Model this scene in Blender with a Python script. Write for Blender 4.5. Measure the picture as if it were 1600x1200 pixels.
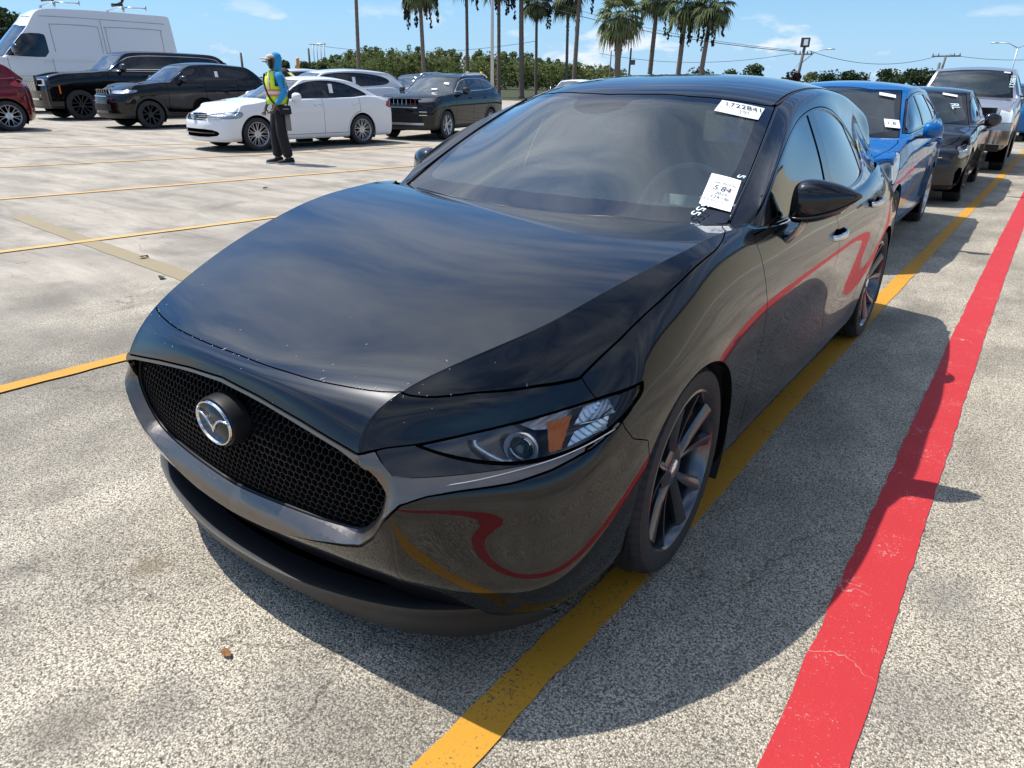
import bpy, bmesh, math, random
import numpy as np
from mathutils import Vector, Matrix, Euler
R = math.radians
random.seed(7)
for o in list(bpy.data.objects): bpy.data.objects.remove(o, do_unlink=True)
scene = bpy.context.scene
COL = scene.collection

# ---------------------------------------------------------------- camera
cam = bpy.data.objects.new('camera', bpy.data.cameras.new('camera')); COL.objects.link(cam)
cam.data.sensor_width = 36; cam.data.lens = 36*1082.6/1600
cam.data.clip_start = .05; cam.data.clip_end = 3000
_y, _p, _r = .628883, .408522, .0145533
_F = Vector((-math.sin(_y)*math.cos(_p), math.cos(_y)*math.cos(_p), -math.sin(_p)))
_R = Vector((math.cos(_y), math.sin(_y), 0)); _U = _R.cross(_F)
_R2 = _R*math.cos(_r)+_U*math.sin(_r); _U2 = _U*math.cos(_r)-_R*math.sin(_r)
_M = Matrix((_R2, _U2, -_F)).transposed().to_4x4(); _M.translation = (1.53011, -1.76349, 1.38406)
cam.matrix_world = _M
scene.camera = cam

# ---------------------------------------------------------------- sky and sun
SUN = Vector((-.57, -.10, 1)).normalized()
world = bpy.data.worlds.new('World'); scene.world = world; world.use_nodes = True
nt = world.node_tree; nt.nodes.clear()
def nd(t, ty, **k):
    n = t.nodes.new(ty)
    for a, b in k.items():
        if a in n.inputs: n.inputs[a].default_value = b
        else: setattr(n, a, b)
    return n
def lk(t, a, ao, b, bi): t.links.new(a.outputs[ao], b.inputs[bi])
sky = nd(nt, 'ShaderNodeTexSky', sky_type='NISHITA', sun_disc=False)
sky.sun_elevation = math.asin(SUN.z); sky.sun_rotation = math.atan2(SUN.x, SUN.y)
sky.air_density = 1.0; sky.dust_density = .0; sky.ozone_density = 3.0
tc = nd(nt, 'ShaderNodeTexCoord')
mp = nd(nt, 'ShaderNodeSeparateXYZ'); lk(nt, tc, 'Generated', mp, 0)
def math_(t, op, a=None, b=None, clamp=False):
    n = t.nodes.new('ShaderNodeMath'); n.operation = op; n.use_clamp = clamp
    for i, v in enumerate((a, b)):
        if v is None: continue
        if isinstance(v, (int, float)): n.inputs[i].default_value = v
        else: t.links.new(v, n.inputs[i])
    return n.outputs[0]
# cloud plane: direction projected on a flat layer overhead
zc = math_(nt, 'ADD', math_(nt, 'MAXIMUM', mp.outputs[2], 0.0), .10)
px = math_(nt, 'DIVIDE', mp.outputs[0], zc); py = math_(nt, 'DIVIDE', mp.outputs[1], zc)
cmb = nd(nt, 'ShaderNodeCombineXYZ'); nt.links.new(px, cmb.inputs[0]); nt.links.new(py, cmb.inputs[1])
rot = nd(nt, 'ShaderNodeMapping'); lk(nt, cmb, 0, rot, 0); rot.inputs['Rotation'].default_value = (0, 0, R(35)); rot.inputs['Scale'].default_value = (.55, 1.7, 1)
n1 = nd(nt, 'ShaderNodeTexNoise', Scale=1.3, Detail=9.0, Roughness=.6, Distortion=.25); lk(nt, rot, 0, n1, 'Vector')
r1 = nd(nt, 'ShaderNodeMapRange'); lk(nt, n1, 'Fac', r1, 0)
r1.inputs[1].default_value = .42; r1.inputs[2].default_value = .66; r1.inputs[4].default_value = .92
# thin veils fade out near the horizon
fade = nd(nt, 'ShaderNodeMapRange'); nt.links.new(mp.outputs[2], fade.inputs[0]); fade.inputs[1].default_value = .16; fade.inputs[2].default_value = .55
cir = math_(nt, 'MULTIPLY', r1.outputs[0], fade.outputs[0])
# small fair-weather cumulus low over the horizon
m2 = nd(nt, 'ShaderNodeMapping'); lk(nt, tc, 'Generated', m2, 0); m2.inputs['Scale'].default_value = (9, 9, 26); m2.inputs['Location'].default_value = (3.1, .6, .35)
n2 = nd(nt, 'ShaderNodeTexNoise', Scale=1.0, Detail=7.0, Roughness=.52, Distortion=.15); lk(nt, m2, 0, n2, 'Vector')
r2 = nd(nt, 'ShaderNodeMapRange'); lk(nt, n2, 'Fac', r2, 0); r2.inputs[1].default_value = .585; r2.inputs[2].default_value = .66
b1 = nd(nt, 'ShaderNodeMapRange'); nt.links.new(mp.outputs[2], b1.inputs[0]); b1.inputs[1].default_value = .0; b1.inputs[2].default_value = .012
b2 = nd(nt, 'ShaderNodeMapRange'); nt.links.new(mp.outputs[2], b2.inputs[0]); b2.inputs[1].default_value = .10; b2.inputs[2].default_value = .05
cum = math_(nt, 'MULTIPLY', math_(nt, 'MULTIPLY', r2.outputs[0], b1.outputs[0]), b2.outputs[0])
allc = math_(nt, 'MAXIMUM', cir, math_(nt, 'MULTIPLY', cum, .85))
# bluer, slightly dimmer clear sky that pales to the horizon
tn = nd(nt, 'ShaderNodeMix', data_type='RGBA', blend_type='MULTIPLY'); tn.inputs[0].default_value = 1.0; lk(nt, sky, 0, tn, 6); tn.inputs[7].default_value = (.54, .94, 1.25, 1)
hz = nd(nt, 'ShaderNodeMapRange'); hz.interpolation_type = 'SMOOTHSTEP'; nt.links.new(mp.outputs[2], hz.inputs[0]); hz.inputs[1].default_value = .22; hz.inputs[2].default_value = -.02
hm = nd(nt, 'ShaderNodeMix', data_type='RGBA'); lk(nt, hz, 0, hm, 0); lk(nt, tn, 2, hm, 6); hm.inputs[7].default_value = (4.1, 6.3, 8.6, 1)
# thin cloud brightens towards the sun
sd_ = nd(nt, 'ShaderNodeVectorMath', operation='DOT_PRODUCT'); lk(nt, tc, 'Generated', sd_, 0); sd_.inputs[1].default_value = tuple(SUN)
au = math_(nt, 'POWER', math_(nt, 'MAXIMUM', sd_.outputs['Value'], 0.0), 9.0)
cl = nd(nt, 'ShaderNodeVectorMath', operation='SCALE'); cl.inputs[0].default_value = (8.2, 8.8, 9.6); nt.links.new(math_(nt, 'ADD', 1.0, math_(nt, 'MULTIPLY', au, 2.6)), cl.inputs['Scale'])
mx = nd(nt, 'ShaderNodeMix', data_type='RGBA'); nt.links.new(allc, mx.inputs[0])
hs_ = nd(nt, 'ShaderNodeVectorMath', operation='SCALE'); lk(nt, hm, 2, hs_, 0); nt.links.new(math_(nt, 'ADD', 1.0, math_(nt, 'MULTIPLY', au, 1.7)), hs_.inputs['Scale'])
lk(nt, hs_, 0, mx, 6); lk(nt, cl, 0, mx, 7)
bg = nd(nt, 'ShaderNodeBackground', Strength=.090); lk(nt, mx, 2, bg, 0)
wo = nd(nt, 'ShaderNodeOutputWorld'); lk(nt, bg, 0, wo, 0)

sl = bpy.data.lights.new('sun', 'SUN'); sl.energy = 4.9; sl.angle = R(.5); sl.color = (1, .955, .89)
so = bpy.data.objects.new('sun', sl); COL.objects.link(so); so.location = (0, 0, 40)
so.rotation_euler = SUN.to_track_quat('Z', 'Y').to_euler()
scene.view_settings.view_transform = 'Standard'; scene.view_settings.look = 'None'
scene.view_settings.exposure = 0.32; scene.view_settings.gamma = 1
scene.view_settings.use_curve_mapping = False
scene.render.engine = 'CYCLES'

# ---------------------------------------------------------------- naming, linking
def tag(o, label=None, cat=None, group=None, kind=None):
    if label: o['label'] = label
    if cat: o['category'] = cat
    if group: o['group'] = group
    if kind: o['kind'] = kind
    return o
def empty(name, label, cat, loc=(0, 0, 0), rz=0, group=None, scale=1):
    o = bpy.data.objects.new(name, None); COL.objects.link(o); o.location = loc; o.rotation_euler = (0, 0, rz)
    o.scale = (scale,)*3 if not hasattr(scale, '__len__') else scale
    o.empty_display_size = .3
    return tag(o, label, cat, group)
def mesh_obj(name, V, F, mat, parent=None, N=None, smooth=True, mi=None, label=None, link=True):
    me = bpy.data.meshes.new(name)
    me.from_pydata([tuple(map(float, v)) for v in V], [], [tuple(f) for f in F])
    for m in (mat if isinstance(mat, (list, tuple)) else [mat]): me.materials.append(m)
    if smooth: me.polygons.foreach_set('use_smooth', [True]*len(me.polygons))
    if mi is not None: me.polygons.foreach_set('material_index', mi)
    if N is not None and len(N) == len(me.vertices):
        me.normals_split_custom_set_from_vertices([tuple(map(float, n)) for n in N])
    o = bpy.data.objects.new(name, me)
    if link: COL.objects.link(o)
    if parent: o.parent = parent
    if label: o['label'] = label
    return o
def copy_tree(o, parent=None):
    c = o.copy(); COL.objects.link(c); c.parent = parent
    for ch in o.children: copy_tree(ch, c)
    return c
class MB:
    """collects simple solids into one mesh"""
    def __init__(s): s.V = []; s.F = []; s.mi = []
    def add(s, V, F, mi=0):
        b = len(s.V); s.V += [tuple(v) for v in V]; s.F += [[i+b for i in f] for f in F]; s.mi += [mi]*len(F); return s
    def box(s, c, d, rz=0, mi=0, taper=1.0, M=None):
        x, y, z = d[0]/2, d[1]/2, d[2]/2
        V = [(-x, -y, -z), (x, -y, -z), (x, y, -z), (-x, y, -z), (-x*taper, -y*taper, z), (x*taper, -y*taper, z), (x*taper, y*taper, z), (-x*taper, y*taper, z)]
        cr, sr = math.cos(rz), math.sin(rz)
        V = [(v[0]*cr-v[1]*sr+c[0], v[0]*sr+v[1]*cr+c[1], v[2]+c[2]) for v in V] if M is None else [tuple(M @ Vector(v)) for v in V]
        return s.add(V, [(0, 3, 2, 1), (4, 5, 6, 7), (0, 1, 5, 4), (1, 2, 6, 5), (2, 3, 7, 6), (3, 0, 4, 7)], mi)
    def tube(s, pts, r, n=8, mi=0, cap=True, flat=1.0):
        P = [Vector(p) for p in pts]; L = len(P); rr = r if hasattr(r, '__len__') else [r]*L
        t0 = (P[1]-P[0]).normalized(); up = Vector((0, 0, 1)) if abs(t0.z) < .9 else Vector((1, 0, 0))
        rings = []
        for i in range(L):
            t = (P[min(i+1, L-1)]-P[max(i-1, 0)]).normalized()
            a = up.cross(t).normalized(); b = t.cross(a).normalized(); up = b if abs(b.dot(t)) < .99 else up
            rings.append([P[i]+(a*math.cos(2*math.pi*k/n)+b*math.sin(2*math.pi*k/n)*flat)*rr[i] for k in range(n)])
        V = [tuple(v) for q in rings for v in q]; F = []
        for i in range(L-1):
            for k in range(n): F.append((i*n+k, i*n+(k+1) % n, (i+1)*n+(k+1) % n, (i+1)*n+k))
        if cap: F.append(tuple(range(n))[::-1]); F.append(tuple((L-1)*n+k for k in range(n)))
        return s.add(V, F, mi)
    def lathe(s, prof, n=24, axis='z', mi=0, c=(0, 0, 0), close=False, fn=None):
        """prof: (radius, height)"""
        V = []; F = []; L = len(prof)
        for k in range(n):
            a = 2*math.pi*k/n
            for j, (r, h) in enumerate(prof):
                if fn: r = fn(r, h, k, j)
                if axis == 'z': v = (r*math.cos(a), r*math.sin(a), h)
                elif axis == 'x': v = (h, r*math.cos(a), r*math.sin(a))
                else: v = (r*math.cos(a), h, r*math.sin(a))
                V.append((v[0]+c[0], v[1]+c[1], v[2]+c[2]))
        for k in range(n):
            q = (k+1) % n
            for j in range(L-1): F.append((k*L+j, q*L+j, q*L+j+1, k*L+j+1))
            if close: F.append((k*L+L-1, q*L+L-1, q*L, k*L))
        return s.add(V, F, mi)
    def loft(s, rings, mi=0, cap=True, closed=True):
        n = len(rings[0]); V = [tuple(v) for q in rings for v in q]; F = []
        for i in range(len(rings)-1):
            for k in range(n if closed else n-1): F.append((i*n+k, i*n+(k+1) % n, (i+1)*n+(k+1) % n, (i+1)*n+k))
        if cap: F.append(tuple(range(n))[::-1]); F.append(tuple((len(rings)-1)*n+k for k in range(n)))
        return s.add(V, F, mi)
    def build(s, name, mat, parent=None, smooth=True, label=None, sharp=None, link=True):
        o = mesh_obj(name, s.V, s.F, mat, parent, smooth=smooth, mi=s.mi if isinstance(mat, (list, tuple)) else None, label=label, link=link)
        if smooth and sharp: o.data.set_sharp_from_angle(angle=R(sharp))
        return o

# ---------------------------------------------------------------- materials
MATS = {}
def pm(name, col, rough=.5, metal=0, coat=0, spec=.5, ior=1.5, emit=None, trans=0, coat_rough=.02):
    m = bpy.data.materials.new(name); m.use_nodes = True; b = m.node_tree.nodes['Principled BSDF']
    b.inputs['Base Color'].default_value = (*col, 1); b.inputs['Roughness'].default_value = rough; b.inputs['Metallic'].default_value = metal
    b.inputs['Coat Weight'].default_value = coat; b.inputs['Coat Roughness'].default_value = coat_rough; b.inputs['Specular IOR Level'].default_value = spec
    b.inputs['Transmission Weight'].default_value = trans
    MATS[name] = m; return m
def wob(m, scale=40, strength=.1, dist=.002, vary=0, roughv=0, detail=4):
    """fine relief, colour mottling and uneven gloss"""
    t = m.node_tree; b = t.nodes['Principled BSDF']
    tcn = t.nodes.new('ShaderNodeTexCoord'); n = nd(t, 'ShaderNodeTexNoise', Scale=scale, Detail=float(detail)); lk(t, tcn, 'Object', n, 'Vector')
    if strength:
        bp = nd(t, 'ShaderNodeBump', Strength=strength, Distance=dist); lk(t, n, 'Fac', bp, 'Height'); lk(t, bp, 0, b, 'Normal')
    if vary:
        c = b.inputs['Base Color'].default_value[:]
        mxn = nd(t, 'ShaderNodeMix', data_type='RGBA'); n3 = nd(t, 'ShaderNodeTexNoise', Scale=scale*.35, Detail=6.0); lk(t, tcn, 'Object', n3, 'Vector')
        lk(t, n3, 'Fac', mxn, 0)
        mxn.inputs[6].default_value = (*[x*(1-vary) for x in c[:3]], 1); mxn.inputs[7].default_value = (*[min(1, x*(1+vary)) for x in c[:3]], 1); lk(t, mxn, 2, b, 'Base Color')
    if roughv:
        rr = b.inputs['Roughness'].default_value; mr = nd(t, 'ShaderNodeMapRange'); n4 = nd(t, 'ShaderNodeTexNoise', Scale=scale*.2, Detail=5.0); lk(t, tcn, 'Object', n4, 'Vector')
        lk(t, n4, 'Fac', mr, 0); mr.inputs[3].default_value = max(0, rr-roughv); mr.inputs[4].default_value = rr+roughv; lk(t, mr, 0, b, 'Roughness')
    return m
def car_paint(name, col, metal=0.0, dust=.0, rough=.3, spec=0.0):
    """lacquered paint: dark or coloured base under clear coat, a thin uneven film of dust and fine flakes"""
    m = pm(name, col, rough, metal, coat=1.0, coat_rough=.008, spec=spec)
    t = m.node_tree; b = t.nodes['Principled BSDF']; tcn = t.nodes.new('ShaderNodeTexCoord')
    n = nd(t, 'ShaderNodeTexNoise', Scale=3.0, Detail=8.0, Roughness=.7); lk(t, tcn, 'Object', n, 'Vector')
    mr = nd(t, 'ShaderNodeMapRange'); lk(t, n, 'Fac', mr, 0); mr.inputs[1].default_value = .35; mr.inputs[2].default_value = .75
    mr.inputs[3].default_value = .004; mr.inputs[4].default_value = .03; lk(t, mr, 0, b, 'Coat Roughness')
    g = nd(t, 'ShaderNodeTexNoise', Scale=900.0, Detail=2.0); lk(t, tcn, 'Object', g, 'Vector')
    mg = nd(t, 'ShaderNodeMapRange'); lk(t, g, 'Fac', mg, 0); mg.inputs[1].default_value = .62; mg.inputs[2].default_value = .8; mg.inputs[4].default_value = dust*2.5
    md = nd(t, 'ShaderNodeMapRange'); lk(t, n, 'Fac', md, 0); md.inputs[1].default_value = .3; md.inputs[2].default_value = .8; md.inputs[4].default_value = dust
    ad = math_(t, 'ADD', mg.outputs[0], md.outputs[0], True)
    mxn = nd(t, 'ShaderNodeMix', data_type='RGBA'); t.links.new(ad, mxn.inputs[0]); mxn.inputs[6].default_value = (*col, 1); mxn.inputs[7].default_value = (.35, .33, .30, 1)
    lk(t, mxn, 2, b, 'Base Color')
    op = nd(t, 'ShaderNodeTexNoise', Scale=7.0, Detail=1.0); lk(t, tcn, 'Object', op, 'Vector')
    bp = nd(t, 'ShaderNodeBump', Strength=.05, Distance=.0035); lk(t, op, 'Fac', bp, 'Height'); lk(t, bp, 0, b, 'Coat Normal')
    return m
def glass(name, tint, rough=0.0, ior=1.5, gl=(1, 1, 1), film=0.0):
    m = bpy.data.materials.new(name); m.use_nodes = True; t = m.node_tree; t.nodes.clear()
    tr = nd(t, 'ShaderNodeBsdfTransparent'); tr.inputs[0].default_value = (*tint, 1)
    g = nd(t, 'ShaderNodeBsdfGlossy'); g.inputs['Roughness'].default_value = rough; g.inputs['Color'].default_value = (*gl, 1)
    f = nd(t, 'ShaderNodeFresnel', IOR=ior)
    geo = nd(t, 'ShaderNodeNewGeometry')
    # both faces of the thin pane reflect: use the same curve whichever side is seen
    iv = math_(t, 'SUBTRACT', ior, math_(t, 'MULTIPLY', geo.outputs['Backfacing'], ior-1/ior))
    t.links.new(math_(t, 'ADD', iv, math_(t, 'MULTIPLY', geo.outputs['Backfacing'], ior-1/ior)), f.inputs[0])
    fr2 = math_(t, 'MULTIPLY', f.outputs[0], 1.6, True)
    x = nd(t, 'ShaderNodeMixShader'); t.links.new(fr2, x.inputs[0]); lk(t, tr, 0, x, 1); lk(t, g, 0, x, 2)
    if film:
        df = nd(t, 'ShaderNodeBsdfDiffuse'); df.inputs[0].default_value = (.50, .62, .62, 1); x2 = nd(t, 'ShaderNodeMixShader'); x2.inputs[0].default_value = film
        lk(t, x, 0, x2, 1); lk(t, df, 0, x2, 2); x = x2
    o = nd(t, 'ShaderNodeOutputMaterial'); lk(t, x, 0, o, 0); MATS[name] = m; return m
pm('gloss_black', (.006, .006, .007), .12, coat=.6)
wob(pm('matte_plastic', (.018, .018, .019), .48), 160, .12, .001, .2, .08)
wob(pm('dull_black', (.008, .008, .008), .8), 60, .1, .002)
pm('void', (.002, .002, .002), 1.0, spec=0)
pm('chrome', (.75, .75, .76), .07, 1.0)
wob(pm('mesh_black', (.008, .008, .009), .45, spec=.25), 90, 0); wob(pm('dark_chrome', (.19, .165, .145), .30, .85), 90, .02, .001, .1, .06)
wob(pm('rubber', (.022, .022, .023), .75), 120, .2, .001, .35, .1)
wob(pm('wheel_grey', (.11, .112, .125), .22, .85, coat=.6), 60, .02, .001, .15, .08)
wob(pm('wheel_silver', (.55, .56, .58), .32, .85), 60, .02, .001, .1, .08)
wob(pm('wheel_black', (.01, .01, .011), .3), 60, .02, .001, .1, .08)
wob(pm('brake_metal', (.28, .27, .26), .35, 1.0), 80, .05, .001, .2, .1)
wob(pm('fabric_dark', (.055, .057, .06), .85), 300, .2, .002, .2)
wob(pm('fabric_grey', (.16, .16, .155), .85), 300, .2, .002, .2)
wob(pm('dash_plastic', (.13, .14, .138), .6), 300, .2, .001)
pm('paper', (.82, .83, .85), .6); pm('ink', (.03, .03, .035), .7); pm('paint_pen', (.62, .78, .80), .7); pm('ink_grey', (.35, .35, .4), .7)
pm('amber', (.92, .22, .015), .2, coat=.5); pm('lamp_red', (.38, .008, .012), .12, coat=.8); pm('reflector', (.88, .9, .93), .22, .55)
pm('lamp_white', (.85, .87, .9), .2); wob(pm('lamp_clear', (.30, .33, .36), .15, .5, coat=1), 18, .5, .02, .6); pm('led', (.7, .78, .8), .15, .2, coat=.5)
glass('windshield_glass', (.66, .78, .76), film=.05); glass('clear_glass', (.60, .66, .66)); glass('tint_glass', (.07, .08, .085)); glass('lens', (.96, .97, .97), ior=1.38)
car_paint('paint_black', (.0035, .0036, .0042), dust=.007, rough=.25, spec=.07); car_paint('paint_white', (.78, .79, .80), dust=.02)
car_paint('paint_black_far', (.003, .003, .0035), dust=.006); car_paint('paint_blue', (.004, .125, .38), .3, .004, .35); car_paint('paint_charcoal', (.02, .022, .026), .4, .02)
car_paint('paint_silver', (.36, .37, .39), .6, .02, .38); car_paint('paint_maroon', (.13, .004, .012), .3, .01); car_paint('paint_grey_white', (.62, .64, .68), .1, .02)
M = MATS
# ---------------------------------------------------------------- surface kit (numpy)
def cc(V, F):
    """one Catmull-Clark step on a quad mesh"""
    m = len(F); n = len(V)
    fp = V[F].mean(1)
    a = F.reshape(-1); b = np.roll(F, -1, 1).reshape(-1)
    key = np.stack([np.minimum(a, b), np.maximum(a, b)], 1)
    ue, inv = np.unique(key, axis=0, return_inverse=True); inv = inv.reshape(-1)
    cnt = np.bincount(inv, minlength=len(ue))
    fs = np.zeros((len(ue), 3)); np.add.at(fs, inv, np.repeat(fp, 4, 0))
    mid = (V[ue[:, 0]] + V[ue[:, 1]])/2
    bd = cnt == 1
    ep = np.where(bd[:, None], mid, (mid*2 + fs)/4)
    val = np.bincount(ue.reshape(-1), minlength=n).astype(float)
    R = np.zeros((n, 3)); np.add.at(R, ue[:, 0], mid); np.add.at(R, ue[:, 1], mid)
    Q = np.zeros((n, 3)); np.add.at(Q, a, np.repeat(fp, 4, 0))
    fc = np.bincount(a, minlength=n).astype(float)
    B = np.zeros((n, 3)); np.add.at(B, ue[bd, 0], mid[bd]); np.add.at(B, ue[bd, 1], mid[bd])
    isb = np.zeros(n, bool); isb[ue[bd].reshape(-1)] = True
    vv = np.maximum(val, 1)[:, None]
    vin = (Q/np.maximum(fc, 1)[:, None] + 2*R/vv + (vv-3)*V)/vv
    vbd = V/2 + B/4
    VP = np.where(isb[:, None], vbd, vin)
    fi = n + len(ue) + np.arange(m); ei = (n + inv).reshape(m, 4)
    NF = np.concatenate([np.stack([F[:, k], ei[:, k], fi, ei[:, k-1]], 1) for k in range(4)])
    return np.concatenate([VP, ep, fp]), NF

def vnormals(V, F):
    c = np.cross(V[F[:, 2]]-V[F[:, 0]], V[F[:, 3]]-V[F[:, 1]])
    N = np.zeros_like(V)
    for k in range(4): np.add.at(N, F[:, k], c)
    return N/np.maximum(np.linalg.norm(N, axis=1), 1e-12)[:, None]

def smooth_fit(T, F, levels=3, its=9):
    """mirror the half cage T over X=0, find the cage whose limit passes the targets, return the dense X>=0 half"""
    T = np.array(T, float); F = np.array(F, int)
    n = len(T); on0 = np.abs(T[:, 0]) < 1e-6
    mp = np.arange(n); mp[~on0] = n + np.arange((~on0).sum())
    T2 = np.concatenate([T, T[~on0]*[-1, 1, 1]]); F2 = np.concatenate([F, mp[F][:, ::-1]])
    P = T2.copy()
    for _ in range(its):
        A, G = cc(P, F2); A, G = cc(A, G)
        P = P + .85*(T2 - A[:len(T2)])
    A, G = P, F2
    for _ in range(levels): A, G = cc(A, G)
    N = vnormals(A, G)
    keep = A[G][:, :, 0].mean(1) > 0
    G = G[keep]; u, inv = np.unique(G, return_inverse=True)
    return PM(A[u], N[u], inv.reshape(-1, 4).tolist())

class PM:
    """polygon mesh with smooth normals and a record of its cut edges"""
    def __init__(s, V, N, F, C=None): s.V, s.N, s.F, s.C = np.asarray(V, float), np.asarray(N, float), F, C or []
    def compact(s):
        if not s.F: return PM(np.zeros((0, 3)), np.zeros((0, 3)), [])
        used = np.zeros(len(s.V), bool)
        for f in s.F: used[f] = True
        idx = np.cumsum(used)-1
        il = idx.tolist(); us = used.tolist()
        return PM(s.V[used], s.N[used], [[il[i] for i in f] for f in s.F], [(il[a], il[b]) for a, b in s.C if us[a] and us[b]])

def renormal(m):
    N = np.zeros_like(m.V)
    for f in m.F:
        p = m.V[f]; c = np.zeros(3)
        for i in range(1, len(f)-1): c += np.cross(p[i]-p[0], p[i+1]-p[0])
        N[f] += c
    N = _nz(N); d = (N*m.N).sum(1); N = np.where((d < 0)[:, None], -N, N)
    return PM(m.V, N, m.F, m.C)

def _nz(v): return v/np.maximum(np.linalg.norm(v, axis=-1, keepdims=True), 1e-12)

def refine(m, func, times=2):
    for _ in range(times):
        fv = func(m.V); sg = (fv > 0)
        sl = sg.tolist(); V = [*m.V]; N = [*m.N]; mid = {}; F = []
        def md(a, b):
            k = (a, b) if a < b else (b, a)
            if k not in mid:
                mid[k] = len(V); V.append((V[a]+V[b])/2); N.append(_nz(N[a]+N[b]))
            return mid[k]
        for f in m.F:
            t = sum(sl[i] for i in f)
            if t == 0 or t == len(f): F.append(f); continue
            c = len(V); V.append(sum(V[i] for i in f)/len(f)); N.append(_nz(sum(N[i] for i in f)))
            ms = [md(f[i], f[(i+1) % len(f)]) for i in range(len(f))]
            for i in range(len(f)): F.append([f[i], ms[i], c, ms[i-1]])
        C = []
        for a, b in m.C:
            k = (a, b) if a < b else (b, a)
            if k in mid: C += [(a, mid[k]), (mid[k], b)]
            else: C.append((a, b))
        m = PM(np.array(V), np.array(N), F, C)
    return m

def clip(m, fv):
    """split by the sign of fv: returns (inside = negative, outside)"""
    V = [*m.V]; N = [*m.N]; cut = {}
    fl = fv.tolist(); IN = []; OUT = []; CI = []; CO = []
    def x(a, b):
        k = (a, b) if a < b else (b, a)
        if k not in cut:
            t = fl[k[0]]/(fl[k[0]]-fl[k[1]])
            cut[k] = len(V); V.append(V[k[0]]*(1-t)+V[k[1]]*t); N.append(_nz(N[k[0]]*(1-t)+N[k[1]]*t))
        return cut[k]
    for f in m.F:
        s = [fl[i] > 0 for i in f]
        if not any(s): IN.append(f); continue
        if all(s): OUT.append(f); continue
        a = []; b = []; cr = []; L = len(f)
        for i in range(L):
            p, q = f[i], f[(i+1) % L]
            (b if s[i] else a).append(p)
            if s[i] != s[(i+1) % L]:
                c = x(p, q); a.append(c); b.append(c); cr.append(c)
        if len(a) > 2: IN.append(a)
        if len(b) > 2: OUT.append(b)
        if len(cr) == 2: CI.append((cr[0], cr[1])); CO.append((cr[0], cr[1]))
    for a, b in m.C:
        sa, sb = fl[a] > 0, fl[b] > 0
        if sa == sb: (CO if sa else CI).append((a, b))
        else:
            k = (a, b) if a < b else (b, a)
            if k in cut:
                c = cut[k]; (CO if sa else CI).append((a, c)); (CO if sb else CI).append((c, b))
    V = np.array(V); N = np.array(N)
    return PM(V, N, IN, CI).compact(), PM(V, N, OUT, CO).compact()

def sdpoly(p, poly):
    """signed distance in the plane, negative inside"""
    p = np.asarray(p, float); poly = np.asarray(poly, float)
    a = poly; b = np.roll(poly, -1, 0)
    d = np.full(len(p), 1e9); ins = np.zeros(len(p), bool)
    for i in range(len(a)):
        e = b[i]-a[i]; w = p-a[i]
        t = np.clip((w@e)/max(e@e, 1e-12), 0, 1)
        q = w-t[:, None]*e; d = np.minimum(d, (q**2).sum(1))
        c1 = (a[i][1] <= p[:, 1]) != (b[i][1] <= p[:, 1])
        if abs(e[1]) > 1e-12:
            xi = a[i][0]+(p[:, 1]-a[i][1])/e[1]*e[0]
            ins ^= c1 & (p[:, 0] < xi)
    return np.where(ins, -1, 1)*np.sqrt(d)

def chaikin(p, n=2, closed=True):
    """round a polygon; points given with a third value 1 stay sharp"""
    p = [tuple(q) for q in p]
    for _ in range(n):
        r = []
        L = len(p)
        for i in range(L):
            q = p[i]
            if len(q) > 2: r.append(q); continue
            a, b = p[i-1], p[(i+1) % L]
            r.append((q[0]*.75+a[0]*.25, q[1]*.75+a[1]*.25)); r.append((q[0]*.75+b[0]*.25, q[1]*.75+b[1]*.25))
        p = r
    return np.array([q[:2] for q in p])

def region(axes, poly, lo=None, hi=None, rnd=2):
    """implicit function of a polygon seen along one axis, limited by lo/hi = (axis, value)"""
    pl = chaikin(poly, rnd) if rnd else np.array([q[:2] for q in poly])
    def f(V):
        d = sdpoly(V[:, axes], pl)
        if lo: d = np.maximum(d, lo[1]-V[:, lo[0]])
        if hi: d = np.maximum(d, V[:, hi[0]]-hi[1])
        return d
    return f

def circle_region(y, z, r, xmin=.5):
    return lambda V: np.maximum(np.hypot(V[:, 1]-y, V[:, 2]-z)-r, xmin-V[:, 0])

def panel(m, f, gap=.002, ref=2):
    """cut a panel out of m: (panel, rest, ring left in the joint)"""
    if ref: m = refine(m, f, ref)
    inner, rest = clip(m, f(m.V)-gap)
    if gap <= 0: return inner, rest, None
    if not inner.F: return inner, rest, None
    pnl, ring = clip(inner, f(inner.V)+gap)
    return pnl, rest, ring

def catmull(pts, n=8, closed=False):
    """smooth curve through points"""
    P = np.array(pts, float); L = len(P); out = []
    rng = range(L if closed else L-1)
    for i in rng:
        if closed: p0, p1, p2, p3 = P[i-1], P[i], P[(i+1) % L], P[(i+2) % L]
        else: p0, p1, p2, p3 = P[max(i-1, 0)], P[i], P[i+1], P[min(i+2, L-1)]
        for k in range(n):
            t = k/n
            out.append(.5*((2*p1)+(-p0+p2)*t+(2*p0-5*p1+4*p2-p3)*t*t+(-p0+3*p1-3*p2+p3)*t**3))
    if not closed: out.append(P[-1])
    return np.array(out)

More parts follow.
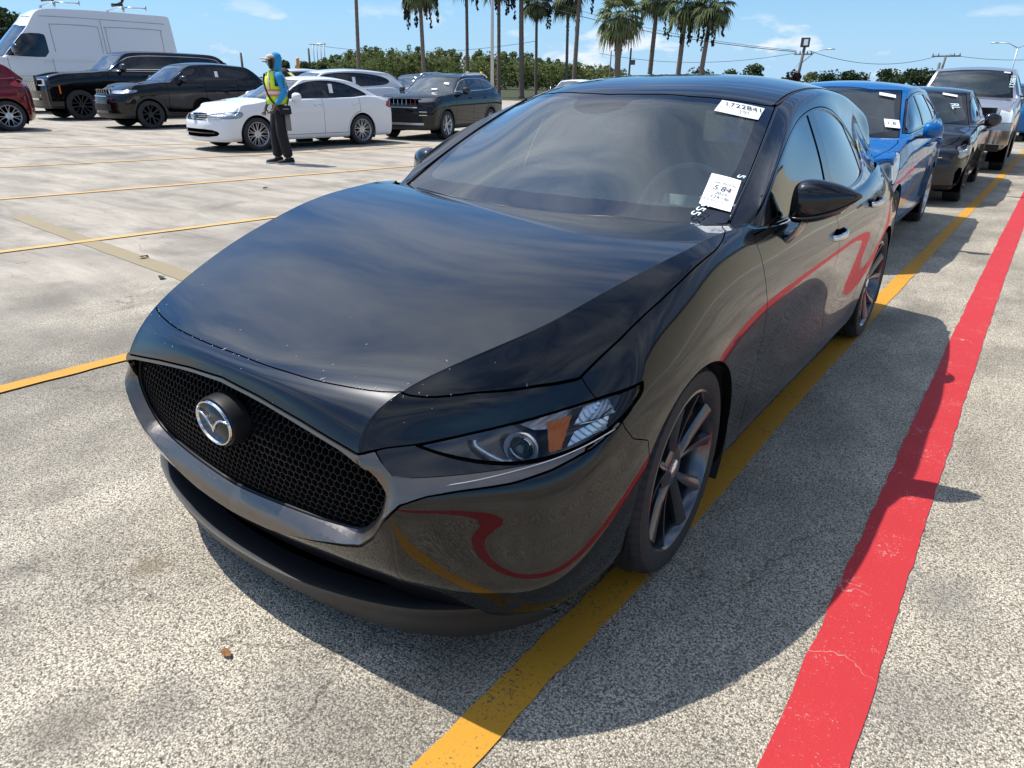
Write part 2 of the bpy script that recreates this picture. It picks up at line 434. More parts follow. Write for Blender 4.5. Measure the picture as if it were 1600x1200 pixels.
def tub(front, corner, sides, rcorner, rear, top):
    """box-like half cage. front: columns centre->outer, each a list of rows bottom->top of (x,y,z); sides likewise;
    top[j][k]: j over interior stations of sides+corners handled by caller: list over side stations (corner excluded) of interior columns centre->outer"""
    per = front + [corner] + sides + [rcorner] + rear[::-1]
    R = len(corner); V = []; idx = {}
    for k, col in enumerate(per):
        for r in range(R):
            idx[('p', k, r)] = len(V); V.append(col[r])
    nf = len(front); ns = len(sides); F = []
    for k in range(len(per)-1):
        for r in range(R-1):
            F.append([idx[('p', k, r)], idx[('p', k+1, r)], idx[('p', k+1, r+1)], idx[('p', k, r+1)]])
    # top grid rows: front row (k=0..nf), station rows, rear row
    rows = [[idx[('p', j, R-1)] for j in range(nf+1)]]
    for s in range(ns):
        row = []
        for j in range(nf):
            row.append(len(V)); V.append(top[s][j])
        row.append(idx[('p', nf+1+s, R-1)]); rows.append(row)
    K = len(per)
    rows.append([idx[('p', K-1-j, R-1)] for j in range(nf+1)])
    for a in range(len(rows)-1):
        for j in range(nf):
            F.append([rows[a][j], rows[a][j+1], rows[a+1][j+1], rows[a+1][j]])
    return V, F

def grid_cage(rows):
    V = [p for r in rows for p in r]; n = len(rows[0]); F = []
    for a in range(len(rows)-1):
        for j in range(n-1):
            F.append([a*n+j, a*n+j+1, (a+1)*n+j+1, (a+1)*n+j])
    return V, F
# ---------------------------------------------------------------- the black hatchback: control points in metres, X = half width, Y = back from the front axle, Z = up
def hero_shell():
    fr = [
     [(0,-.83,.13),(0,-.87,.18),(0,-.895,.26),(0,-.94,.34),(0,-.957,.46),(0,-.948,.58),(0,-.898,.697),(0,-.848,.748)],
     [(.17,-.83,.13),(.18,-.865,.18),(.18,-.888,.26),(.19,-.932,.34),(.20,-.95,.46),(.19,-.943,.58),(.17,-.897,.69),(.17,-.846,.749)],
     [(.34,-.80,.13),(.36,-.835,.18),(.37,-.865,.26),(.38,-.905,.34),(.39,-.930,.46),(.38,-.928,.57),(.34,-.897,.672),(.35,-.822,.752)],
     [(.50,-.76,.13),(.53,-.795,.18),(.55,-.825,.26),(.56,-.865,.34),(.57,-.885,.46),(.55,-.895,.56),(.49,-.895,.647),(.51,-.785,.757)],
     [(.65,-.67,.13),(.71,-.70,.18),(.735,-.735,.26),(.745,-.745,.34),(.737,-.728,.46),(.728,-.72,.565),(.685,-.67,.655),(.655,-.65,.748)]]
    c = [(.77,-.51,.14),(.835,-.54,.19),(.855,-.56,.26),(.863,-.56,.34),(.850,-.543,.46),(.848,-.51,.58),(.815,-.43,.675),(.768,-.44,.745)]
    sd = []
    T = [(-.28,(.797,.822),(.845,.762),(.877,.70),(.893,.61),(.900,.47)),
         (-.14,(.815,.869),(.860,.808),(.889,.735),(.904,.65),(.906,.48)),
         (0.0,(.828,.908),(.868,.845),(.892,.77),(.907,.68),(.908,.49)),
         (.14,(.836,.936),(.872,.868),(.893,.79),(.907,.69),(.907,.49)),
         (.34,(.842,.950),(.876,.882),(.895,.80),(.902,.69),(.897,.49)),
         (.60,(.843,.947),(.877,.886),(.897,.805),(.898,.70),(.884,.50)),
         (1.0,(.842,.943),(.878,.886),(.899,.805),(.899,.70),(.872,.50)),
         (1.5,(.842,.941),(.880,.886),(.901,.805),(.900,.70),(.870,.50)),
         (2.0,(.842,.946),(.882,.888),(.903,.805),(.902,.70),(.876,.50)),
         (2.35,(.828,.960),(.872,.893),(.903,.805),(.907,.69),(.902,.50)),
         (2.725,(.785,.975),(.843,.902),(.884,.81),(.905,.69),(.906,.50)),
         (3.08,(.715,.980),(.785,.905),(.842,.81),(.878,.69),(.885,.50))]
    for y, e, r6, r5, r4, r3 in T:
        k = 0 if y < 2.9 else 1
        zb = .165 if .3 < y < 2.4 else (.19 if y < .3 else .21)
        sd.append([(.82-.03*k, y, zb), (.872-.01*k, y, zb+.035), (.886-.01*k, y, .33), (r3[0], y, r3[1]), (r4[0], y, r4[1]),
                   (r5[0], y, r5[1]), (r6[0], y, r6[1]), (e[0], y, e[1])])
        sd[-1] = [sd[-1][0], sd[-1][1], (sd[-1][2][0], y, .30), sd[-1][3], sd[-1][4], sd[-1][5], sd[-1][6], sd[-1][7]]
    d = [(.72,3.32,.22),(.785,3.36,.26),(.80,3.37,.35),(.815,3.37,.50),(.81,3.36,.69),(.775,3.34,.81),(.715,3.31,.90),(.65,3.27,.97)]
    def rc(x, dy): return [(x*.9,3.38+dy,.23),(x,3.47+dy,.27),(x,3.50+dy,.35),(x,3.52+dy,.50),(x,3.51+dy,.69),(x,3.48+dy,.81),(x,3.44+dy,.90),(x,3.38+dy,.975)]
    re = [rc(0,0), rc(.18,-.004), rc(.36,-.015), rc(.52,-.04), rc(.66,-.09)]
    ys = [t[0] for t in T]
    hc = [(-.62,.815),(-.38,.872),(-.12,.921),(.10,.951),(.33,.967),(.60,.955)]
    cr = [(-.50,.638,.839),(-.29,.700,.891),(-.06,.751,.938),(.14,.783,.966),(.34,.80,.980),(.58,.80,.975)]
    top = []
    for i in range(len(T)):
        if i < 6:
            yc, zc = hc[i]; yk, xk, zk = cr[i]; ye, (xe, ze) = T[i][0], T[i][1]
            def mixp(u, bump):
                y = yc+(yk-yc)*u**2; z = zc+(zk-zc)*u**2+bump
                return (xk*u, y, z)
            top.append([(0,yc,zc), mixp(.30,.001), mixp(.64,.002), (xk,yk,zk), ((xk+xe)/2+.003,(yk+ye)/2,(zk+ze)/2+.002)])
        else:
            y = ys[i]; z = T[i][1][1]+.0
            top.append([(x*T[i][1][0]/.842, y, z) for x in (0,.2,.42,.62,.75)])
    # two extra columns hug the crease so that it stays crisp
    def cr_(p, t):
        p0, p1, p2, p3 = [np.array(q, float) for q in p]
        return tuple(.5*((2*p1)+(-p0+p2)*t+(2*p0-5*p1+4*p2-p3)*t*t+(-p0+3*p1-3*p2+p3)*t**3))
    def lin(a, b, t): return tuple(np.array(a, float)*(1-t)+np.array(b, float)*t)
    def ins_cols(cols, nxt, soft):
        a = [cr_((cols[1][r], cols[2][r], cols[3][r], cols[4][r]), .84) if r < soft else lin(cols[2][r], cols[3][r], .84) for r in range(8)]
        b = [cr_((cols[2][r], cols[3][r], cols[4][r], nxt[r]), .16) if r < soft else lin(cols[3][r], cols[4][r], .16) for r in range(8)]
        return cols[:3]+[a, cols[3], b]+cols[4:]
    fr = ins_cols(fr, c, 6); re = ins_cols(re, d, 8)
    top = [t[:3]+[lin(t[2], t[3], .84), t[3], lin(t[3], t[4], .16)]+t[4:] for t in top]
    V, F = tub(fr, c, sd, d, re, top)
    return V, F

def hero_roof():
    # columns centre -> belt
    rows = []
    A = [  # windshield rows t=0..3 : centre, .35, edge(g3), window edge(g2), g1, belt
     [(0,.34,.915),(.36,.36,.915),(.725,.44,.925),(.775,.48,.90),(.79,.49,.88),(.80,.50,.87)],
     [(0,.41,.955),(.38,.44,.958),(.745,.535,.972),(.800,.575,.966),(.818,.57,.942),(.828,.56,.915)],
     [(0,.60,1.100),(.37,.64,1.097),(.708,.785,1.100),(.788,.73,1.085),(.818,.70,1.015),(.840,.70,.94)],
     [(0,.80,1.236),(.355,.85,1.231),(.663,1.035,1.218),(.750,.98,1.192),(.802,.95,1.065),(.840,.95,.94)],
     [(0,1.00,1.352),(.335,1.06,1.345),(.618,1.285,1.318),(.695,1.28,1.272),(.778,1.27,1.11),(.840,1.27,.94)],
     [(0,1.30,1.411),(.33,1.36,1.403),(.604,1.52,1.362),(.670,1.54,1.312),(.765,1.55,1.13),(.840,1.55,.94)],
     [(0,1.75,1.441),(.33,1.78,1.432),(.594,1.86,1.383),(.655,1.88,1.325),(.760,1.88,1.135),(.840,1.88,.942)],
     [(0,2.20,1.436),(.325,2.22,1.427),(.575,2.26,1.375),(.632,2.26,1.300),(.742,2.26,1.115),(.826,2.26,.95)],
     [(0,2.60,1.397),(.32,2.61,1.388),(.560,2.62,1.350),(.612,2.62,1.262),(.702,2.62,1.10),(.785,2.62,.965)],
     [(0,2.95,1.360),(.315,2.95,1.350),(.545,2.94,1.312),(.600,2.93,1.21),(.665,2.93,1.08),(.728,2.95,.975)],
     [(0,3.20,1.320),(.31,3.19,1.310),(.545,3.15,1.272),(.620,3.12,1.16),(.655,3.13,1.05),(.69,3.15,.975)],
     [(0,3.25,1.285),(.31,3.24,1.275),(.550,3.20,1.235),(.620,3.19,1.12),(.645,3.20,1.03),(.67,3.22,.972)],
     [(0,3.33,1.12),(.32,3.32,1.11),(.56,3.27,1.09),(.62,3.25,1.05),(.635,3.25,1.0),(.655,3.27,.965)],
     [(0,3.42,.96),(.32,3.41,.96),(.56,3.36,.955),(.62,3.34,.95),(.63,3.33,.95),(.645,3.31,.95)]]
    return grid_cage(A)
# ---------------------------------------------------------------- ground
def ground_mat():
    m = bpy.data.materials.new('worn_paving'); m.use_nodes = True; t = m.node_tree; b = t.nodes['Principled BSDF']
    g = nd(t, 'ShaderNodeNewGeometry'); P_ = g.outputs['Position']
    def noise(s, d=6., r=.55, dist=0., sc=None, off=None):
        n = nd(t, 'ShaderNodeTexNoise', Scale=s, Detail=d, Roughness=r, Distortion=dist)
        if sc or off:
            mpn = nd(t, 'ShaderNodeMapping'); t.links.new(P_, mpn.inputs[0]); mpn.inputs['Scale'].default_value = sc or (1, 1, 1); mpn.inputs['Location'].default_value = off or (0, 0, 0); mpn.inputs['Rotation'].default_value = (0, 0, R(25)); lk(t, mpn, 0, n, 'Vector')
        else: t.links.new(P_, n.inputs['Vector'])
        return n.outputs['Fac']
    def rng(v, a, b_, c=0., d=1.):
        n = nd(t, 'ShaderNodeMapRange'); t.links.new(v, n.inputs[0]); n.inputs[1].default_value = a; n.inputs[2].default_value = b_; n.inputs[3].default_value = c; n.inputs[4].default_value = d; return n.outputs[0]
    def mix(f, a, b_):
        n = nd(t, 'ShaderNodeMix', data_type='RGBA')
        if isinstance(f, float): n.inputs[0].default_value = f
        else: t.links.new(f, n.inputs[0])
        for i, v in ((6, a), (7, b_)):
            if isinstance(v, tuple): n.inputs[i].default_value = (*v, 1)
            else: t.links.new(v, n.inputs[i])
        return n.outputs[2]
    # exposed aggregate: pale stones in a dark binder
    vo = nd(t, 'ShaderNodeTexVoronoi', Scale=215.0, feature='F1'); t.links.new(P_, vo.inputs['Vector']); vo.inputs['Randomness'].default_value = 1.0
    vc = nd(t, 'ShaderNodeSeparateColor'); lk(t, vo, 'Color', vc, 0)
    fine = noise(300., 3., .6); mid = noise(120., 4., .7)
    stone = math_(t, 'MULTIPLY', rng(vo.outputs['Distance'], .75, .25), rng(vc.outputs[0], .10, .42))
    big = noise(.75, 8., .66, .5, (1, .5, 1)); big2 = noise(2.3, 6., .65, .2, (1, .6, 1), (3, 7, 0)); stain = noise(1.1, 5., .6, .4, (1, .8, 1), (11, 3, 0))
    wear = rng(math_(t, 'ADD', big, math_(t, 'MULTIPLY', math_(t, 'SUBTRACT', big2, .5), .7)), .30, .66)
    pale = mix(vc.outputs[1], (.56, .49, .38), (.88, .79, .62)); dark = mix(fine, (.022, .021, .02), (.10, .09, .075))
    amt = math_(t, 'MULTIPLY', math_(t, 'ADD', math_(t, 'MULTIPLY', stone, 1.0), math_(t, 'MULTIPLY', rng(mid, .40, .58), .42), True), rng(wear, 0., 1., .42, .97), True)
    agg = mix(amt, dark, pale)
    # smoother worn paving further left, browner
    sep = nd(t, 'ShaderNodeSeparateXYZ'); t.links.new(P_, sep.inputs[0])
    leftness = rng(math_(t, 'ADD', sep.outputs[0], math_(t, 'MULTIPLY', math_(t, 'SUBTRACT', big2, .5), 2.5)), -2.4, -4.6)
    streak = noise(1.4, 8., .7, .5, (.35, 1.6, 1), (5, 2, 0))
    smooth_c = mix(rng(streak, .36, .62), (.17, .152, .125), (.42, .375, .31)); smooth_c = mix(math_(t, 'MULTIPLY', rng(fine, .35, .65), .35), smooth_c, (.56, .50, .42))
    base = mix(math_(t, 'MULTIPLY', leftness, .82), agg, smooth_c)
    # oil and damp stains
    st = rng(stain, .54, .74); base = mix(math_(t, 'MULTIPLY', st, .6), base, (.085, .078, .066))
    st2 = rng(noise(.42, 6., .6, .6, None, (2, 9, 4)), .50, .68); base = mix(math_(t, 'MULTIPLY', st2, .28), base, (.16, .145, .12))
    def spot(x, y, r, amt_, col=(.05, .045, .035)):
        nonlocal base
        dx_ = math_(t, 'SUBTRACT', sep.outputs[0], x); dy_ = math_(t, 'SUBTRACT', sep.outputs[1], y)
        d = math_(t, 'SQRT', math_(t, 'ADD', math_(t, 'MULTIPLY', dx_, dx_), math_(t, 'MULTIPLY', dy_, dy_)))
        d = math_(t, 'ADD', d, math_(t, 'MULTIPLY', math_(t, 'SUBTRACT', big2, .5), r*1.2))
        base = mix(math_(t, 'MULTIPLY', rng(d, r, r*.25), amt_), base, col)
    for s_ in SPOTS: spot(*s_)
    # cracks
    cw = noise(3., 5., .6); cv = nd(t, 'ShaderNodeMapping'); t.links.new(P_, cv.inputs[0])
    wv = nd(t, 'ShaderNodeVectorMath', operation='ADD'); t.links.new(P_, wv.inputs[0]); ns = nd(t, 'ShaderNodeTexNoise', Scale=2.2, Detail=6.0); t.links.new(P_, ns.inputs['Vector']); sc_ = nd(t, 'ShaderNodeVectorMath', operation='SCALE'); lk(t, ns, 'Color', sc_, 0); sc_.inputs['Scale'].default_value = .9; lk(t, sc_, 0, wv, 1)
    cr = nd(t, 'ShaderNodeTexVoronoi', Scale=.42, feature='DISTANCE_TO_EDGE'); lk(t, wv, 0, cr, 'Vector')
    crk = rng(cr.outputs['Distance'], .0035, .0008); brk = rng(noise(1.7, 3., .5, 0, None, (9, 4, 2)), .44, .56); crk = math_(t, 'MULTIPLY', crk, brk)
    base = mix(math_(t, 'MULTIPLY', crk, .42), base, (.03, .028, .026))
    t.links.new(base, b.inputs['Base Color'])
    b.inputs['Roughness'].default_value = .88; b.inputs['Specular IOR Level'].default_value = .25
    h = math_(t, 'ADD', math_(t, 'MULTIPLY', stone, .7), math_(t, 'MULTIPLY', mid, .7)); h = math_(t, 'SUBTRACT', h, math_(t, 'MULTIPLY', crk, .8))
    bp = nd(t, 'ShaderNodeBump', Strength=.55, Distance=.005); t.links.new(h, bp.inputs['Height']); lk(t, bp, 0, b, 'Normal')
    return m
SPOTS = [(-.39, -1.01, .075, .6, (.13, .095, .05)), (.01, -1.45, .17, .62, (.12, .105, .085)), (-.68, -1.25, .09, .5, (.10, .09, .08)), (-1.06, -1.0, .14, .4, (.12, .11, .09)), (-2.32, -.60, .2, .4, (.12, .11, .09)), (-13.6, 5.2, .75, .6, (.11, .10, .085)), (-3.1, .70, .4, .4, (.12, .105, .085)), (-2.43, -.05, .35, .45, (.12, .105, .085)), (-3.8, .1, .4, .35, (.12, .105, .085)), (-4.4, 2.2, .8, .25, (.14, .12, .10)), (1.60, .34, .16, .45, (.12, .115, .11)), (1.60, -.15, .2, .35, (.12, .115, .11)), (.40, -1.05, .2, .4, (.10, .095, .09)), (.18, -1.25, .13, .4, (.09, .085, .08)), (1.05, .5, .4, .3, (.09, .085, .08)), (-7.2, 3.4, .9, .25, (.14, .12, .10))]
gm = ground_mat()
gs = [-1500, -300, -60, -12, -4, 0, 4, 12, 60, 300, 1500]
V = [(x, y, 0) for y in gs for x in gs]; n = len(gs)
go = mesh_obj('ground', V, [(j*n+i, j*n+i+1, (j+1)*n+i+1, (j+1)*n+i) for j in range(n-1) for i in range(n-1)], gm, smooth=False); go['kind'] = 'structure'
def line_mat(name, col, wearlo=.575, col2=None):
    m = bpy.data.materials.new(name); m.use_nodes = True; t = m.node_tree; b = t.nodes['Principled BSDF']
    g = nd(t, 'ShaderNodeNewGeometry')
    n = nd(t, 'ShaderNodeTexNoise', Scale=130.0, Detail=5.0, Roughness=.75); lk(t, g, 'Position', n, 'Vector')
    n2 = nd(t, 'ShaderNodeTexNoise', Scale=5.0, Detail=6.0, Roughness=.7); lk(t, g, 'Position', n2, 'Vector')
    s = math_(t, 'ADD', n.outputs['Fac'], math_(t, 'MULTIPLY', math_(t, 'SUBTRACT', n2.outputs['Fac'], .5), .35))
    mr = nd(t, 'ShaderNodeMapRange'); t.links.new(s, mr.inputs[0]); mr.inputs[1].default_value = wearlo; mr.inputs[2].default_value = wearlo+.06
    wv = nd(t, 'ShaderNodeVectorMath', operation='ADD'); lk(t, g, 'Position', wv, 0); ns = nd(t, 'ShaderNodeTexNoise', Scale=2.6, Detail=7.0); lk(t, g, 'Position', ns, 'Vector'); sc_ = nd(t, 'ShaderNodeVectorMath', operation='SCALE'); lk(t, ns, 'Color', sc_, 0); sc_.inputs['Scale'].default_value = 1.1; lk(t, sc_, 0, wv, 1)
    ck = nd(t, 'ShaderNodeTexVoronoi', Scale=.75, feature='DISTANCE_TO_EDGE'); lk(t, wv, 0, ck, 'Vector'); ckr = nd(t, 'ShaderNodeMapRange'); lk(t, ck, 'Distance', ckr, 0); ckr.inputs[1].default_value = .0030; ckr.inputs[2].default_value = .0008
    nm_ = nd(t, 'ShaderNodeTexNoise', Scale=1.3, Detail=3.0); lk(t, g, 'Position', nm_, 'Vector'); nr_ = nd(t, 'ShaderNodeMapRange'); lk(t, nm_, 'Fac', nr_, 0); nr_.inputs[1].default_value = .50; nr_.inputs[2].default_value = .58; ckf = math_(t, 'MULTIPLY', math_(t, 'MULTIPLY', ckr.outputs[0], nr_.outputs[0]), .7)
    a = nd(t, 'ShaderNodeMix', data_type='RGBA'); lk(t, n2, 'Fac', a, 0); a.inputs[6].default_value = (*[c*.82 for c in col], 1); a.inputs[7].default_value = (*col, 1)
    x = nd(t, 'ShaderNodeMix', data_type='RGBA'); t.links.new(math_(t, 'MAXIMUM', mr.outputs[0], ckf), x.inputs[0]); lk(t, a, 2, x, 6); x.inputs[7].default_value = (*(col2 or (.06, .055, .05)), 1); lk(t, x, 2, b, 'Base Color')
    b.inputs['Roughness'].default_value = .75
    bp = nd(t, 'ShaderNodeBump', Strength=.5, Distance=.003); lk(t, n, 'Fac', bp, 'Height'); lk(t, bp, 0, b, 'Normal')
    return m
YEL = line_mat('yellow_line_paint', (.56, .265, .012)); RED = line_mat('red_line_paint', (.46, .018, .022), .62, (.42, .34, .30)); OLD = line_mat('faded_line_paint', (.27, .215, .12), .60, (.20, .17, .12)); YF = line_mat('worn_yellow_paint', (.62, .36, .10), .56, (.30, .26, .20))
def ground_line(name, pts, w, mat, z=.004, label=None, wob_=.004):
    c = catmull(pts, 24); V = []; F = []; rnd_ = random.Random(len(pts)+int(w*1000))
    for i, p in enumerate(c):
        t_ = _nz(c[min(i+1, len(c)-1)]-c[max(i-1, 0)]); nn = np.array([-t_[1], t_[0]])
        j1, j2 = rnd_.uniform(-wob_, wob_), rnd_.uniform(-wob_, wob_)
        a = p+nn*(w/2+j1); b = p-nn*(w/2+j2); V += [(a[0], a[1], z), (b[0], b[1], z)]
    for i in range(len(c)-1): F.append((2*i, 2*i+1, 2*i+3, 2*i+2))
    o = mesh_obj(name, V, F, mat, smooth=False); o['kind'] = 'structure'
    return o
# the yellow line the foreground row stands on, and the red fire-lane stripe beside it
ground_line('yellow_line', [(.77, -4.0), (.79, -.99), (.815, 0), (.815, 1.5), (.83, 3), (.87, 6), (.93, 10), (1.0, 15), (1.2, 30), (1.5, 60)], .105, YEL)
ground_line('red_line', [(1.47, -4.), (1.43, -.52), (1.425, 1.0), (1.42, 3.0), (1.43, 6.0), (1.46, 9.8), (1.5, 16)], .165, RED)

# dry grass verge beyond the lot
V = [(-400, -60, .004), (-120, 10, .004), (-62, 44, .004), (-18, 62, .004), (60, 92, .004), (400, 160, .004), (400, 1200, .004), (-1200, 1200, .004), (-1200, -60, .004)]
vg = mesh_obj('grass_verge', V, [tuple(range(len(V)))], wob(pm('verge_grass', (.055, .06, .032), .95, spec=.1), 3, .3, .02, .45), smooth=False); vg['kind'] = 'structure'
# ---------------------------------------------------------------- panels to objects
def piece(m, name, mat, parent, thick=.012, shift=0.0, both=None, label=None, flip=None):
    """one mesh from a cut surface piece. both: None = this half only, 'merge' = halves in one object, 'pair' = a second mirrored object"""
    if m is None or not m.F: return []
    V = m.V - m.N*(-shift); N = m.N; F = [list(f) for f in m.F]
    V = list(V); N = list(N)
    if thick:
        for a, b in m.C:
            k = len(V); pa, pb = V[a], V[b]; qa, qb = pa-m.N[a]*thick, pb-m.N[b]*thick
            c = np.cross(pb-pa, qa-pa); l = np.linalg.norm(c)
            if l < 1e-12: continue
            c = c/l
            V += [pa, pb, qb, qa]; N += [c]*4; F.append([k, k+1, k+2, k+3])
    V = np.array(V); N = np.array(N); S = np.array([-1, 1, 1.])
    out = []
    stuff_ = name in ('panel_gap', 'glass_seal')
    if both == 'merge':
        n = len(V); on0 = np.abs(V[:, 0]) < 1e-5
        V2 = np.concatenate([V, V*S]); N2 = np.concatenate([N, N*S])
        F2 = F + [[i+n for i in f][::-1] for f in F]
        out.append(mesh_obj(name, V2, F2, mat, parent, N2, label=label))
    else:
        out.append(mesh_obj(name, V, F, mat, parent, N, label=label))
        if both == 'pair': out.append(mesh_obj(name, V*S, [f[::-1] for f in F], mat, parent, N*S, label=label))
    if stuff_:
        for o in out: o['kind'] = 'stuff'
    return out
def join(*ms):
    ms = [m for m in ms if m is not None and m.F]; V = []; N = []; F = []; C = []; b = 0
    for m in ms:
        V.append(m.V); N.append(m.N); F += [[i+b for i in f] for f in m.F]; C += [(x+b, y+b) for x, y in m.C]; b += len(m.V)
    return PM(np.concatenate(V), np.concatenate(N), F, C)
def mirror_build(mb, name, mat, parent, **k):
    a = mb.build(name, mat, parent, **k)
    m2 = MB(); m2.V = [(-v[0], v[1], v[2]) for v in mb.V]; m2.F = [list(f)[::-1] for f in mb.F]; m2.mi = mb.mi
    return a, m2.build(name, mat, parent, **k)
def strip_along(path, normal_fn, w, h, mb):
    """rounded bead of width w and height h along points (x,y,z) with outward normals"""
    P = [np.array(p, float) for p in path]; rings = []
    for i, p in enumerate(P):
        t = _nz(P[min(i+1, len(P)-1)]-P[max(i-1, 0)]); n = np.array(normal_fn(i), float); n = _nz(n-t*(n@t)); b = np.cross(t, n)
        rings.append([p+b*w*.5*x+n*h*y for x, y in ((-1, -.2), (-.85, .7), (-.4, 1), (.4, 1), (.85, .7), (1, -.2))])
    return mb.loft(rings)

def wheel(parent, x, y, z, side, Rt=.325, Rr=.25, w=.215, spokes=10, style='pair', mat='wheel_grey', steer=0, detail=1, tyre_face=None):
    """wheel (rim and spokes) > tyre, hub_cap, brake_disc; the outer face is at local x = 0 looking to +x (side=1)"""
    n = 96 if detail > 1 else 40
    mb = MB()
    xr = -.012
    mb.lathe([(Rr, xr-.004), (Rr+.004, xr+.004), (Rr-.004, xr+.007), (Rr-.014, xr-.004), (Rr-.02, xr-.03), (Rr-.03, xr-.10), (Rr-.03, xr-w*.8)], n, 'x')
    rh = .075
    mb.lathe([(0, -.038), (rh*.7, -.036), (rh, -.044), (rh, -.09)], 24, 'x')
    for k in range(spokes):
        if style == 'pair':
            g = k//2; a0 = 2*math.pi*g/(spokes/2)+R(90); da = R(13)*(1 if k % 2 else -1); ai = a0+da*.8; ao = a0+da*1.35
        elif style == 'star': ai = ao = 2*math.pi*k/spokes+R(90)
        else:
            g = k//2; a0 = 2*math.pi*g/(spokes/2)+R(90); da = R(1.6*180/spokes*.35)*(1 if k % 2 else -1); ai = a0+da*.4; ao = a0+da*1.6
        wi, wo = {'pair': (.023, .042), 'star': (.030, .036), 'fine': (.014, .013)}[style]
        rings = []
        for t in (0, .15, .4, .7, .92, 1.0):
            r = rh*.6+(Rr-.016-rh*.6)*t; a = ai+(ao-ai)*t; ww = wi+(wo-wi)*t
            xx = -.040+.030*t**1.6; dp = .034-.010*t
            cy, cz = r*math.cos(a), r*math.sin(a); ty, tz = -math.sin(a), math.cos(a)
            tw = (.007 if style == 'pair' else 0)*(1 if k % 2 else -1)
            sec = [(-ww/2, xx-dp), (-ww/2, xx-.004+tw), (-ww*.32, xx+tw*.6), (ww*.32, xx-tw*.6), (ww/2, xx-.004-tw), (ww/2, xx-dp)]
            rings.append([(d, cy+ty*s_, cz+tz*s_) for s_, d in sec])
        mb.loft(rings)
    wh = mb.build('wheel', M[mat], parent, sharp=35)
    if side < 0: wh.rotation_euler = (0, 0, math.pi+steer)
    else: wh.rotation_euler = (0, 0, steer)
    wh.location = (x, y, z)
    b = MB(); rs = Rr+.006
    prof = [(Rr-.004, -.014), (rs, -.004), (rs+(Rt-rs)*.45, .0), (rs+(Rt-rs)*.78, -.004), (Rt-.010, -.014), (Rt-.003, -.024)]
    q = w-.03; cx = -.024
    for j in range(4):
        x0 = cx-.012-j*(q-.03)/4; prof += [(Rt, x0), (Rt, x0-(q-.03)/4+.012), (Rt-.007, x0-(q-.03)/4+.010), (Rt-.007, x0-(q-.03)/4+.003)]
    prof += [(Rt, -w+.024), (Rt-.010, -w+.012), (rs+(Rt-rs)*.4, -w), (Rr-.01, -w+.01)]
    def fn(r, h, k, j):
        if detail > 1 and j in (3, 4, 5, 6) and k % 3 == 0: return r-(.006 if j > 3 else .0025)
        return r
    b.lathe(prof, 192 if detail > 1 else 48, 'x', fn=fn if detail > 1 else None)
    ty = b.build('tyre', M['rubber'], wh, sharp=40)
    b = MB(); b.lathe([(0, -.028), (.024, -.029), (.029, -.033), (.029, -.04)], 24, 'x')
    b.build('hub_cap', M['chrome'] if detail > 1 else M[mat], wh, sharp=40)
    if detail > 1:
        for k in range(5):
            a = 2*math.pi*k/5+R(54); b = MB(); b.lathe([(0, -.044), (.009, -.046), (.011, -.07)], 6, 'x', c=(0, .048*math.cos(a), .048*math.sin(a))); b.build('lug_nut', M['chrome'], wh, smooth=False)
        b = MB(); b.lathe([(.07, -.10), (.14, -.10), (.14, -.12), (.07, -.12)], 48, 'x'); b.lathe([(0, -.085), (.075, -.088), (.075, -.11)], 32, 'x'); b.build('brake_disc', M['brake_metal'], wh, sharp=40)
        b = MB(); b.box((-.11, .02, .125), (.06, .13, .05)); b.build('brake_caliper', M['dull_black'], wh)
    b = MB(); b.lathe([(.0, -w*.62), (Rr-.02, -w*.62)], 32, 'x'); b.build('wheel_backing', M['void'], wh)
    return wh

def text_mesh(body, size, mat, name, parent, O, X, Y, off=.0015, align='CENTER', spacing=1.0):
    """flat lettering: origin O, unit axes X (reading direction) and Y (up) in the parent's space"""
    cu = bpy.data.curves.new(name, 'FONT'); cu.body = body; cu.size = size; cu.align_x = align; cu.align_y = 'CENTER'; cu.space_character = spacing
    tmp = bpy.data.objects.new('tmp', cu); COL.objects.link(tmp)
    dg = bpy.context.evaluated_depsgraph_get(); me = bpy.data.meshes.new_from_object(tmp.evaluated_get(dg))
    bpy.data.objects.remove(tmp, do_unlink=True)
    X = Vector(X).normalized(); Z = X.cross(Vector(Y)).normalized(); Y = Z.cross(X)
    Mx = Matrix((X, Y, Z)).transposed().to_4x4(); Mx.translation = Vector(O)+Z*off
    me.transform(Mx); me.materials.clear(); me.materials.append(mat); me.name = name
    o = bpy.data.objects.new(name, me); COL.objects.link(o); o.parent = parent; return o
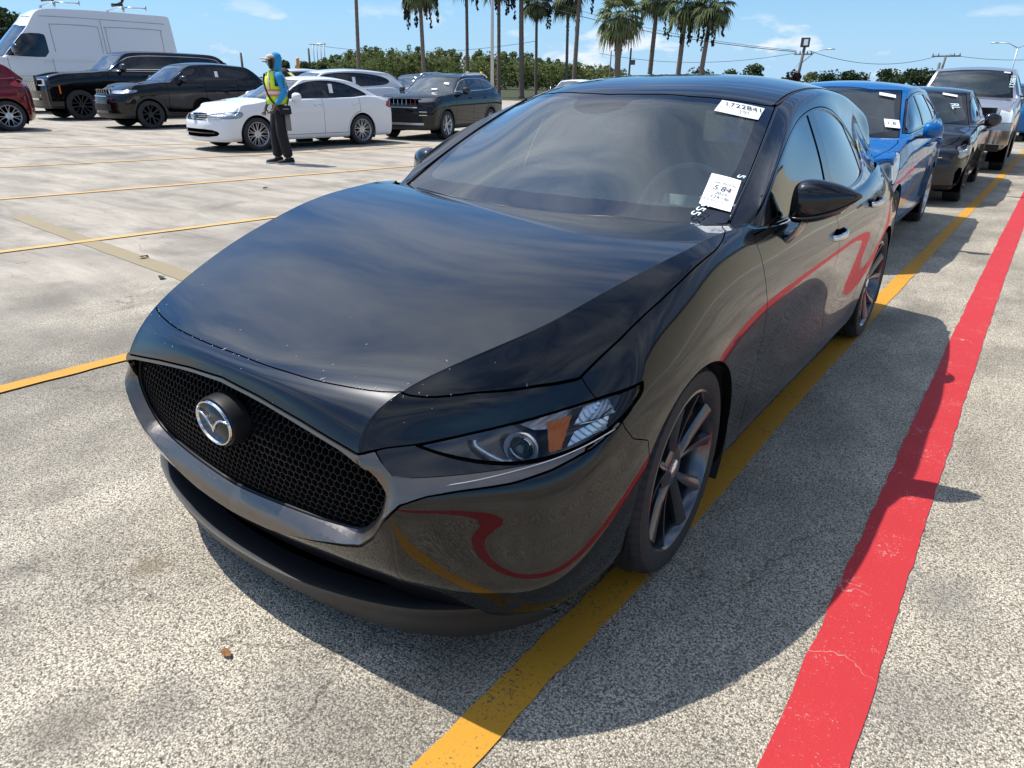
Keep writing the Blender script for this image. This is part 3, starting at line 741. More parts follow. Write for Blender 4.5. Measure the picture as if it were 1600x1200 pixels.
# ---------------------------------------------------------------- the black hatchback in front
def build_hero():
    root = empty('parked_car', 'glossy black hatchback filling the foreground with dark honeycomb grille and two paper slips', 'car', (0, 0, 0))
    PB = M['paint_black']
    m = smooth_fit(*hero_shell(), levels=3)
    seams = []
    FV = m.V[(m.V[:, 1] < -.6) & (m.V[:, 2] > .3) & (m.V[:, 2] < .80) & (m.N[:, 1] < -.2)].copy()
    # wheel openings
    for y, r in ((.005, .352), (2.725, .352)):
        f = circle_region(y, .317, r); m = refine(m, f, 2); _, m = clip(m, f(m.V))
    # low intake
    f = region([0, 2], [(-.2, .272, 1), (.40, .274), (.54, .258), (.615, .20), (.62, .0, 1), (-.2, .0, 1)], hi=(1, 0)); m = refine(m, f, 2); _, m = clip(m, f(m.V))
    # grille opening
    GO = [(-.3, .384, 1), (0, .386, 1), (.10, .392), (.17, .397), (.265, .400), (.353, .402), (.438, .410), (.466, .425, 1), (.510, .470), (.534, .52), (.540, .565), (.524, .602), (.484, .634), (.30, .662), (.15, .680), (0, .688, 1), (-.3, .688, 1)]
    GOp = chaikin(GO, 1)
    fo = region([0, 2], GO, hi=(1, -.7), rnd=1); m = refine(m, fo, 2); _, m = clip(m, fo(m.V))
    # surround wing
    fa = region([0, 2], [(-.3, .318, 1), (0, .318, 1), (.166, .330), (.316, .358), (.434, .386), (.480, .402), (.520, .44), (.555, .497), (.587, .541), (.617, .554), (.66, .57, 1), (.66, .657, 1), (.60, .655), (.54, .6485), (.484, .644), (.305, .671), (.145, .689), (0, .698, 1), (-.3, .698, 1)], hi=(1, -.70), rnd=0)
    fb = region([1, 2], [(-.850, .558, 1), (-.845, .556), (-.778, .564), (-.686, .567), (-.602, .578), (-.493, .603), (-.41, .634), (-.355, .664), (-.363, .662), (-.458, .622), (-.542, .603), (-.64, .598), (-.70, .606), (-.764, .628), (-.80, .655, 1), (-.848, .652), (-.90, .6435, 1)], lo=(0, .5), rnd=0)
    # head lamp
    LO = [(-.300, .714, 1), (-.396, .696), (-.554, .682), (-.678, .672), (-.763, .660), (-.803, .654, 1), (-.764, .631), (-.707, .611), (-.64, .601), (-.542, .606), (-.458, .624), (-.363, .662), (-.309, .692)]
    fl = region([1, 2], LO, lo=(0, .5), rnd=1)
    lamp, m, rg = panel(m, fl, .003, 3); seams.append(rg)
    frc = region([1, 2], [(-.868, .598, 1), (-.845, .594), (-.778, .594), (-.70, .595), (-.60, .598), (-.50, .618), (-.42, .646), (-.375, .672, 1), (-.396, .694, 1), (-.554, .6815), (-.678, .672), (-.763, .660), (-.803, .6545), (-.848, .652), (-.868, .6485, 1)], lo=(0, .5), rnd=0)
    rec, m, rg = panel(m, frc, .001, 3); seams.append(rg)
    wing, m, rg = panel(m, lambda V: np.minimum(fa(V), fb(V)), .0025); seams.append(rg)
    wd = fo(wing.V); do_ = np.maximum(-np.minimum(fa(wing.V), fb(wing.V)), 0); wk = np.clip(do_/(np.maximum(wd, 0)+do_+1e-4), 0, 1)*np.clip(1-wd/.09, 0, 1)*np.clip((.63-wing.V[:, 2])/.08, 0, 1); wing.V[:, 1] += .042*wk; wing = renormal(wing)
    # bonnet
    shut = catmull([(-.16, -.849), (0, -.850), (.157, -.849), (.343, -.829), (.53, -.771), (.65, -.65), (.724, -.53), (.767, -.444)], 6)
    HD = [tuple(p)+(1,) for p in shut] + [(.783, -.36), (.8, -.276), (.821, -.076), (.83, .15), (.826, .23), (.80, .34), (.771, .385), (.745, .45, 1), (.60, .415), (.40, .375), (.2, .352), (0, .345, 1), (-.16, .345, 1)]
    fh = region([0, 1], HD, lo=(2, .70), rnd=1)
    hood, m, rg = panel(m, fh, .0018, 3); seams.append(rg)
    # scuttle area under the glass and cabin deck: cut away
    fd = lambda V: np.maximum.reduce([V[:, 0]-(.832), .30-V[:, 1], V[:, 1]-3.3, .915-V[:, 2], -(V[:, 0]*0+1)])
    fd2 = region([0, 1], [(-.1, .30, 1), (.70, .36, 1), (.755, .47, 1), (.825, .56, 1), (.830, 2.1, 1), (.80, 2.5, 1), (.765, 2.8, 1), (.72, 3.05, 1), (.62, 3.18, 1), (-.1, 3.2, 1)], lo=(2, .90), rnd=0)
    m = refine(m, fd2, 1); _, m = clip(m, fd2(m.V))
    # doors
    D1 = [(.488, .99, 1), (.475, .90), (.50, .80), (.562, .705), (.60, .62), (.60, .50), (.53, .36), (.50, .225, 1), (1.60, .225, 1), (1.605, .45), (1.56, .62), (1.47, .80), (1.44, .99, 1)]
    D2 = [(1.44, .99, 1), (1.47, .80), (1.56, .62), (1.605, .45), (1.60, .225, 1), (2.13, .225, 1), (2.19, .33), (2.27, .50), (2.39, .66), (2.50, .78), (2.52, .99, 1)]
    f1 = region([1, 2], D1, lo=(0, .6), hi=(2, .953), rnd=1); d1, m, rg = panel(m, f1, .002, 2); seams.append(rg)
    f2 = region([1, 2], D2, lo=(0, .6), rnd=1); d2, m, rg = panel(m, f2, .002, 2); seams.append(rg)
    # black sill
    fs = region([1, 2], [(.36, .0, 1), (.36, .222, 1), (2.36, .222, 1), (2.36, .0, 1)], lo=(0, .4), rnd=0)
    sill, m, rg = panel(m, fs, .001, 1); seams.append(rg)
    # front bumper and wing panels split at the joint below the lamp
    fbp = region([1, 2], [(-1.2, -.1, 1), (-1.2, .80, 1), (-.44, .80, 1), (-.435, .735, 1), (-.425, .70, 1), (-.40, .66), (-.392, .625), (-.36, .585), (-.30, .56, 1), (-.2, .0, 1)], rnd=0)
    fbm, m, rg = panel(m, fbp, .0015, 2); seams.append(rg)
    # rear door / tail panels
    frb = region([1, 2], [(2.9, .0, 1), (3.05, .56, 1), (3.25, .60, 1), (3.8, .60, 1), (3.8, 0, 1)], rnd=0)
    rbm, m, rg = panel(m, frb, .002, 1); seams.append(rg)
    ftl = region([1, 2], [(3.14, .78), (3.5, .76), (3.56, .88), (3.2, .88)], lo=(0, .35), rnd=1)
    tail, m, rg = panel(m, ftl, .002, 2); seams.append(rg)
    fmid = lambda V: V[:, 1]-1.0
    m = refine(m, fmid, 0)
    wingp, rest = clip(m, fmid(m.V))
    piece(wingp, 'front_wing', PB, root, .03, both='pair'); piece(rest, 'rear_quarter', PB, root, .03, both='merge')
    piece(hood, 'bonnet', PB, root, .014, both='merge')
    bum = piece(fbm, 'front_bumper', PB, root, .016, both='merge')[0]
    piece(rbm, 'rear_bumper', PB, root, .012, both='merge')
    piece(tail, 'tail_lamp', M['lamp_red'], root, .01, both='pair')
    piece(sill, 'sill', M['gloss_black'], root, .01, shift=-.006, both='pair')
    dr1 = piece(d1, 'door', PB, root, .014, both='pair'); dr2 = piece(d2, 'door', PB, root, .014, both='pair')
    piece(rec, 'lamp_recess', M['gloss_black'], root, .006, shift=-.014, both='pair')
    wobj = piece(wing, 'grille_surround', M['dark_chrome'], root, .014, shift=.004, both='merge')[0]
    piece(join(*seams), 'panel_gap', M['void'], root, 0, shift=-.006, both='merge')
    # stone chips along the nose
    rc = random.Random(5); mb = MB()
    src = [(hood.V[i], hood.N[i]) for i in rc.sample(range(len(hood.V)), len(hood.V)) if hood.V[i][1] < -.52][:150]+[(fbm.V[i], fbm.N[i]) for i in rc.sample(range(len(fbm.V)), len(fbm.V)) if fbm.V[i][2] > .68][:80]
    for p, n_ in src:
        if rc.random() > .5*math.exp(-abs(p[1]+.80)*3.0): continue
        s_ = rc.choice((1, -1)); P_ = Vector((s_*p[0], p[1], p[2])); n = Vector((s_*n_[0], n_[1], n_[2])); a = n.cross(Vector((rc.uniform(-1, 1), rc.uniform(-1, 1), rc.uniform(-1, 1)))).normalized(); b_ = n.cross(a)
        L_ = rc.uniform(.0012, .0035)*(3 if rc.random() < .12 else 1); w_ = rc.uniform(.0006, .0014); o_ = P_+n*.0009
        mb.add([tuple(o_-a*L_), tuple(o_+b_*w_), tuple(o_+a*L_*rc.uniform(.6, 1)), tuple(o_-b_*w_)], [(0, 1, 2, 3)])
    ch = mb.build('stone_chips', pm('chip_grey', (.30, .31, .32), .6), root, smooth=False); ch['kind'] = 'stuff'
    # ---- grille: recessed shell carrying a real honeycomb
    def front_y(x, z):   # plane of the mesh, bowed like the nose
        d = (FV[:, 0]-abs(x))**2+(FV[:, 2]-z)**2; i = np.argpartition(d, 6)[:6]; w_ = 1/(d[i]+1e-5)
        return float((FV[i, 1]*w_).sum()/w_.sum())+.052
    poly = chaikin(GO, 1); poly = np.array([p for p in poly if p[0] >= 0])
    hexr = .0118; mb = MB(); seen = set(); cnt = 0
    zz = .38; row = 0
    full = chaikin([(x, z, *k) for (x, z, *k) in GO if x >= 0], 1)
    whole = np.concatenate([full, (full*[-1, 1])[::-1]])
    dx = hexr*math.sqrt(3); dz = hexr*1.5
    cen = [(i*dx+(r % 2)*dx/2, .38+r*dz) for r in range(21) for i in range(-30, 31)]
    sd = sdpoly(np.array(cen), whole)
    edges = {}
    for (cx, cz), s_ in zip(cen, sd):
        if s_ > .012: continue
        pts = [(round(cx+hexr*math.sin(math.pi*k/3), 4), round(cz+hexr*math.cos(math.pi*k/3), 4)) for k in range(6)]
        for k in range(6): edges[tuple(sorted((pts[k], pts[(k+1) % 6])))] = 1
    hb = .0017
    for (p, q) in edges:
        d = Vector((q[0]-p[0], 0, q[1]-p[1])).normalized(); nrm = Vector((-d.z, 0, d.x))
        V = []
        for (x, z) in (p, q):
            y = front_y(x, z)
            for s_, dd in ((-hb, .012), (-hb*.55, 0), (hb*.55, 0), (hb, .012)): V.append((x+nrm.x*s_, y+dd, z+nrm.z*s_))
        mb.add(V, [(0, 4, 5, 1), (1, 5, 6, 2), (2, 6, 7, 3)])
    g = mb.build('grille_mesh', M['mesh_black'], root, smooth=False); g['kind'] = 'stuff'
    V = [(0, -.88, .53)]; F = []; big = whole*[1.02, 1]
    for q_ in (.34, .67, 1.0):
        for p in big: x, z = p[0]*q_, .53+(p[1]-.53)*q_*1.03; V.append((x, front_y(x, z)+.022, z))
    L_ = len(big)
    for i in range(L_):
        F.append((0, 1+i, 1+(i+1) % L_))
        for r_ in (0, 1): F.append((1+r_*L_+i, 1+(r_+1)*L_+i, 1+(r_+1)*L_+(i+1) % L_, 1+r_*L_+(i+1) % L_))
    mesh_obj('grille_backing', V, F, M['void'], root)
    # thin rim of the mesh
    mb = MB(); path = []
    for p in whole: path.append((p[0], front_y(p[0], p[1])-.004, p[1]))
    path.append(path[0])
    mb.tube(path, .006, 6, cap=False); mb.build('grille_rim', M['mesh_black'], root)
    # radar dots and emblem
    bp = empty  # (no extra empties: the emblem is a mesh with sub-parts)
    by, bz = -.938, .587
    mb = MB(); rings = []
    def ell(a, b, y, n=48): return [(a*math.cos(2*math.pi*k/n), y, bz+b*math.sin(2*math.pi*k/n)) for k in range(n)]
    mb.loft([ell(.086, .068, by+.05), ell(.083, .066, by+.014), ell(.080, .063, by+.003), ell(.072, .056, by)]); em = mb.build('emblem', M['mesh_black'], root, sharp=50)
    mb = MB()
    for k in range(48):
        pass
    ring = []
    for (a, b, y) in ((.075, .059, by-.001), (.0735, .0575, by-.006), (.0705, .0545, by-.006), (.068, .052, by-.001)): ring.append(ell(a, b, y))
    mb.loft(ring, cap=False)
    def wingcurve(s):
        return [(s*.002, by-.006, bz-.016), (s*.012, by-.007, bz+.000), (s*.026, by-.007, bz+.012), (s*.044, by-.007, bz+.020), (s*.067, by-.005, bz+.018)]
    for s in (-1, 1):
        c = catmull(wingcurve(s), 4); mb.tube([tuple(p) for p in c], [.0022+.0018*math.sin(math.pi*i/(len(c)-1)) for i in range(len(c))], 6)
    mb.tube([(0, by-.006, bz-.022), (0, by-.008, bz-.004)], .0035, 6)
    mb.build('emblem_bird', M['chrome'], em, sharp=60)
    mb = MB(); mb.loft([ell(.069, .053, by-.0005), ell(.069, .053, by-.0015)]); mb.build('emblem_field', wob(pm('emblem_grey', (.045, .045, .045), .25), 300, .3, .002), em)
    # ---- low intake: black box, chin spoiler
    mb = MB()
    mb.box((0, -.66, .25), (1.16, .02, .24)); mb.box((0, -.74, .118), (.9, .16, .01)); mb.build('intake_backing', M['void'], root, smooth=False)
    xs = np.linspace(-1, 1, 61)
    topc = catmull([(0, -.940, .198), (.12, -.936, .199), (.24, -.924, .202), (.34, -.905, .205), (.45, -.879, .212), (.56, -.843, .222), (.64, -.795, .226), (.71, -.715, .212), (.765, -.63, .188), (.80, -.56, .165)], 5)
    botc = catmull([(0, -.890, .108), (.14, -.888, .108), (.29, -.874, .109), (.41, -.853, .110), (.52, -.820, .112), (.63, -.765, .115), (.70, -.70, .118), (.76, -.62, .122), (.80, -.55, .13)], 5)
    for nm in (0,):
        rows = []
        half = []
        for a, b in zip(topc, botc):
            a = np.array(a); b = np.array(b); dirn = _nz(np.array([a[0]*.7, -1.0, 0]))
            sec = [a+[0, .085, -.008], a+[0, .03, -.001], a+[0, .010, .0005], a+[0, .001, -.001], a*.93+b*.07+dirn*.001, a*.70+b*.30-dirn*.003, a*.42+b*.58-dirn*.002, a*.12+b*.88+dirn*.003, b+[0, .002, -.002], b+[0, .03, -.004]]
            half.append(sec)
        allr = [[np.array(p)*[-1, 1, 1] for p in s] for s in half[::-1][:-1]] + half
        V = [tuple(p) for s in allr for p in s]; n = 10; F = []
        for i in range(len(allr)-1):
            for j in range(n-1): F.append((i*n+j, (i+1)*n+j, (i+1)*n+j+1, i*n+j+1))
        o = mesh_obj('chin_spoiler', V, F, M['matte_plastic'], root); o.data.set_sharp_from_angle(angle=R(38))
    # fog lamp and tow eye cover low in the bumper corner
    for s in (-1, 1):
        i_ = np.argmin((fbm.V[:, 0]-.775)**2+(fbm.V[:, 2]-.27)**2); pf, nf_ = fbm.V[i_], fbm.N[i_]
        mb = MB(); mb.lathe([(0, .0), (.020, .001), (.026, -.004), (.030, .004)], 20, 'y'); fg = mb.build('fog_lamp', M['mesh_black'], bum, sharp=40)
        fg.location = (s*pf[0], pf[1], pf[2]); fg.rotation_euler = (0, 0, s*math.atan2(nf_[0], -nf_[1]))
    # ---- head lamps
    lens_m = MATS.get('lens')
    ln = piece(lamp, 'headlamp', M['lens'], root, 0, shift=-.006, both='pair')
    tub_ = [piece(lamp, 'lamp_housing', M['gloss_black'], ln[0], 0, shift=-.055, both=None)[0]]
    hs = PM(lamp.V.copy(), lamp.N.copy(), lamp.F, lamp.C)
    for k, s in enumerate((1, -1)):
        L_ = ln[k]
        if k == 1:
            V = [(-v[0], v[1], v[2]) for v in (lamp.V-lamp.N*.055)]; mesh_obj('lamp_housing', V, [f[::-1] for f in lamp.F], M['gloss_black'], L_)
        # rim wall of the lamp
        mbw = MB()
        for a, b in lamp.C:
            pa, pb = lamp.V[a]-lamp.N[a]*.004, lamp.V[b]-lamp.N[b]*.004; qa, qb = lamp.V[a]-lamp.N[a]*.056, lamp.V[b]-lamp.N[b]*.056
            mbw.add([(s*p[0], p[1], p[2]) for p in (pa, pb, qb, qa)], [(0, 1, 2, 3)])
        mbw.build('lamp_wall', M['gloss_black'], L_, smooth=False)
        def at(y, z, d):   # point d metres inside the lens
            i = np.argmin((lamp.V[:, 1]-y)**2+(lamp.V[:, 2]-z)**2); p = lamp.V[i]-lamp.N[i]*d
            return Vector((s*p[0], p[1], p[2])), Vector((s*lamp.N[i][0], lamp.N[i][1], lamp.N[i][2]))
        # projector
        p, n = at(-.625, .640, .030); ax = Vector((s*.25, -1, 0)).normalized()
        q = ax.to_track_quat('Y', 'Z').to_matrix().to_4x4(); q.translation = p+Vector((0, .012, 0))
        mb = MB(); mb.lathe([(.029, .02), (.029, -.004), (.026, -.006), (.024, .006), (.018, .010)], 32, 'y'); pj = mb.build('projector_ring', M['chrome'], L_, sharp=30); pj.matrix_local = q
        mb = MB(); mb.lathe([(0, -.004), (.010, -.002), (.019, .004), (.024, .014)], 24, 'y'); pj = mb.build('projector_lens', wob(pm('projector_glass', (.02, .05, .04), .05, coat=1), 10, 0), L_); pj.matrix_local = q
        mb = MB(); mb.lathe([(.042, .026), (.039, .012), (.032, .002), (.030, .010)], 32, 'y'); pj = mb.build('projector_bezel', M['reflector'], L_, sharp=60); pj.matrix_local = q
        # daylight strip bending round the projector
        c = [at(y, z, .024)[0] for y, z in ((-.700, .652), (-.700, .640), (-.690, .626), (-.672, .614), (-.655, .610))]
        mb = MB(); mb.tube([tuple(v) for v in catmull([tuple(v) for v in c], 4)], .0055, 8); mb.build('daytime_strip', M['reflector'], L_)
        # amber corner reflector
        def patch(pts, nu, nv, d, name, mat, ridge=0):
            (a, b, c2, d2) = [at(y, z, 0)[0] for y, z in pts]; nn = at(sum(q_[0] for q_ in pts)/4, sum(q_[1] for q_ in pts)/4, 0)[1]
            V = []; F = []
            for j in range(nv+1):
                for i in range(nu+1):
                    u, v = i/nu, j/nv; pnt = (a*(1-u)+b*u)*(1-v)+(d2*(1-u)+c2*u)*v
                    V.append(pnt-nn*(d+(ridge if (i+j) % 2 else 0)))
            for j in range(nv):
                for i in range(nu):
                    k0 = j*(nu+1)+i; F.append((k0, k0+1, k0+nu+2, k0+nu+1))
            return mesh_obj(name, V, F, mat, L_, smooth=False)
        patch([(-.578, .612), (-.553, .616), (-.488, .676), (-.535, .670)], 8, 6, .018, 'amber_reflector', M['amber'], .003)
        patch([(-.535, .616), (-.430, .640), (-.405, .660), (-.500, .648)], 12, 5, .018, 'turn_reflector', M['reflector'], .004)
        patch([(-.488, .655), (-.395, .668), (-.385, .692), (-.450, .686)], 12, 5, .020, 'side_reflector', M['reflector'], .004)
        mb = MB(); mb.tube([tuple(at(-.495, .653, .012)[0]), tuple(at(-.45, .660, .012)[0]), tuple(at(-.40, .668, .012)[0])], .0022, 6); mb.build('reflector_bar', M['chrome'], L_)
        patch([(-.575, .650), (-.52, .655), (-.49, .685), (-.60, .672)], 5, 4, .022, 'inner_reflector', M['reflector'], .003)
        # thin chrome trim line along the lower wing, lying on its skin
        pts = []
        for y, z in ((-.885, .560), (-.83, .574), (-.76, .581), (-.69, .583), (-.60, .590), (-.51, .606), (-.44, .630)):
            i = np.argpartition((wing.V[:, 1]-y)**2+(wing.V[:, 2]-z)**2, 4)[:4]; p = wing.V[i].mean(0)+wing.N[i].mean(0)*.005; pts.append((s*p[0], p[1], p[2]))
        pc_ = catmull(pts, 6)
        for _ in range(30): pc_[1:-1] = (pc_[:-2]+pc_[1:-1]*2+pc_[2:])/4
        mb = MB(); mb.tube([tuple(p) for p in pc_], .0019, 6, flat=.6); mb.build('wing_highlight', M['wheel_silver'], wobj)
    # ---- glasshouse
    g = smooth_fit(*hero_roof(), levels=3)
    g = PM(g.V, g.N, g.F)
    fcut = lambda V: .925-V[:, 2]
    _, _ = 0, 0
    inn, g0 = clip(g, np.where(g.V[:, 2] > .90, -1, 1)*1.0); g = inn
    WS = [(-.2, .36, 1), (.2, .385, 1), (.46, .43, 1), (.60, .465, 1), (.735, .53, 1), (.700, .79, 1), (.656, 1.04, 1), (.609, 1.268, 1), (.57, 1.235, 1), (.33, 1.075, 1), (.15, 1.015, 1), (0, .997, 1), (-.2, .997, 1)]
    fw = region([0, 1], WS, hi=(1, 1.4), rnd=0)
    ws, g, rg1 = panel(g, fw, .003, 2)
    WI = [(-.2, .47, 1), (.2, .485, 1), (.45, .52, 1), (.60, .56, 1), (.655, .60), (.648, .80, 1), (.61, 1.02, 1), (.573, 1.16), (.50, 1.13), (.33, 1.03, 1), (.13, .965, 1), (.12, .90), (.05, .865), (0, .86, 1), (-.2, .86, 1)]
    fwi = region([0, 1], WI, rnd=2); ws = refine(ws, fwi, 2); wglass, frit = clip(ws, fwi(ws.V))
    # side daylight opening
    DLO = [(.545, .9475, 1), (.70, 1.060), (.886, 1.159), (1.204, 1.253), (1.535, 1.306), (1.80, 1.312), (2.05, 1.270), (2.24, 1.18), (2.30, 1.08), (2.22, 1.0), (2.06, .962), (1.74, .951), (1.2, .947)]
    fd0 = region([1, 2], DLO, lo=(0, .5), rnd=2)
    fd = lambda V: np.where(V[:, 1] < 1.55, np.maximum(fd0(V), np.interp(V[:, 1], [.5, .575, .73, .98, 1.28, 1.5], [.797, .795, .782, .745, .690, .664])-V[:, 0]), fd0(V))
    dlo, g, rg2 = panel(g, fd, .002, 2)
    inset = lambda V, d: fd(V)+d
    dlo = refine(dlo, lambda V: fd(V)+.012, 2); dl_in, dl_frame = clip(dlo, fd(dlo.V)+.012)
    # pillar and quarter trim in black
    fp = lambda V: np.maximum(np.abs(V[:, 1]-(1.50+.10*(V[:, 2]-.95)))-.055, .5-V[:, 0])
    bp_, dl_in, rg3 = panel(dl_in, fp, .002, 1)
    fq = lambda V: V[:, 1]-(.70+.05*(V[:, 2]-.95)); sail, dl_in = clip(dl_in, fq(dl_in.V))
    fq2 = lambda V: -(V[:, 1]-(2.17-.35*(V[:, 2]-1.06))); qtr, dl_in = clip(refine(dl_in, fq2, 1), fq2(refine(dl_in, fq2, 1).V))
    gf, gr = clip(dl_in, dl_in.V[:, 1]-1.55)
    # roof skin between the ditches, rear glass
    fr_ = region([0, 1], [(-.2, .99, 1), (0, .990, 1), (.15, 1.008, 1), (.33, 1.068, 1), (.57, 1.228, 1), (.604, 1.268, 1), (.588, 1.52, 1), (.578, 1.86, 1), (.563, 2.26, 1), (.545, 2.62, 1), (.53, 2.94, 1), (.525, 3.10, 1), (-.2, 3.14, 1)], rnd=0)
    roof, g, rg4 = panel(g, fr_, .0035, 2)
    frg = region([0, 2], [(-.2, 1.02, 1), (.50, 1.03, 1), (.46, 1.24, 1), (-.2, 1.27, 1)], lo=(1, 3.22), rnd=0)
    rglass, g, rg5 = panel(g, frg, .002, 1)
    piece(roof, 'roof', PB, root, .012, both='merge'); piece(g, 'roof_pillars', PB, root, .02, both='merge')
    piece(join(rg1, rg2, rg3, rg4, rg5), 'glass_seal', M['void'], root, 0, shift=-.005, both='merge')
    wsg = piece(wglass, 'windscreen', M['windshield_glass'], root, 0, shift=-.002, both='merge')[0]
    piece(frit, 'windscreen_border', pm('frit_black', (.010, .0105, .012), .04, coat=.5), wsg, .004, shift=-.002, both='merge')
    piece(rglass, 'rear_window', M['tint_glass'], root, .004, shift=-.002, both='merge')
    for gl in (gf, gr): piece(gl, 'side_window', M['tint_glass'], root, .004, shift=-.006, both='pair')
    piece(sail, 'mirror_sail', M['gloss_black'], root, .004, shift=-.003, both='pair'); piece(qtr, 'quarter_trim', M['gloss_black'], root, .004, shift=-.003, both='pair')
    piece(bp_, 'pillar_trim', M['gloss_black'], root, .004, shift=-.002, both='pair')
    piece(dl_frame, 'window_frame', M['gloss_black'], root, .01, shift=-.001, both='pair')
    # bright moulding under the side windows, kicked up at the back
    path = []
    def side_pt(y, z):
        d = (g_all[:, 1]-y)**2+(g_all[:, 2]-z)**2; i = np.argpartition(d, 8)[:8]; return g_all[i].mean(0), gn_all[i].mean(0)
    g_all = np.concatenate([dlo.V, g.V]); gn_all = np.concatenate([dlo.N, g.N])
    pl = catmull([(.56, .948), (.8, .949), (1.2, .949), (1.6, .950), (1.9, .956), (2.07, .965), (2.20, .992), (2.28, 1.04), (2.30, 1.09), (2.27, 1.15)], 5)
    pts = []; nr = []
    for y, z in pl: p, n = side_pt(y, z); pts.append((p[0]+.001, y, z)); nr.append((.95, 0, .3))
    xx_ = np.array([p[0] for p in pts]); xx_ = np.convolve(np.pad(xx_, 4, 'edge'), np.ones(9)/9, 'valid'); pts = [(x_, p[1], p[2]) for x_, p in zip(xx_, pts)]
    mb = MB(); strip_along(pts, lambda i: nr[i], .017, .006, mb); mirror_build(mb, 'window_moulding', M['chrome'], root)
    # roof ditch strips
    pts = [(.612, 1.27, 1.322), (.597, 1.52, 1.363), (.587, 1.86, 1.384), (.571, 2.26, 1.376), (.555, 2.62, 1.351), (.54, 2.94, 1.313)]
    mb = MB(); strip_along(catmull(pts, 4), lambda i: (.25, 0, 1), .012, .002, mb); mirror_build(mb, 'roof_strip', M['dull_black'], root)
    # bright seal on the windscreen edge
    pts = [(.738, .535, .978), (.705, .79, 1.104), (.661, 1.04, 1.222), (.614, 1.275, 1.318)]
    mb = MB(); strip_along(catmull(pts, 5), lambda i: (.5, -.5, .7), .009, .004, mb); mirror_build(mb, 'windscreen_seal', M['gloss_black'], root)
    # scuttle panel
    V = []; F = []
    cl = catmull([(0, .34), (.2, .35), (.4, .372), (.6, .41), (.76, .46)], 4)
    half = [[(x, y-.01, .945), (x, y+.02, .938), (x, y+.10, .93)] for x, y in cl]
    al = [[(-a, b, c) for a, b, c in s] for s in half[::-1][:-1]]+half
    V = [p for s in al for p in s]; F = [(i*3+j, (i+1)*3+j, (i+1)*3+j+1, i*3+j+1) for i in range(len(al)-1) for j in range(2)]
    mesh_obj('scuttle_panel', V, F, M['matte_plastic'], root)
    # fender base beside the glass corner
    # wipers
    for (a, b, c) in (((.06, .362, .955), (-.22, .368, .962), (-.60, .455, .972)), ((.52, .43, .960), (.20, .372, .958), (-.05, .360, .956))):
        mb = MB(); mb.tube([a, ((a[0]+b[0])/2, (a[1]+b[1])/2-.004, a[2]+.006), b], [.008, .005, .004], 8)
        mb.tube([b, c], [.004, .003], 6); mb.build('wiper', M['matte_plastic'], root)
    # ---- door handles
    for y0, z0, dobj in ((1.375, .808, dr1), (2.10, .862, dr2)):
        for k, s in enumerate((1, -1)):
            mb = MB(); rings = []
            for t in np.linspace(0, 1, 9):
                y = y0+.175*t; z = z0+.012*t; bow = math.sin(math.pi*t); xx = .898+.030*bow**.6; hh = .012+.004*bow; ww = .006+.004*bow
                rings.append([(s*(xx+ww*math.cos(a)), y, z+hh*math.sin(a)) for a in np.linspace(0, 2*math.pi, 10, endpoint=False)])
            mb.loft(rings); mb.build('handle', M['chrome'], dobj[k])
            mb = MB(); rings = []
            for j, q in enumerate((1.0, .6)): rings.append([(s*(.902 if j == 0 else .9035), y0+.085+.062*q*math.cos(a), z0+.004+.026*q*math.sin(a)) for a in np.linspace(0, 2*math.pi, 20, endpoint=False)])
            mb.loft(rings); mb.build('handle_recess', M['void'], dobj[k])
    # ---- mirrors
    for s in (1, -1):
        mb = MB(); rings = []
        secs = [(.845, .865, 1.008, .028, .050), (.853, .862, 1.010, .050, .068), (.878, .863, 1.014, .066, .078), (.915, .872, 1.018, .070, .077), (.95, .884, 1.021, .066, .069), (.985, .900, 1.026, .056, .055), (1.015, .918, 1.032, .042, .037), (1.04, .934, 1.038, .025, .018), (1.052, .944, 1.042, .008, .005)]
        secs = catmull([tuple(q) for q in secs], 3)
        for x, y, z, hy, hz in secs:
            ring = []
            for a in np.linspace(0, 2*math.pi, 28, endpoint=False):
                ca, sa = math.cos(a), math.sin(a); e = .8
                yy = math.copysign(abs(ca)**e, ca); zz_ = math.copysign(abs(sa)**e, sa)
                if yy > 0: yy *= .55
                ring.append((s*x, y+hy*yy, z+hz*zz_*(1 if zz_ > 0 else .92)))
            rings.append(ring)
        mb.loft(rings); mc = mb.build('wing_mirror', PB, root)
        mb = MB(); rings = []
        for x, y, z, hy, hz in secs:
            rings.append([(s*x, y+(hy+.004)*math.cos(a), z-hz*.62+(.010 if hz > .03 else .003)*math.sin(a)) for a in np.linspace(math.pi*.5, math.pi*2.5, 12, endpoint=False)])
        mb.loft(rings); mb.build('mirror_trim', M['gloss_black'], mc)
        mb = MB(); mb.loft([[(s*(.855+dx), .80+(.075-dx*.4)*math.cos(a)+dy, z0+.020*math.sin(a)) for a in np.linspace(0, 2*math.pi, 14, endpoint=False)] for dx, dy, z0 in ((-.01, -.02, .885), (.02, 0, .895), (.035, .03, .925), (.045, .055, .955))]); mb.build('mirror_foot', M['gloss_black'], mc)
        mb = MB(); mb.loft([[(s*(.95+.07*math.cos(a)), .915+.004*q, 1.02+.055*math.sin(a)) for a in np.linspace(0, 2*math.pi, 24, endpoint=False)] for q in (0, 1)]); mb.build('mirror_glass', M['chrome'], mc)
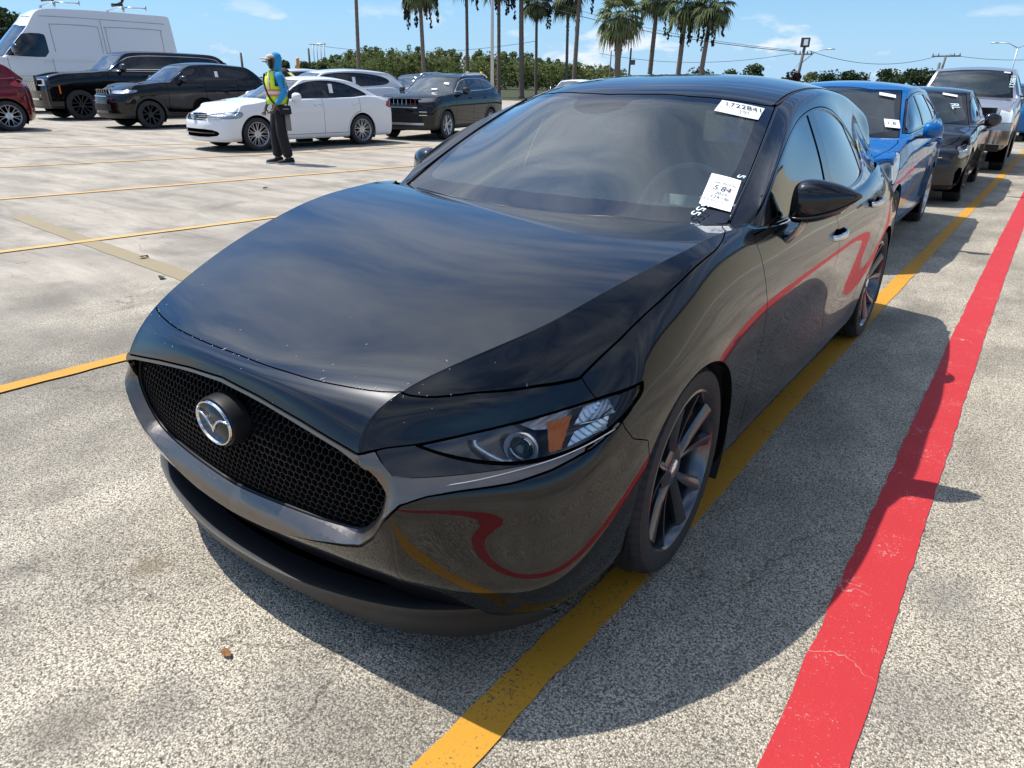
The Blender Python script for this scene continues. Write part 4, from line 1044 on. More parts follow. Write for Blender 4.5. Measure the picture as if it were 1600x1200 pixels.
    # ---- wheel housings and wheels
    for y in (0.005, 2.725):
        for s in (1, -1):
            mb = MB(); n = 28; rings = []
            for x in (.888, .60): rings.append([(s*x, y+.356*math.cos(a), .317+.356*math.sin(a)) for a in np.linspace(-.5, math.pi+.5, n)])
            mb.loft(rings, cap=False, closed=False)
            mb.add([(s*.60, y+.356*math.cos(a), .317+.356*math.sin(a)) for a in np.linspace(-.5, math.pi+.5, n)], [tuple(range(n))]); mb.build('wheel_housing', M['dull_black'], root, sharp=40)
    for y, st in ((0, .042), (2.725, 0)):
        for s in (1, -1): wheel(root, s*.893, y, .325, s, .325, .252, .215, 10, 'pair', 'wheel_grey', steer=st, detail=2)
    mb = MB(); mb.box((0, 1.45, .20), (1.3, 3.7, .04)); mb.box((0, 3.1, .3), (1.3, .6, .2)); mb.build('underbody', M['void'], root, smooth=False)
    # ---- interior
    inr = 'dash_plastic'
    mb = MB(); rows = []
    dsh = [(.44, .905), (.60, .925), (.78, .93), (.92, .915), (1.0, .88), (1.02, .75)]
    V = []; F = []; n = 17
    for (y, z) in dsh:
        for i in range(n):
            x = -.74+1.48*i/(n-1); b = .035*math.exp(-((x-.38)/.2)**2)*(1 if .6 < y < .95 else 0)
            V.append((x, y-.10*(abs(x)/.74)**2*0, z+b-.03*(abs(x)/.74)**4))
    for j in range(len(dsh)-1):
        for i in range(n-1): F.append((j*n+i, j*n+i+1, (j+1)*n+i+1, (j+1)*n+i))
    db = mesh_obj('dashboard', V, F, M[inr], root)
    mb = MB(); mb.box((0, .80, .965), (.24, .02, .07), taper=.96); mb.build('centre_screen', M['gloss_black'], db, smooth=False)
    mb = MB(); mb.box((0, 1.6, .35), (1.6, 3.3, .04)); mb.box((.80, 1.6, .62), (.04, 3.0, .52)); mb.box((-.80, 1.6, .62), (.04, 3.0, .52)); mb.box((0, 3.1, .62), (1.5, .04, .6)); mb.box((0, .46, .6), (1.5, .03, .6)); mb.build('cabin_lining', M['fabric_dark'], root, smooth=False)
    for x in (.38, -.38):
        mb = MB()
        def rr_(cx, cy, cz, w, d, h, tilt, tp=.8):
            rings = []
            for t in np.linspace(0, 1, 7):
                ww = w*(1-(1-tp)*t**2)*(.86 if t in (0, 1) else 1); dd = d*(.6 if t in (0, 1) else 1)*(1-.25*t); yy = cy+tilt*t; zz2 = cz+h*t
                rings.append([(cx+ww/2*math.copysign(abs(math.cos(a))**.55, math.cos(a)), yy+dd/2*math.copysign(abs(math.sin(a))**.7, math.sin(a)), zz2) for a in np.linspace(0, 2*math.pi, 20, endpoint=False)])
            return mb.loft(rings)
        rr_(x, 1.72, .50, .50, .13, .60, .22); mb.box((x, 1.48, .48), (.5, .52, .14), taper=.95)
        st = mb.build('seat', M['fabric_dark'], root)
        mb = MB(); rr_(x, 1.955, 1.13, .27, .10, .17, .03, .9); mb.tube([(x-.06, 1.94, 1.08), (x-.06, 1.955, 1.16)], .007, 6); mb.tube([(x+.06, 1.94, 1.08), (x+.06, 1.955, 1.16)], .007, 6); mb.build('head_rest', M['fabric_grey'], st)
    mb = MB(); mb.box((0, 2.75, .72), (1.25, .14, .5), taper=.9); mb.build('rear_bench', M['fabric_dark'], root)
    # steering wheel
    q = Matrix.Translation((.38, .98, .92)) @ Matrix.Rotation(R(-25), 4, 'X')
    mb = MB(); mb.tube([tuple(q @ Vector((.185*math.cos(a), 0, .185*math.sin(a)))) for a in np.linspace(0, 2*math.pi, 40)], .0145, 8, cap=False); mb.build('steering_wheel', M['dash_plastic'], root)
    mb = MB(); mb.box((0, 0, 0), (.16, .05, .11), M=q); 
    for v in [(.17, 0, .01), (-.17, 0, .01), (0, 0, -.17)]: mb.tube([tuple(q @ Vector((0, 0, 0))), tuple(q @ Vector(v))], .014, 6)
    mb.build('steering_hub', M['dash_plastic'], root.children[-1] if root.children[-1].name.startswith('steering_wheel') else root)
    # sensor pod and rear-view mirror
    mb = MB(); mb.loft([[(w_*math.cos(a)*1.0, y_, z_+h_*math.sin(a)) for a in np.linspace(0, 2*math.pi, 20, endpoint=False)] for y_, z_, w_, h_ in ((.93, 1.26, .06, .03), (.99, 1.28, .10, .035), (1.08, 1.31, .11, .03))]); mb.build('sensor_pod', M['gloss_black'], root)
    mb = MB(); mb.loft([[(.02+.12*math.copysign(abs(math.cos(a))**.6, math.cos(a)), 1.02+dy_, 1.225+.034*k_*math.sin(a)) for a in np.linspace(0, 2*math.pi, 20, endpoint=False)] for dy_, k_ in ((0, .8), (.012, 1), (.03, .95))]); mb.build('interior_mirror', M['gloss_black'], root)
    # ---- paper slips and pen marks on the glass
    def slip(c4, lines, name='auction_slip', pw=None):
        A, B, C, D = [Vector(c) for c in c4]    # top-left, top-right, bottom-right, bottom-left (as read)
        nrm = (B-A).cross(D-A).normalized(); nrm = -nrm if nrm.y > 0 else nrm
        V = []; F = []
        for j in range(5):
            for i in range(5):
                u, v = i/4, j/4; V.append(((A*(1-u)+B*u)*(1-v)+(D*(1-u)+C*u)*v)+nrm*(.0045+.002*math.sin(3*u+2*v)))
        for j in range(4):
            for i in range(4): F.append((j*5+i, j*5+i+1, (j+1)*5+i+1, (j+1)*5+i))
        o = mesh_obj(name, V, F, M['paper'], root)
        X = ((B-A)+(C-D)).normalized(); W_ = ((B-A).length+(C-D).length)/2; Hh = ((D-A).length+(C-B).length)/2
        for u, v, size, txt, mt, al in lines:
            O = (A*(1-u)+B*u)*(1-v)+(D*(1-u)+C*u)*v
            Yv = ((A-D)+(B-C)).normalized()
            Xp = X; Z = Xp.cross(Yv)
            t = text_mesh(txt, size*Hh, M[mt], 'lettering', o, O+nrm*.0075, Xp, Yv if Z.dot(nrm) > 0 else -Yv, 0.0, al)
        return o
    slip([(.440, 1.124, 1.333), (.587, 1.203, 1.305), (.598, 1.110, 1.268), (.447, 1.033, 1.295)],
         [(.55, .30, .44, '1722841', 'ink', 'CENTER'), (.20, .60, .16, 'SAW 08', 'ink_grey', 'CENTER'), (.62, .66, .20, '27E4', 'ink', 'CENTER'), (.25, .80, .10, '- - - - - - -', 'ink_grey', 'CENTER'), (.62, .86, .13, 'JM 18 P', 'ink', 'CENTER')])
    slip([(.584, .732, 1.098), (.692, .737, 1.080), (.722, .580, .998), (.610, .578, 1.012)],
         [(.12, .12, .06, 'MTHM', 'ink_grey', 'CENTER'), (.55, .25, .085, 'Sale 2024 46', 'ink', 'CENTER'), (.52, .42, .21, '5:84', 'ink', 'CENTER'), (.54, .575, .12, '2019', 'ink', 'CENTER'), (.54, .70, .12, '124,146', 'ink', 'CENTER'), (.52, .82, .11, 'ERIMIIIEIIEIIIEIII', 'ink_grey', 'CENTER')])
    Xd = Vector((.055, -.16, -.082)).normalized(); Yd = Vector((1, .1, -.1)).normalized()
    text_mesh('555', .052, M['paint_pen'], 'pen_number', wsg, (.632, .545, .998), Vector((-.25, -.75, -.42)), Vector((.95, -.25, .0)), .008)
    text_mesh('5', .045, M['paint_pen'], 'pen_number', wsg, (.685, .752, 1.090), Vector((-.25, -.75, -.42)), Vector((.95, -.25, .0)), .008)
    return root
build_hero()
# ---------------------------------------------------------------- the other vehicles: same panel kit, one specification each
def gcar(name, label, cat, loc, rz, S, scale=1.0, group=None):
    root = empty(name, label, cat, loc, R(rz), group, scale)
    W, L0, WB, L1, H = S['W'], S['L0'], S['WB'], S['L1'], S['H']
    zb, zf, zc, yc, zbf, zbr = S.get('zb', .22), S['zf'], S['zc'], S['yc'], S['zbelt'], S.get('zbelt_r', S['zbelt'])
    Rn, Rr_ = S.get('nose', .35), S.get('tail', .25); PT = M[S['paint']]; eb = S.get('edge', .92)
    fr5 = [0, .26, .52, .74, .90]
    zr = S['zrear']            # height of the rear deck edge
    def rowz(zt): return [zb, zb+.05, zb+(zt-zb)*.22, zb+(zt-zb)*.42, zb+(zt-zb)*.60, zb+(zt-zb)*.78, zb+(zt-zb)*.92, zt]
    fo = S.get('front', [.06, .02, 0, 0, .0, .03, .08, .20]); ro = S.get('rear', [.08, .03, 0, 0, 0, .02, .05, .12])
    wo = [.08, .03, .012, .004, 0, .006, .035, None]
    def fcol(f, k=3.0):
        out = []
        for r in range(8):
            x = f*W*(1-(wo[r] if wo[r] is not None else 1-eb)*.5); out.append((x, -L0+fo[r]+Rn*f**k, rowz(zf)[r]))
        return out
    def rcol(f):
        return [(f*W*(1-(wo[r] if wo[r] is not None else 1-eb)*.5), WB+L1-ro[r]-Rr_*f**3.2, rowz(zr)[r]) for r in range(8)]
    front = [fcol(f) for f in fr5]; rear = [rcol(f) for f in fr5]
    def scol(y, w, zt, ed):
        zz = rowz(zt); return [(w-(wo[r] if wo[r] is not None else 0)*1.0 if r < 7 else ed, y, zz[r]) for r in range(8)]
    yfc, yrc = -L0+fo[7]+Rn*1.0+.05, WB+L1-Rr_-.10
    c = scol(-L0+Rn*1.05, W*.965, zf+.012, W*eb*.96)
    c = [(p[0], -L0+fo[r]*.7+Rn*1.15, p[2]) for r, p in enumerate(c)]
    d = scol(yrc, W*.955, zr, W*eb*.93); d = [(p[0], WB+L1-Rr_*1.15-ro[r]*.8, p[2]) for r, p in enumerate(d)]
    ys = [-.30, -.05, .22, yc*.55+.12, yc+.05] if yc > .4 else [-.3, -.1, .08, .2, .34]
    ys = sorted(ys); last = ys[-1]
    ys += list(np.linspace(last+.4, WB-.42, 4)) + [WB-.12, WB+.15, WB+min(.42, L1*.45)]
    sides = []; top = []
    for y in ys:
        if y <= yc: t = (y+L0)/(yc+L0); zt = zf+(zc-zf)*max(0, t)**S.get('hoodpow', .75); zt = zt-.02
        else:
            t = (y-yc)/(WB+L1-yc); zt = zbf+(zbr-zbf)*t
            if S['type'] == 'sedan' and y > WB: zt = zbr+(zr-zbr)*(y-WB)/L1
        wf = 1-.02*((y-WB/2)/(WB/2+.6))**2
        ed = W*eb*(1-.05*max(0, (y-WB)/L1)); sides.append(scol(y, W*wf, zt, ed))
        zcen = zt+ (S.get('crown', .035) if y <= yc else .01)
        if S['type'] == 'sedan' and y > WB: zcen = zt+.03
        top.append([(f*ed, y, zcen-(zcen-zt)*f**2.5) for f in fr5])
    lv = S.get('lv', 2)
    m = smooth_fit(*tub(front, c, sides, d, rear, top), levels=lv)
    S['FV'] = m.V[(m.V[:, 1] < .1) & (m.N[:, 1] < -.15)].copy(); FRONT_[0] = S
    seams = []
    Rt = S['Rt']; ar = Rt+S.get('arch', .045)
    for y in (0, WB):
        if S.get('clad'):
            f = circle_region(y, Rt, ar+.06); cl, m, _ = panel(m, f, 0, 2); g2 = circle_region(y, Rt, ar); cl = refine(cl, g2, 1); _, cl = clip(cl, g2(cl.V)); piece(cl, 'arch_trim', M['matte_plastic'], root, .02, shift=.006, both='pair')
        else:
            f = circle_region(y, Rt, ar); m = refine(m, f, 2); _, m = clip(m, f(m.V))
    # cabin deck away
    yre = S['deck_end']
    fd2 = region([0, 1], [(-.1, yc-.06, 1), (W*.72, yc, 1), (W*eb-.03, yc+.12, 1), (W*eb-.03, yre-.25, 1), (W*.75, yre, 1), (-.1, yre, 1)], lo=(2, zbf-.12), rnd=0)
    m = refine(m, fd2, 1); _, m = clip(m, fd2(m.V))
    for (nm, poly, mat, sh, kw) in S.get('cuts', []):
        f = region(kw.get('ax', [1, 2]), poly, lo=kw.get('lo', (0, W*.3)), hi=kw.get('hi'), rnd=kw.get('rnd', 1))
        pc, m, rg = panel(m, f, kw.get('gap', .004), 2); 
        if rg: seams.append(rg)
        piece(pc, nm, M[mat] if mat else PT, root, .012, shift=sh, both=kw.get('both', 'pair'))
    yh = -L0+S.get('hoodgap', .20)
    fh = region([0, 1], [(-.1, yh+.0, 1), (W*.45, yh+.03), (W*.78, yh+Rn*.55), (W*eb*.93, yh+Rn*1.4), (W*eb*.95, yc*.8), (W*.80, yc+.02, 1), (-.1, yc-.07, 1)], lo=(2, zf-.10), rnd=1)
    hood, m, rg = panel(m, fh, .004, 1); seams.append(rg); piece(hood, 'bonnet', PT, root, .012, both='merge')
    for (a, b) in S.get('doors', []):
        f = region([1, 2], [(a, zbf+.08, 1), (a, zb+.10, 1), (b, zb+.10, 1), (b+S.get('dslant', 0), zb+.35), (b, zbf+.08, 1)] if S.get('slantlast') else [(a, zbf+.08, 1), (a, zb+.10, 1), (b, zb+.10, 1), (b, zbf+.08, 1)], lo=(0, W*.6), rnd=0)
        arc = lambda V, f=f: np.maximum(f(V), np.maximum(ar+.03-np.hypot(V[:, 1]-WB, V[:, 2]-Rt), ar+.03-np.hypot(V[:, 1], V[:, 2]-Rt)))
        dp, m, rg = panel(m, arc, .005, 1)
        if not dp.F: continue
        seams.append(rg); dd = piece(dp, 'door', PT, root, .012, both='pair')
        for k, s in enumerate((1, -1)):
            hx = W+.002; hy = b-.22; hz = zbf-.10
            mb = MB(); mb.tube([(s*(hx-.02), hy, hz), (s*(hx+.02), hy+.03, hz+.004), (s*(hx+.02), hy+.15, hz+.008), (s*(hx-.02), hy+.18, hz+.008)], .013, 8); mb.build('handle', M[S.get('handle', 'chrome')] if S.get('handle') else PT, dd[k])
    if S.get('lowblack'):
        f = lambda V: V[:, 2]-S['lowblack']; m = refine(m, f, 1); low, m = clip(m, f(m.V)); piece(low, 'lower_trim', M['matte_plastic'], root, .01, shift=.004, both='merge')
    piece(m, 'body', PT, root, .02, both='merge'); piece(join(*seams), 'panel_gap', M['void'], root, 0, shift=-.008, both='merge')
    # glasshouse
    xr, yh_, zh = S['xr'], S['yh'], S['zh']; bow = S.get('bow', .14); rows = []
    def brow(y, zcen, ye, ze, xe, xw, zw, yb, zbt, xb):
        return [(0, y, zcen), (xe*.5, y+(ye-y)*.3, zcen+(ze-zcen)*.25), (xe, ye, ze), (xw, ye+.01, zw), ((xw+xb)/2+.012, (ye+yb)/2, (zw+zbt)/2), (xb, yb, zbt)]
    xb = W*eb-.008
    zbl = lambda y: zbf+(zbr-zbf)*(y-yc)/(WB+L1-yc)-.01
    z0 = zc-.03
    rows.append(brow(yc-.10, z0-.06, yc+bow-.1, z0-.06, W*.80, W*.86, z0-.07, yc+bow, z0-.08, xb))
    for t in (0, .33, .67, 1):
        zz = z0+(zh-z0)*t; y = yc-.02+(yh_-yc)*t; ye = y+bow; xe = W*.82+(xr-W*.82)*t; xw = min(xb-.01, xe+.05+.02*(1-t)); zw = zz-.03-.02*t
        rows.append(brow(y, zz+.03*math.sin(math.pi*t)*.6, ye, zz-.022*t, xe, xw, max(zw, zbl(ye)+.004), ye+.02*(1-t), zbl(ye), xb))
    for (y, z) in S['roof']:
        rows.append(brow(y, z, y, z-.045, xr*(1-.02*max(0, y-1.5)), (xr+.06)*(1-.02*max(0, y-1.5)), z-.10, y, zbl(y), xb))
    for (y, z, f) in S['back']:   # f = how far the section has dropped to the belt
        zs = z-.02; xw = (xr+.05)*(1-f)+(xb-.04)*f
        rows.append(brow(y, z, y-S.get('backbow', .06), zs, xr*(1-f)*.97+(xb-.10)*f, xw*.985, max(zs-.04*(1-f), zbl(y)-.002), y-S.get('backbow', .06)-.02, min(zbl(y), zs), xb-.02-.03*f))
    g = smooth_fit(*grid_cage(rows), levels=lv+ (1 if lv < 3 else 0))
    seals = []
    WS = [(-.2, yc-.02, 1), (W*.45, yc+.02, 1), (W*.70, yc+bow*.75, 1), (W*.815, yc+bow+.02, 1), ((W*.815+xr)/2-.01, (yc+yh_)/2+bow, 1), (xr-.015, yh_+bow-.03, 1), (xr*.55, yh_+.03, 1), (0, yh_, 1), (-.2, yh_, 1)]
    ws, g, rg = panel(g, region([0, 1], WS, rnd=0), .004, 2); seals.append(rg)
    wsin = region([0, 1], [(-.2, yc+.07, 1), (W*.45, yc+.11, 1), (W*.66, yc+bow*.75+.09), (W*.76, yc+bow+.12), ((W*.80+xr)/2-.06, (yc+yh_)/2+bow, 1), (xr-.07, yh_+bow-.08), (xr*.55, yh_-.03, 1), (0, yh_-.06, 1), (-.2, yh_-.06, 1)], rnd=1)
    GLASS[root.name] = ws; ws = refine(ws, wsin, 1); wg, frit = clip(ws, wsin(ws.V))
    w_ = piece(wg, 'windscreen', M['windshield_glass'] if not S.get('wstint') else M['clear_glass'], root, 0, shift=-.003, both='merge')[0]
    piece(frit, 'windscreen_border', M['gloss_black'], w_, .004, shift=-.003, both='merge')
    pil = S['dlo']
    f0 = region([1, 2], pil, lo=(0, xr*.70), rnd=S.get('dlornd', 2))
    def fdl(V):
        lim = np.interp(V[:, 1], [yc+bow, yh_+bow], [W*.82+.02, xr+.022]); return np.where(V[:, 1] < yh_+bow+.05, np.maximum(f0(V), lim-V[:, 0]), f0(V))
    if pil:
        dl, g, rg = panel(g, fdl, .003, 2); seals.append(rg)
        fi = lambda V: fdl(V)+.02; dl = refine(dl, fi, 1); gl, frm = clip(dl, fi(dl.V))
        piece(frm, 'window_frame', M[S.get('frame', 'gloss_black')], root, .008, shift=.001, both='pair')
        last_ = -9; cutm = gl
        for (py, pw, slant) in S['pillars']:
            f = lambda V: np.maximum(np.abs(V[:, 1]-(py+slant*(V[:, 2]-zbf)))-pw/2, xr*.7-V[:, 0])
            pc, cutm, _ = panel(cutm, f, 0, 1); piece(pc, 'pillar_trim', M['gloss_black'], root, .004, shift=-.001, both='pair')
        cuts_y = [p[0]+p[1]/2 for p in S['pillars']]
        rest = cutm
        for py in cuts_y:
            a, rest = clip(rest, rest.V[:, 1]-(py-.0)-0.0*rest.V[:, 2]) if rest.F else (rest, rest)
            if a.F: piece(a, 'side_window', M[S.get('glass', 'tint_glass')], root, .003, shift=-.006, both='pair')
        if rest.F: piece(rest, 'side_window', M[S.get('glass', 'tint_glass')], root, .003, shift=-.006, both='pair')
    if S.get('rearglass'):
        rgp = region([0, 2], S['rearglass'], lo=(1, S['rg_y']), rnd=0); rgl, g, rg = panel(g, rgp, .003, 1); piece(rgl, 'rear_window', M['tint_glass'], root, .003, shift=-.003, both='merge')
    GH[root.name] = g
    piece(g, 'roof', M[S.get('roofmat', S['paint'])], root, .02, both='merge'); piece(join(*seals), 'glass_seal', M['void'], root, 0, shift=-.006, both='merge')
    if S.get('belt_chrome'):
        y0, y1 = S['belt_chrome']; pts = [(xb+.006, y, zbl(y)+.02) for y in np.linspace(y0, y1, 8)]
        mb = MB(); strip_along(pts, lambda i: (.95, 0, .3), .016, .005, mb); mirror_build(mb, 'belt_moulding', M['chrome'], root)
    # mirrors
    my, mz = S.get('mirror', (yc+bow+.28, zbf+.07)); big = S.get('bigmirror', 1.0)
    for s in (1, -1):
        mb = MB(); rings = []
        for x, hy, hz in ((-.01, .03, .05), (.0, .055, .078), (.05, .075, .09), (.12, .07, .085), (.17, .05, .06), (.19, .02, .02)):
            rings.append([(s*(W+.0+x*big), my+hy*math.cos(a)*(.5 if math.cos(a) > 0 else 1)+x*.25, mz+hz*big*math.copysign(abs(math.sin(a))**.8, math.sin(a))) for a in np.linspace(0, 2*math.pi, 18, endpoint=False)])
        mb.loft(rings); mm = mb.build('wing_mirror', M[S.get('mirrormat', S['paint'])], root)
        mb = MB(); mb.tube([(s*(W*eb-.04), my+.02, mz-.06), (s*(W+.04), my+.02, mz-.055)], [.045, .03], 10, flat=.5); mb.build('mirror_foot', M['matte_plastic'], mm)
    # wheels, housings, floor
    for y in (0, WB):
        for s in (1, -1):
            mb = MB(); n = 20; mb.loft([[(s*x, y+(ar+.004)*math.cos(a), Rt+(ar+.004)*math.sin(a)) for a in np.linspace(-.5, math.pi+.5, n)] for x in (W-.02, W-.33)], cap=False, closed=False)
            mb.add([(s*(W-.33), y+(ar+.004)*math.cos(a), Rt+(ar+.004)*math.sin(a)) for a in np.linspace(-.5, math.pi+.5, n)], [tuple(range(n))]); mb.build('wheel_housing', M['void'], root, smooth=False)
            wheel(root, s*(W-.005), y, Rt, s, Rt, S['Rr'], S.get('ww', .22), S['spokes'], S['style'], S['wmat'], detail=1)
    mb = MB(); mb.box((0, (WB+L1-L0)/2, zb+.03), (W*1.5, WB+L0+L1-.5, .05)); mb.box((0, (yc+yre)/2, zbf-.35), (W*1.6, yre-yc-.1, .05)); mb.build('floor_pan', M['void'], root, smooth=False)
    mb = MB(); mb.box((0, yc+.28, zbf-.10), (W*1.55, .5, .16), taper=.95); mb.build('dashboard', M['dash_plastic'], root)
    for x in (W*.42, -W*.42):
        mb = MB(); mb.box((x, yc+1.28, zbf-.12), (.5, .14, .62), taper=.85); mb.box((x, yc+1.33, zbf+.28), (.26, .10, .17), taper=.9); mb.build('seat', M['fabric_dark'], root)
    mb = MB(); cx, cy, cz = W*.42, yc+.62, zbf-.02; mb.tube([(cx+.18*math.cos(a), cy+.06*math.sin(a), cz+.17*math.sin(a)) for a in np.linspace(0, 2*math.pi, 24)], .013, 6, cap=False); mb.build('steering_wheel', M['dash_plastic'], root)
    if S['type'] != 'van':
        mb = MB(); mb.box((0, min(WB-.1, yre-.6), zbf-.1), (W*1.4, .14, .6), taper=.9); mb.build('rear_bench', M['fabric_dark'], root)
    # lamps, grille and trim given as boxes on the skin
    for (nm, parts_, mat) in (S['boxes']() if 'boxes' in S else []):
        mb = MB()
        for (cx, cy, cz, dx, dy, dz, *rt) in parts_: mb.box((cx, cy, cz), (dx, dy, dz), rt[0] if rt else 0)
        o = mb.build(nm, M[mat], root, smooth=False)
        if len(parts_) < 3: bv = o.modifiers.new('bevel', 'BEVEL'); bv.width = .006; bv.segments = 2
    return root
FRONT_ = [None]; GLASS = {}; GH = {}
def on_front(S, f, z=None):   # y of the nose skin at lateral fraction f and height z
    V = S['FV']; d = (V[:, 0]-abs(f)*S['W'])**2+(V[:, 2]-z)**2; i = np.argpartition(d, 4)[:4]; w = 1/(d[i]+1e-5); return float((V[i, 1]*w).sum()/w.sum())
def slots(S, n, x0, x1, z0, z1, w, dy=-.004, dp=.03):
    out = []
    for i in range(n):
        x = x0+(x1-x0)*(i+.5)/n; f = x/S['W']; out.append((x, on_front(S, f, (z0+z1)/2)+dy, (z0+z1)/2, w, dp, z1-z0))
    return out
def bars(S, zs, x0, x1, h, dy=-.004, n=10, dp=.03):
    out = []
    for z in zs:
        for i in range(n):
            xa, xb_ = x0+(x1-x0)*i/n, x0+(x1-x0)*(i+1)/n; ya, yb = on_front(S, xa/S['W'], z), on_front(S, xb_/S['W'], z)
            out.append(((xa+xb_)/2, (ya+yb)/2+dy, z, math.hypot(xb_-xa, yb-ya)+.004, dp, h, math.atan2(yb-ya, xb_-xa)))
    return out
def slip_on(root, A, X, Y, w, h, txt=None, mat='paper', off=.012, size=.5):
    A = Vector(A); X = Vector(X).normalized(); Y = Vector(Y).normalized(); n = X.cross(Y)
    if n.y < -.1 and root.name in GLASS:   # lay it on the windscreen skin
        G = GLASS[root.name]; i = np.argmin((G.V[:, 0]-A.x)**2+(G.V[:, 2]-A.z)**2); A = Vector(G.V[i]); n = Vector(G.N[i]); X = (X-n*X.dot(n)).normalized(); Y = n.cross(X)
    p = [A-X*w/2-Y*h/2, A+X*w/2-Y*h/2, A+X*w/2+Y*h/2, A-X*w/2+Y*h/2]; p = [q+n*off for q in p]
    o = mesh_obj('auction_slip', p+[q+n*.001 for q in p], [(0, 1, 2, 3), (4, 5, 6, 7), (0, 1, 5, 4), (1, 2, 6, 5), (2, 3, 7, 6), (3, 0, 4, 7)], M[mat], root, smooth=False)
    if txt: text_mesh(txt, h*size, M['ink'], 'lettering', o, A+n*(off+.003), X, Y, 0)
    return o
def place(contact, rz, W, scale=1.0):
    """origin of a car whose left front tyre stands at contact"""
    return (contact[0]-W*scale*math.cos(R(rz)), contact[1]-W*scale*math.sin(R(rz)), 0)
# --- blue hatchback
S = dict(type='hatch', W=.86, L0=.78, WB=2.49, L1=.70, H=1.47, zb=.20, zf=.76, zc=1.00, yc=.30, zbelt=.99, zbelt_r=1.10, zrear=1.0, nose=.42, tail=.25, paint='paint_blue', hoodpow=.8,
  xr=.56, yh=1.05, zh=1.40, bow=.22, roof=[(1.45, 1.455), (1.95, 1.465), (2.45, 1.44)], back=[(2.85, 1.39, .0), (3.02, 1.20, .6), (3.08, 1.03, 1.)], deck_end=3.05,
  dlo=[(.42, 1.02, 1), (.95, 1.25), (1.3, 1.35), (1.9, 1.375), (2.4, 1.34), (2.68, 1.25), (2.6, 1.13), (2.3, 1.085), (1.4, 1.045)], pillars=[(.72, .03, 0), (1.52, .07, -.1), (2.3, .06, -.2)], doors=[(.50, 1.52), (1.52, 2.45)], glass='tint_glass',
  Rt=.305, Rr=.215, spokes=16, style='fine', wmat='wheel_silver', lowblack=.27, mirrormat='paint_blue', mirror=(.80, 1.05), bigmirror=.78,
  cuts=[('headlamp', [(-.55, .70), (-.10, .92), (.02, .90), (-.08, .78), (-.30, .66)], 'led', -.002, dict(lo=(0, .4)))], lv=3)
FI = gcar('parked_car', 'bright blue hatchback parked directly behind the black foreground car', 'car', (-.26, 5.02, 0), 1, S, 1.0, 'cars in the right-hand row')
slip_on(FI, (.46, 1.22, 1.325), (1, .30, -.05), (-.1, .72, .40), .15, .05)
slip_on(FI, (.58, .72, 1.09), (1, .45, -.12), (-.1, .72, .40), .13, .13, '1 8:')
# --- charcoal saloon
S = dict(type='sedan', W=.91, L0=.90, WB=2.72, L1=1.0, H=1.44, zb=.20, zf=.72, zc=.95, yc=.42, zbelt=.95, zbelt_r=1.0, zrear=.98, nose=.45, tail=.3, paint='paint_charcoal', hoodpow=.7,
  xr=.58, yh=1.10, zh=1.37, bow=.22, roof=[(1.5, 1.425), (1.95, 1.44), (2.4, 1.41)], back=[(2.75, 1.30, .25), (3.05, 1.12, .7), (3.2, 1.0, 1.)], deck_end=3.15,
  dlo=[(.55, .98, 1), (1.1, 1.24), (1.5, 1.335), (2.0, 1.35), (2.5, 1.26), (2.85, 1.10), (2.7, 1.03), (2.0, 1.0)], pillars=[(1.68, .07, -.1)], doors=[(.55, 1.66), (1.66, 2.65)], belt_chrome=None,
  Rt=.33, Rr=.24, spokes=10, style='pair', wmat='wheel_black', mirrormat='gloss_black', mirror=(.92, 1.01),
  cuts=[('headlamp', [(-.62, .56), (-.50, .72), (-.12, .77), (-.05, .74), (-.20, .64)], 'lamp_clear', -.003, dict(lo=(0, .35))), ('bumper_vent', [(-.58, .25), (-.60, .48), (-.42, .46), (-.46, .25)], 'void', -.03, dict(lo=(0, .5)))], lv=3)
S['boxes'] = lambda S=S: [('grille', bars(S, (.50, .56, .62), -.42, .42, .03), 'gloss_black'), ('lamp_bar', bars(S, (.60,), .40, .62, .012, -.012, 5) + bars(S, (.60,), -.62, -.40, .012, -.012, 5), 'chrome')]
KI = gcar('parked_car', 'dark charcoal saloon with a white marked windscreen, behind the blue hatchback', 'car', (-.17, 9.62, 0), 1, S, 1.0, 'cars in the right-hand row')
slip_on(KI, (.38, 1.24, 1.315), (1, .25, -.05), (-.1, .72, .42), .20, .05); text_mesh('RL', .16, M['paint_pen'], 'pen_number', KI, (.50, .86, 1.17), (.25, -.55, -.28), (1, .25, -.1), .012)
text_mesh('R', .07, MATS['lamp_red'], 'pen_number', KI, (.22, 1.19, 1.315), (1, .2, -.05), (-.1, .72, .42), .012)
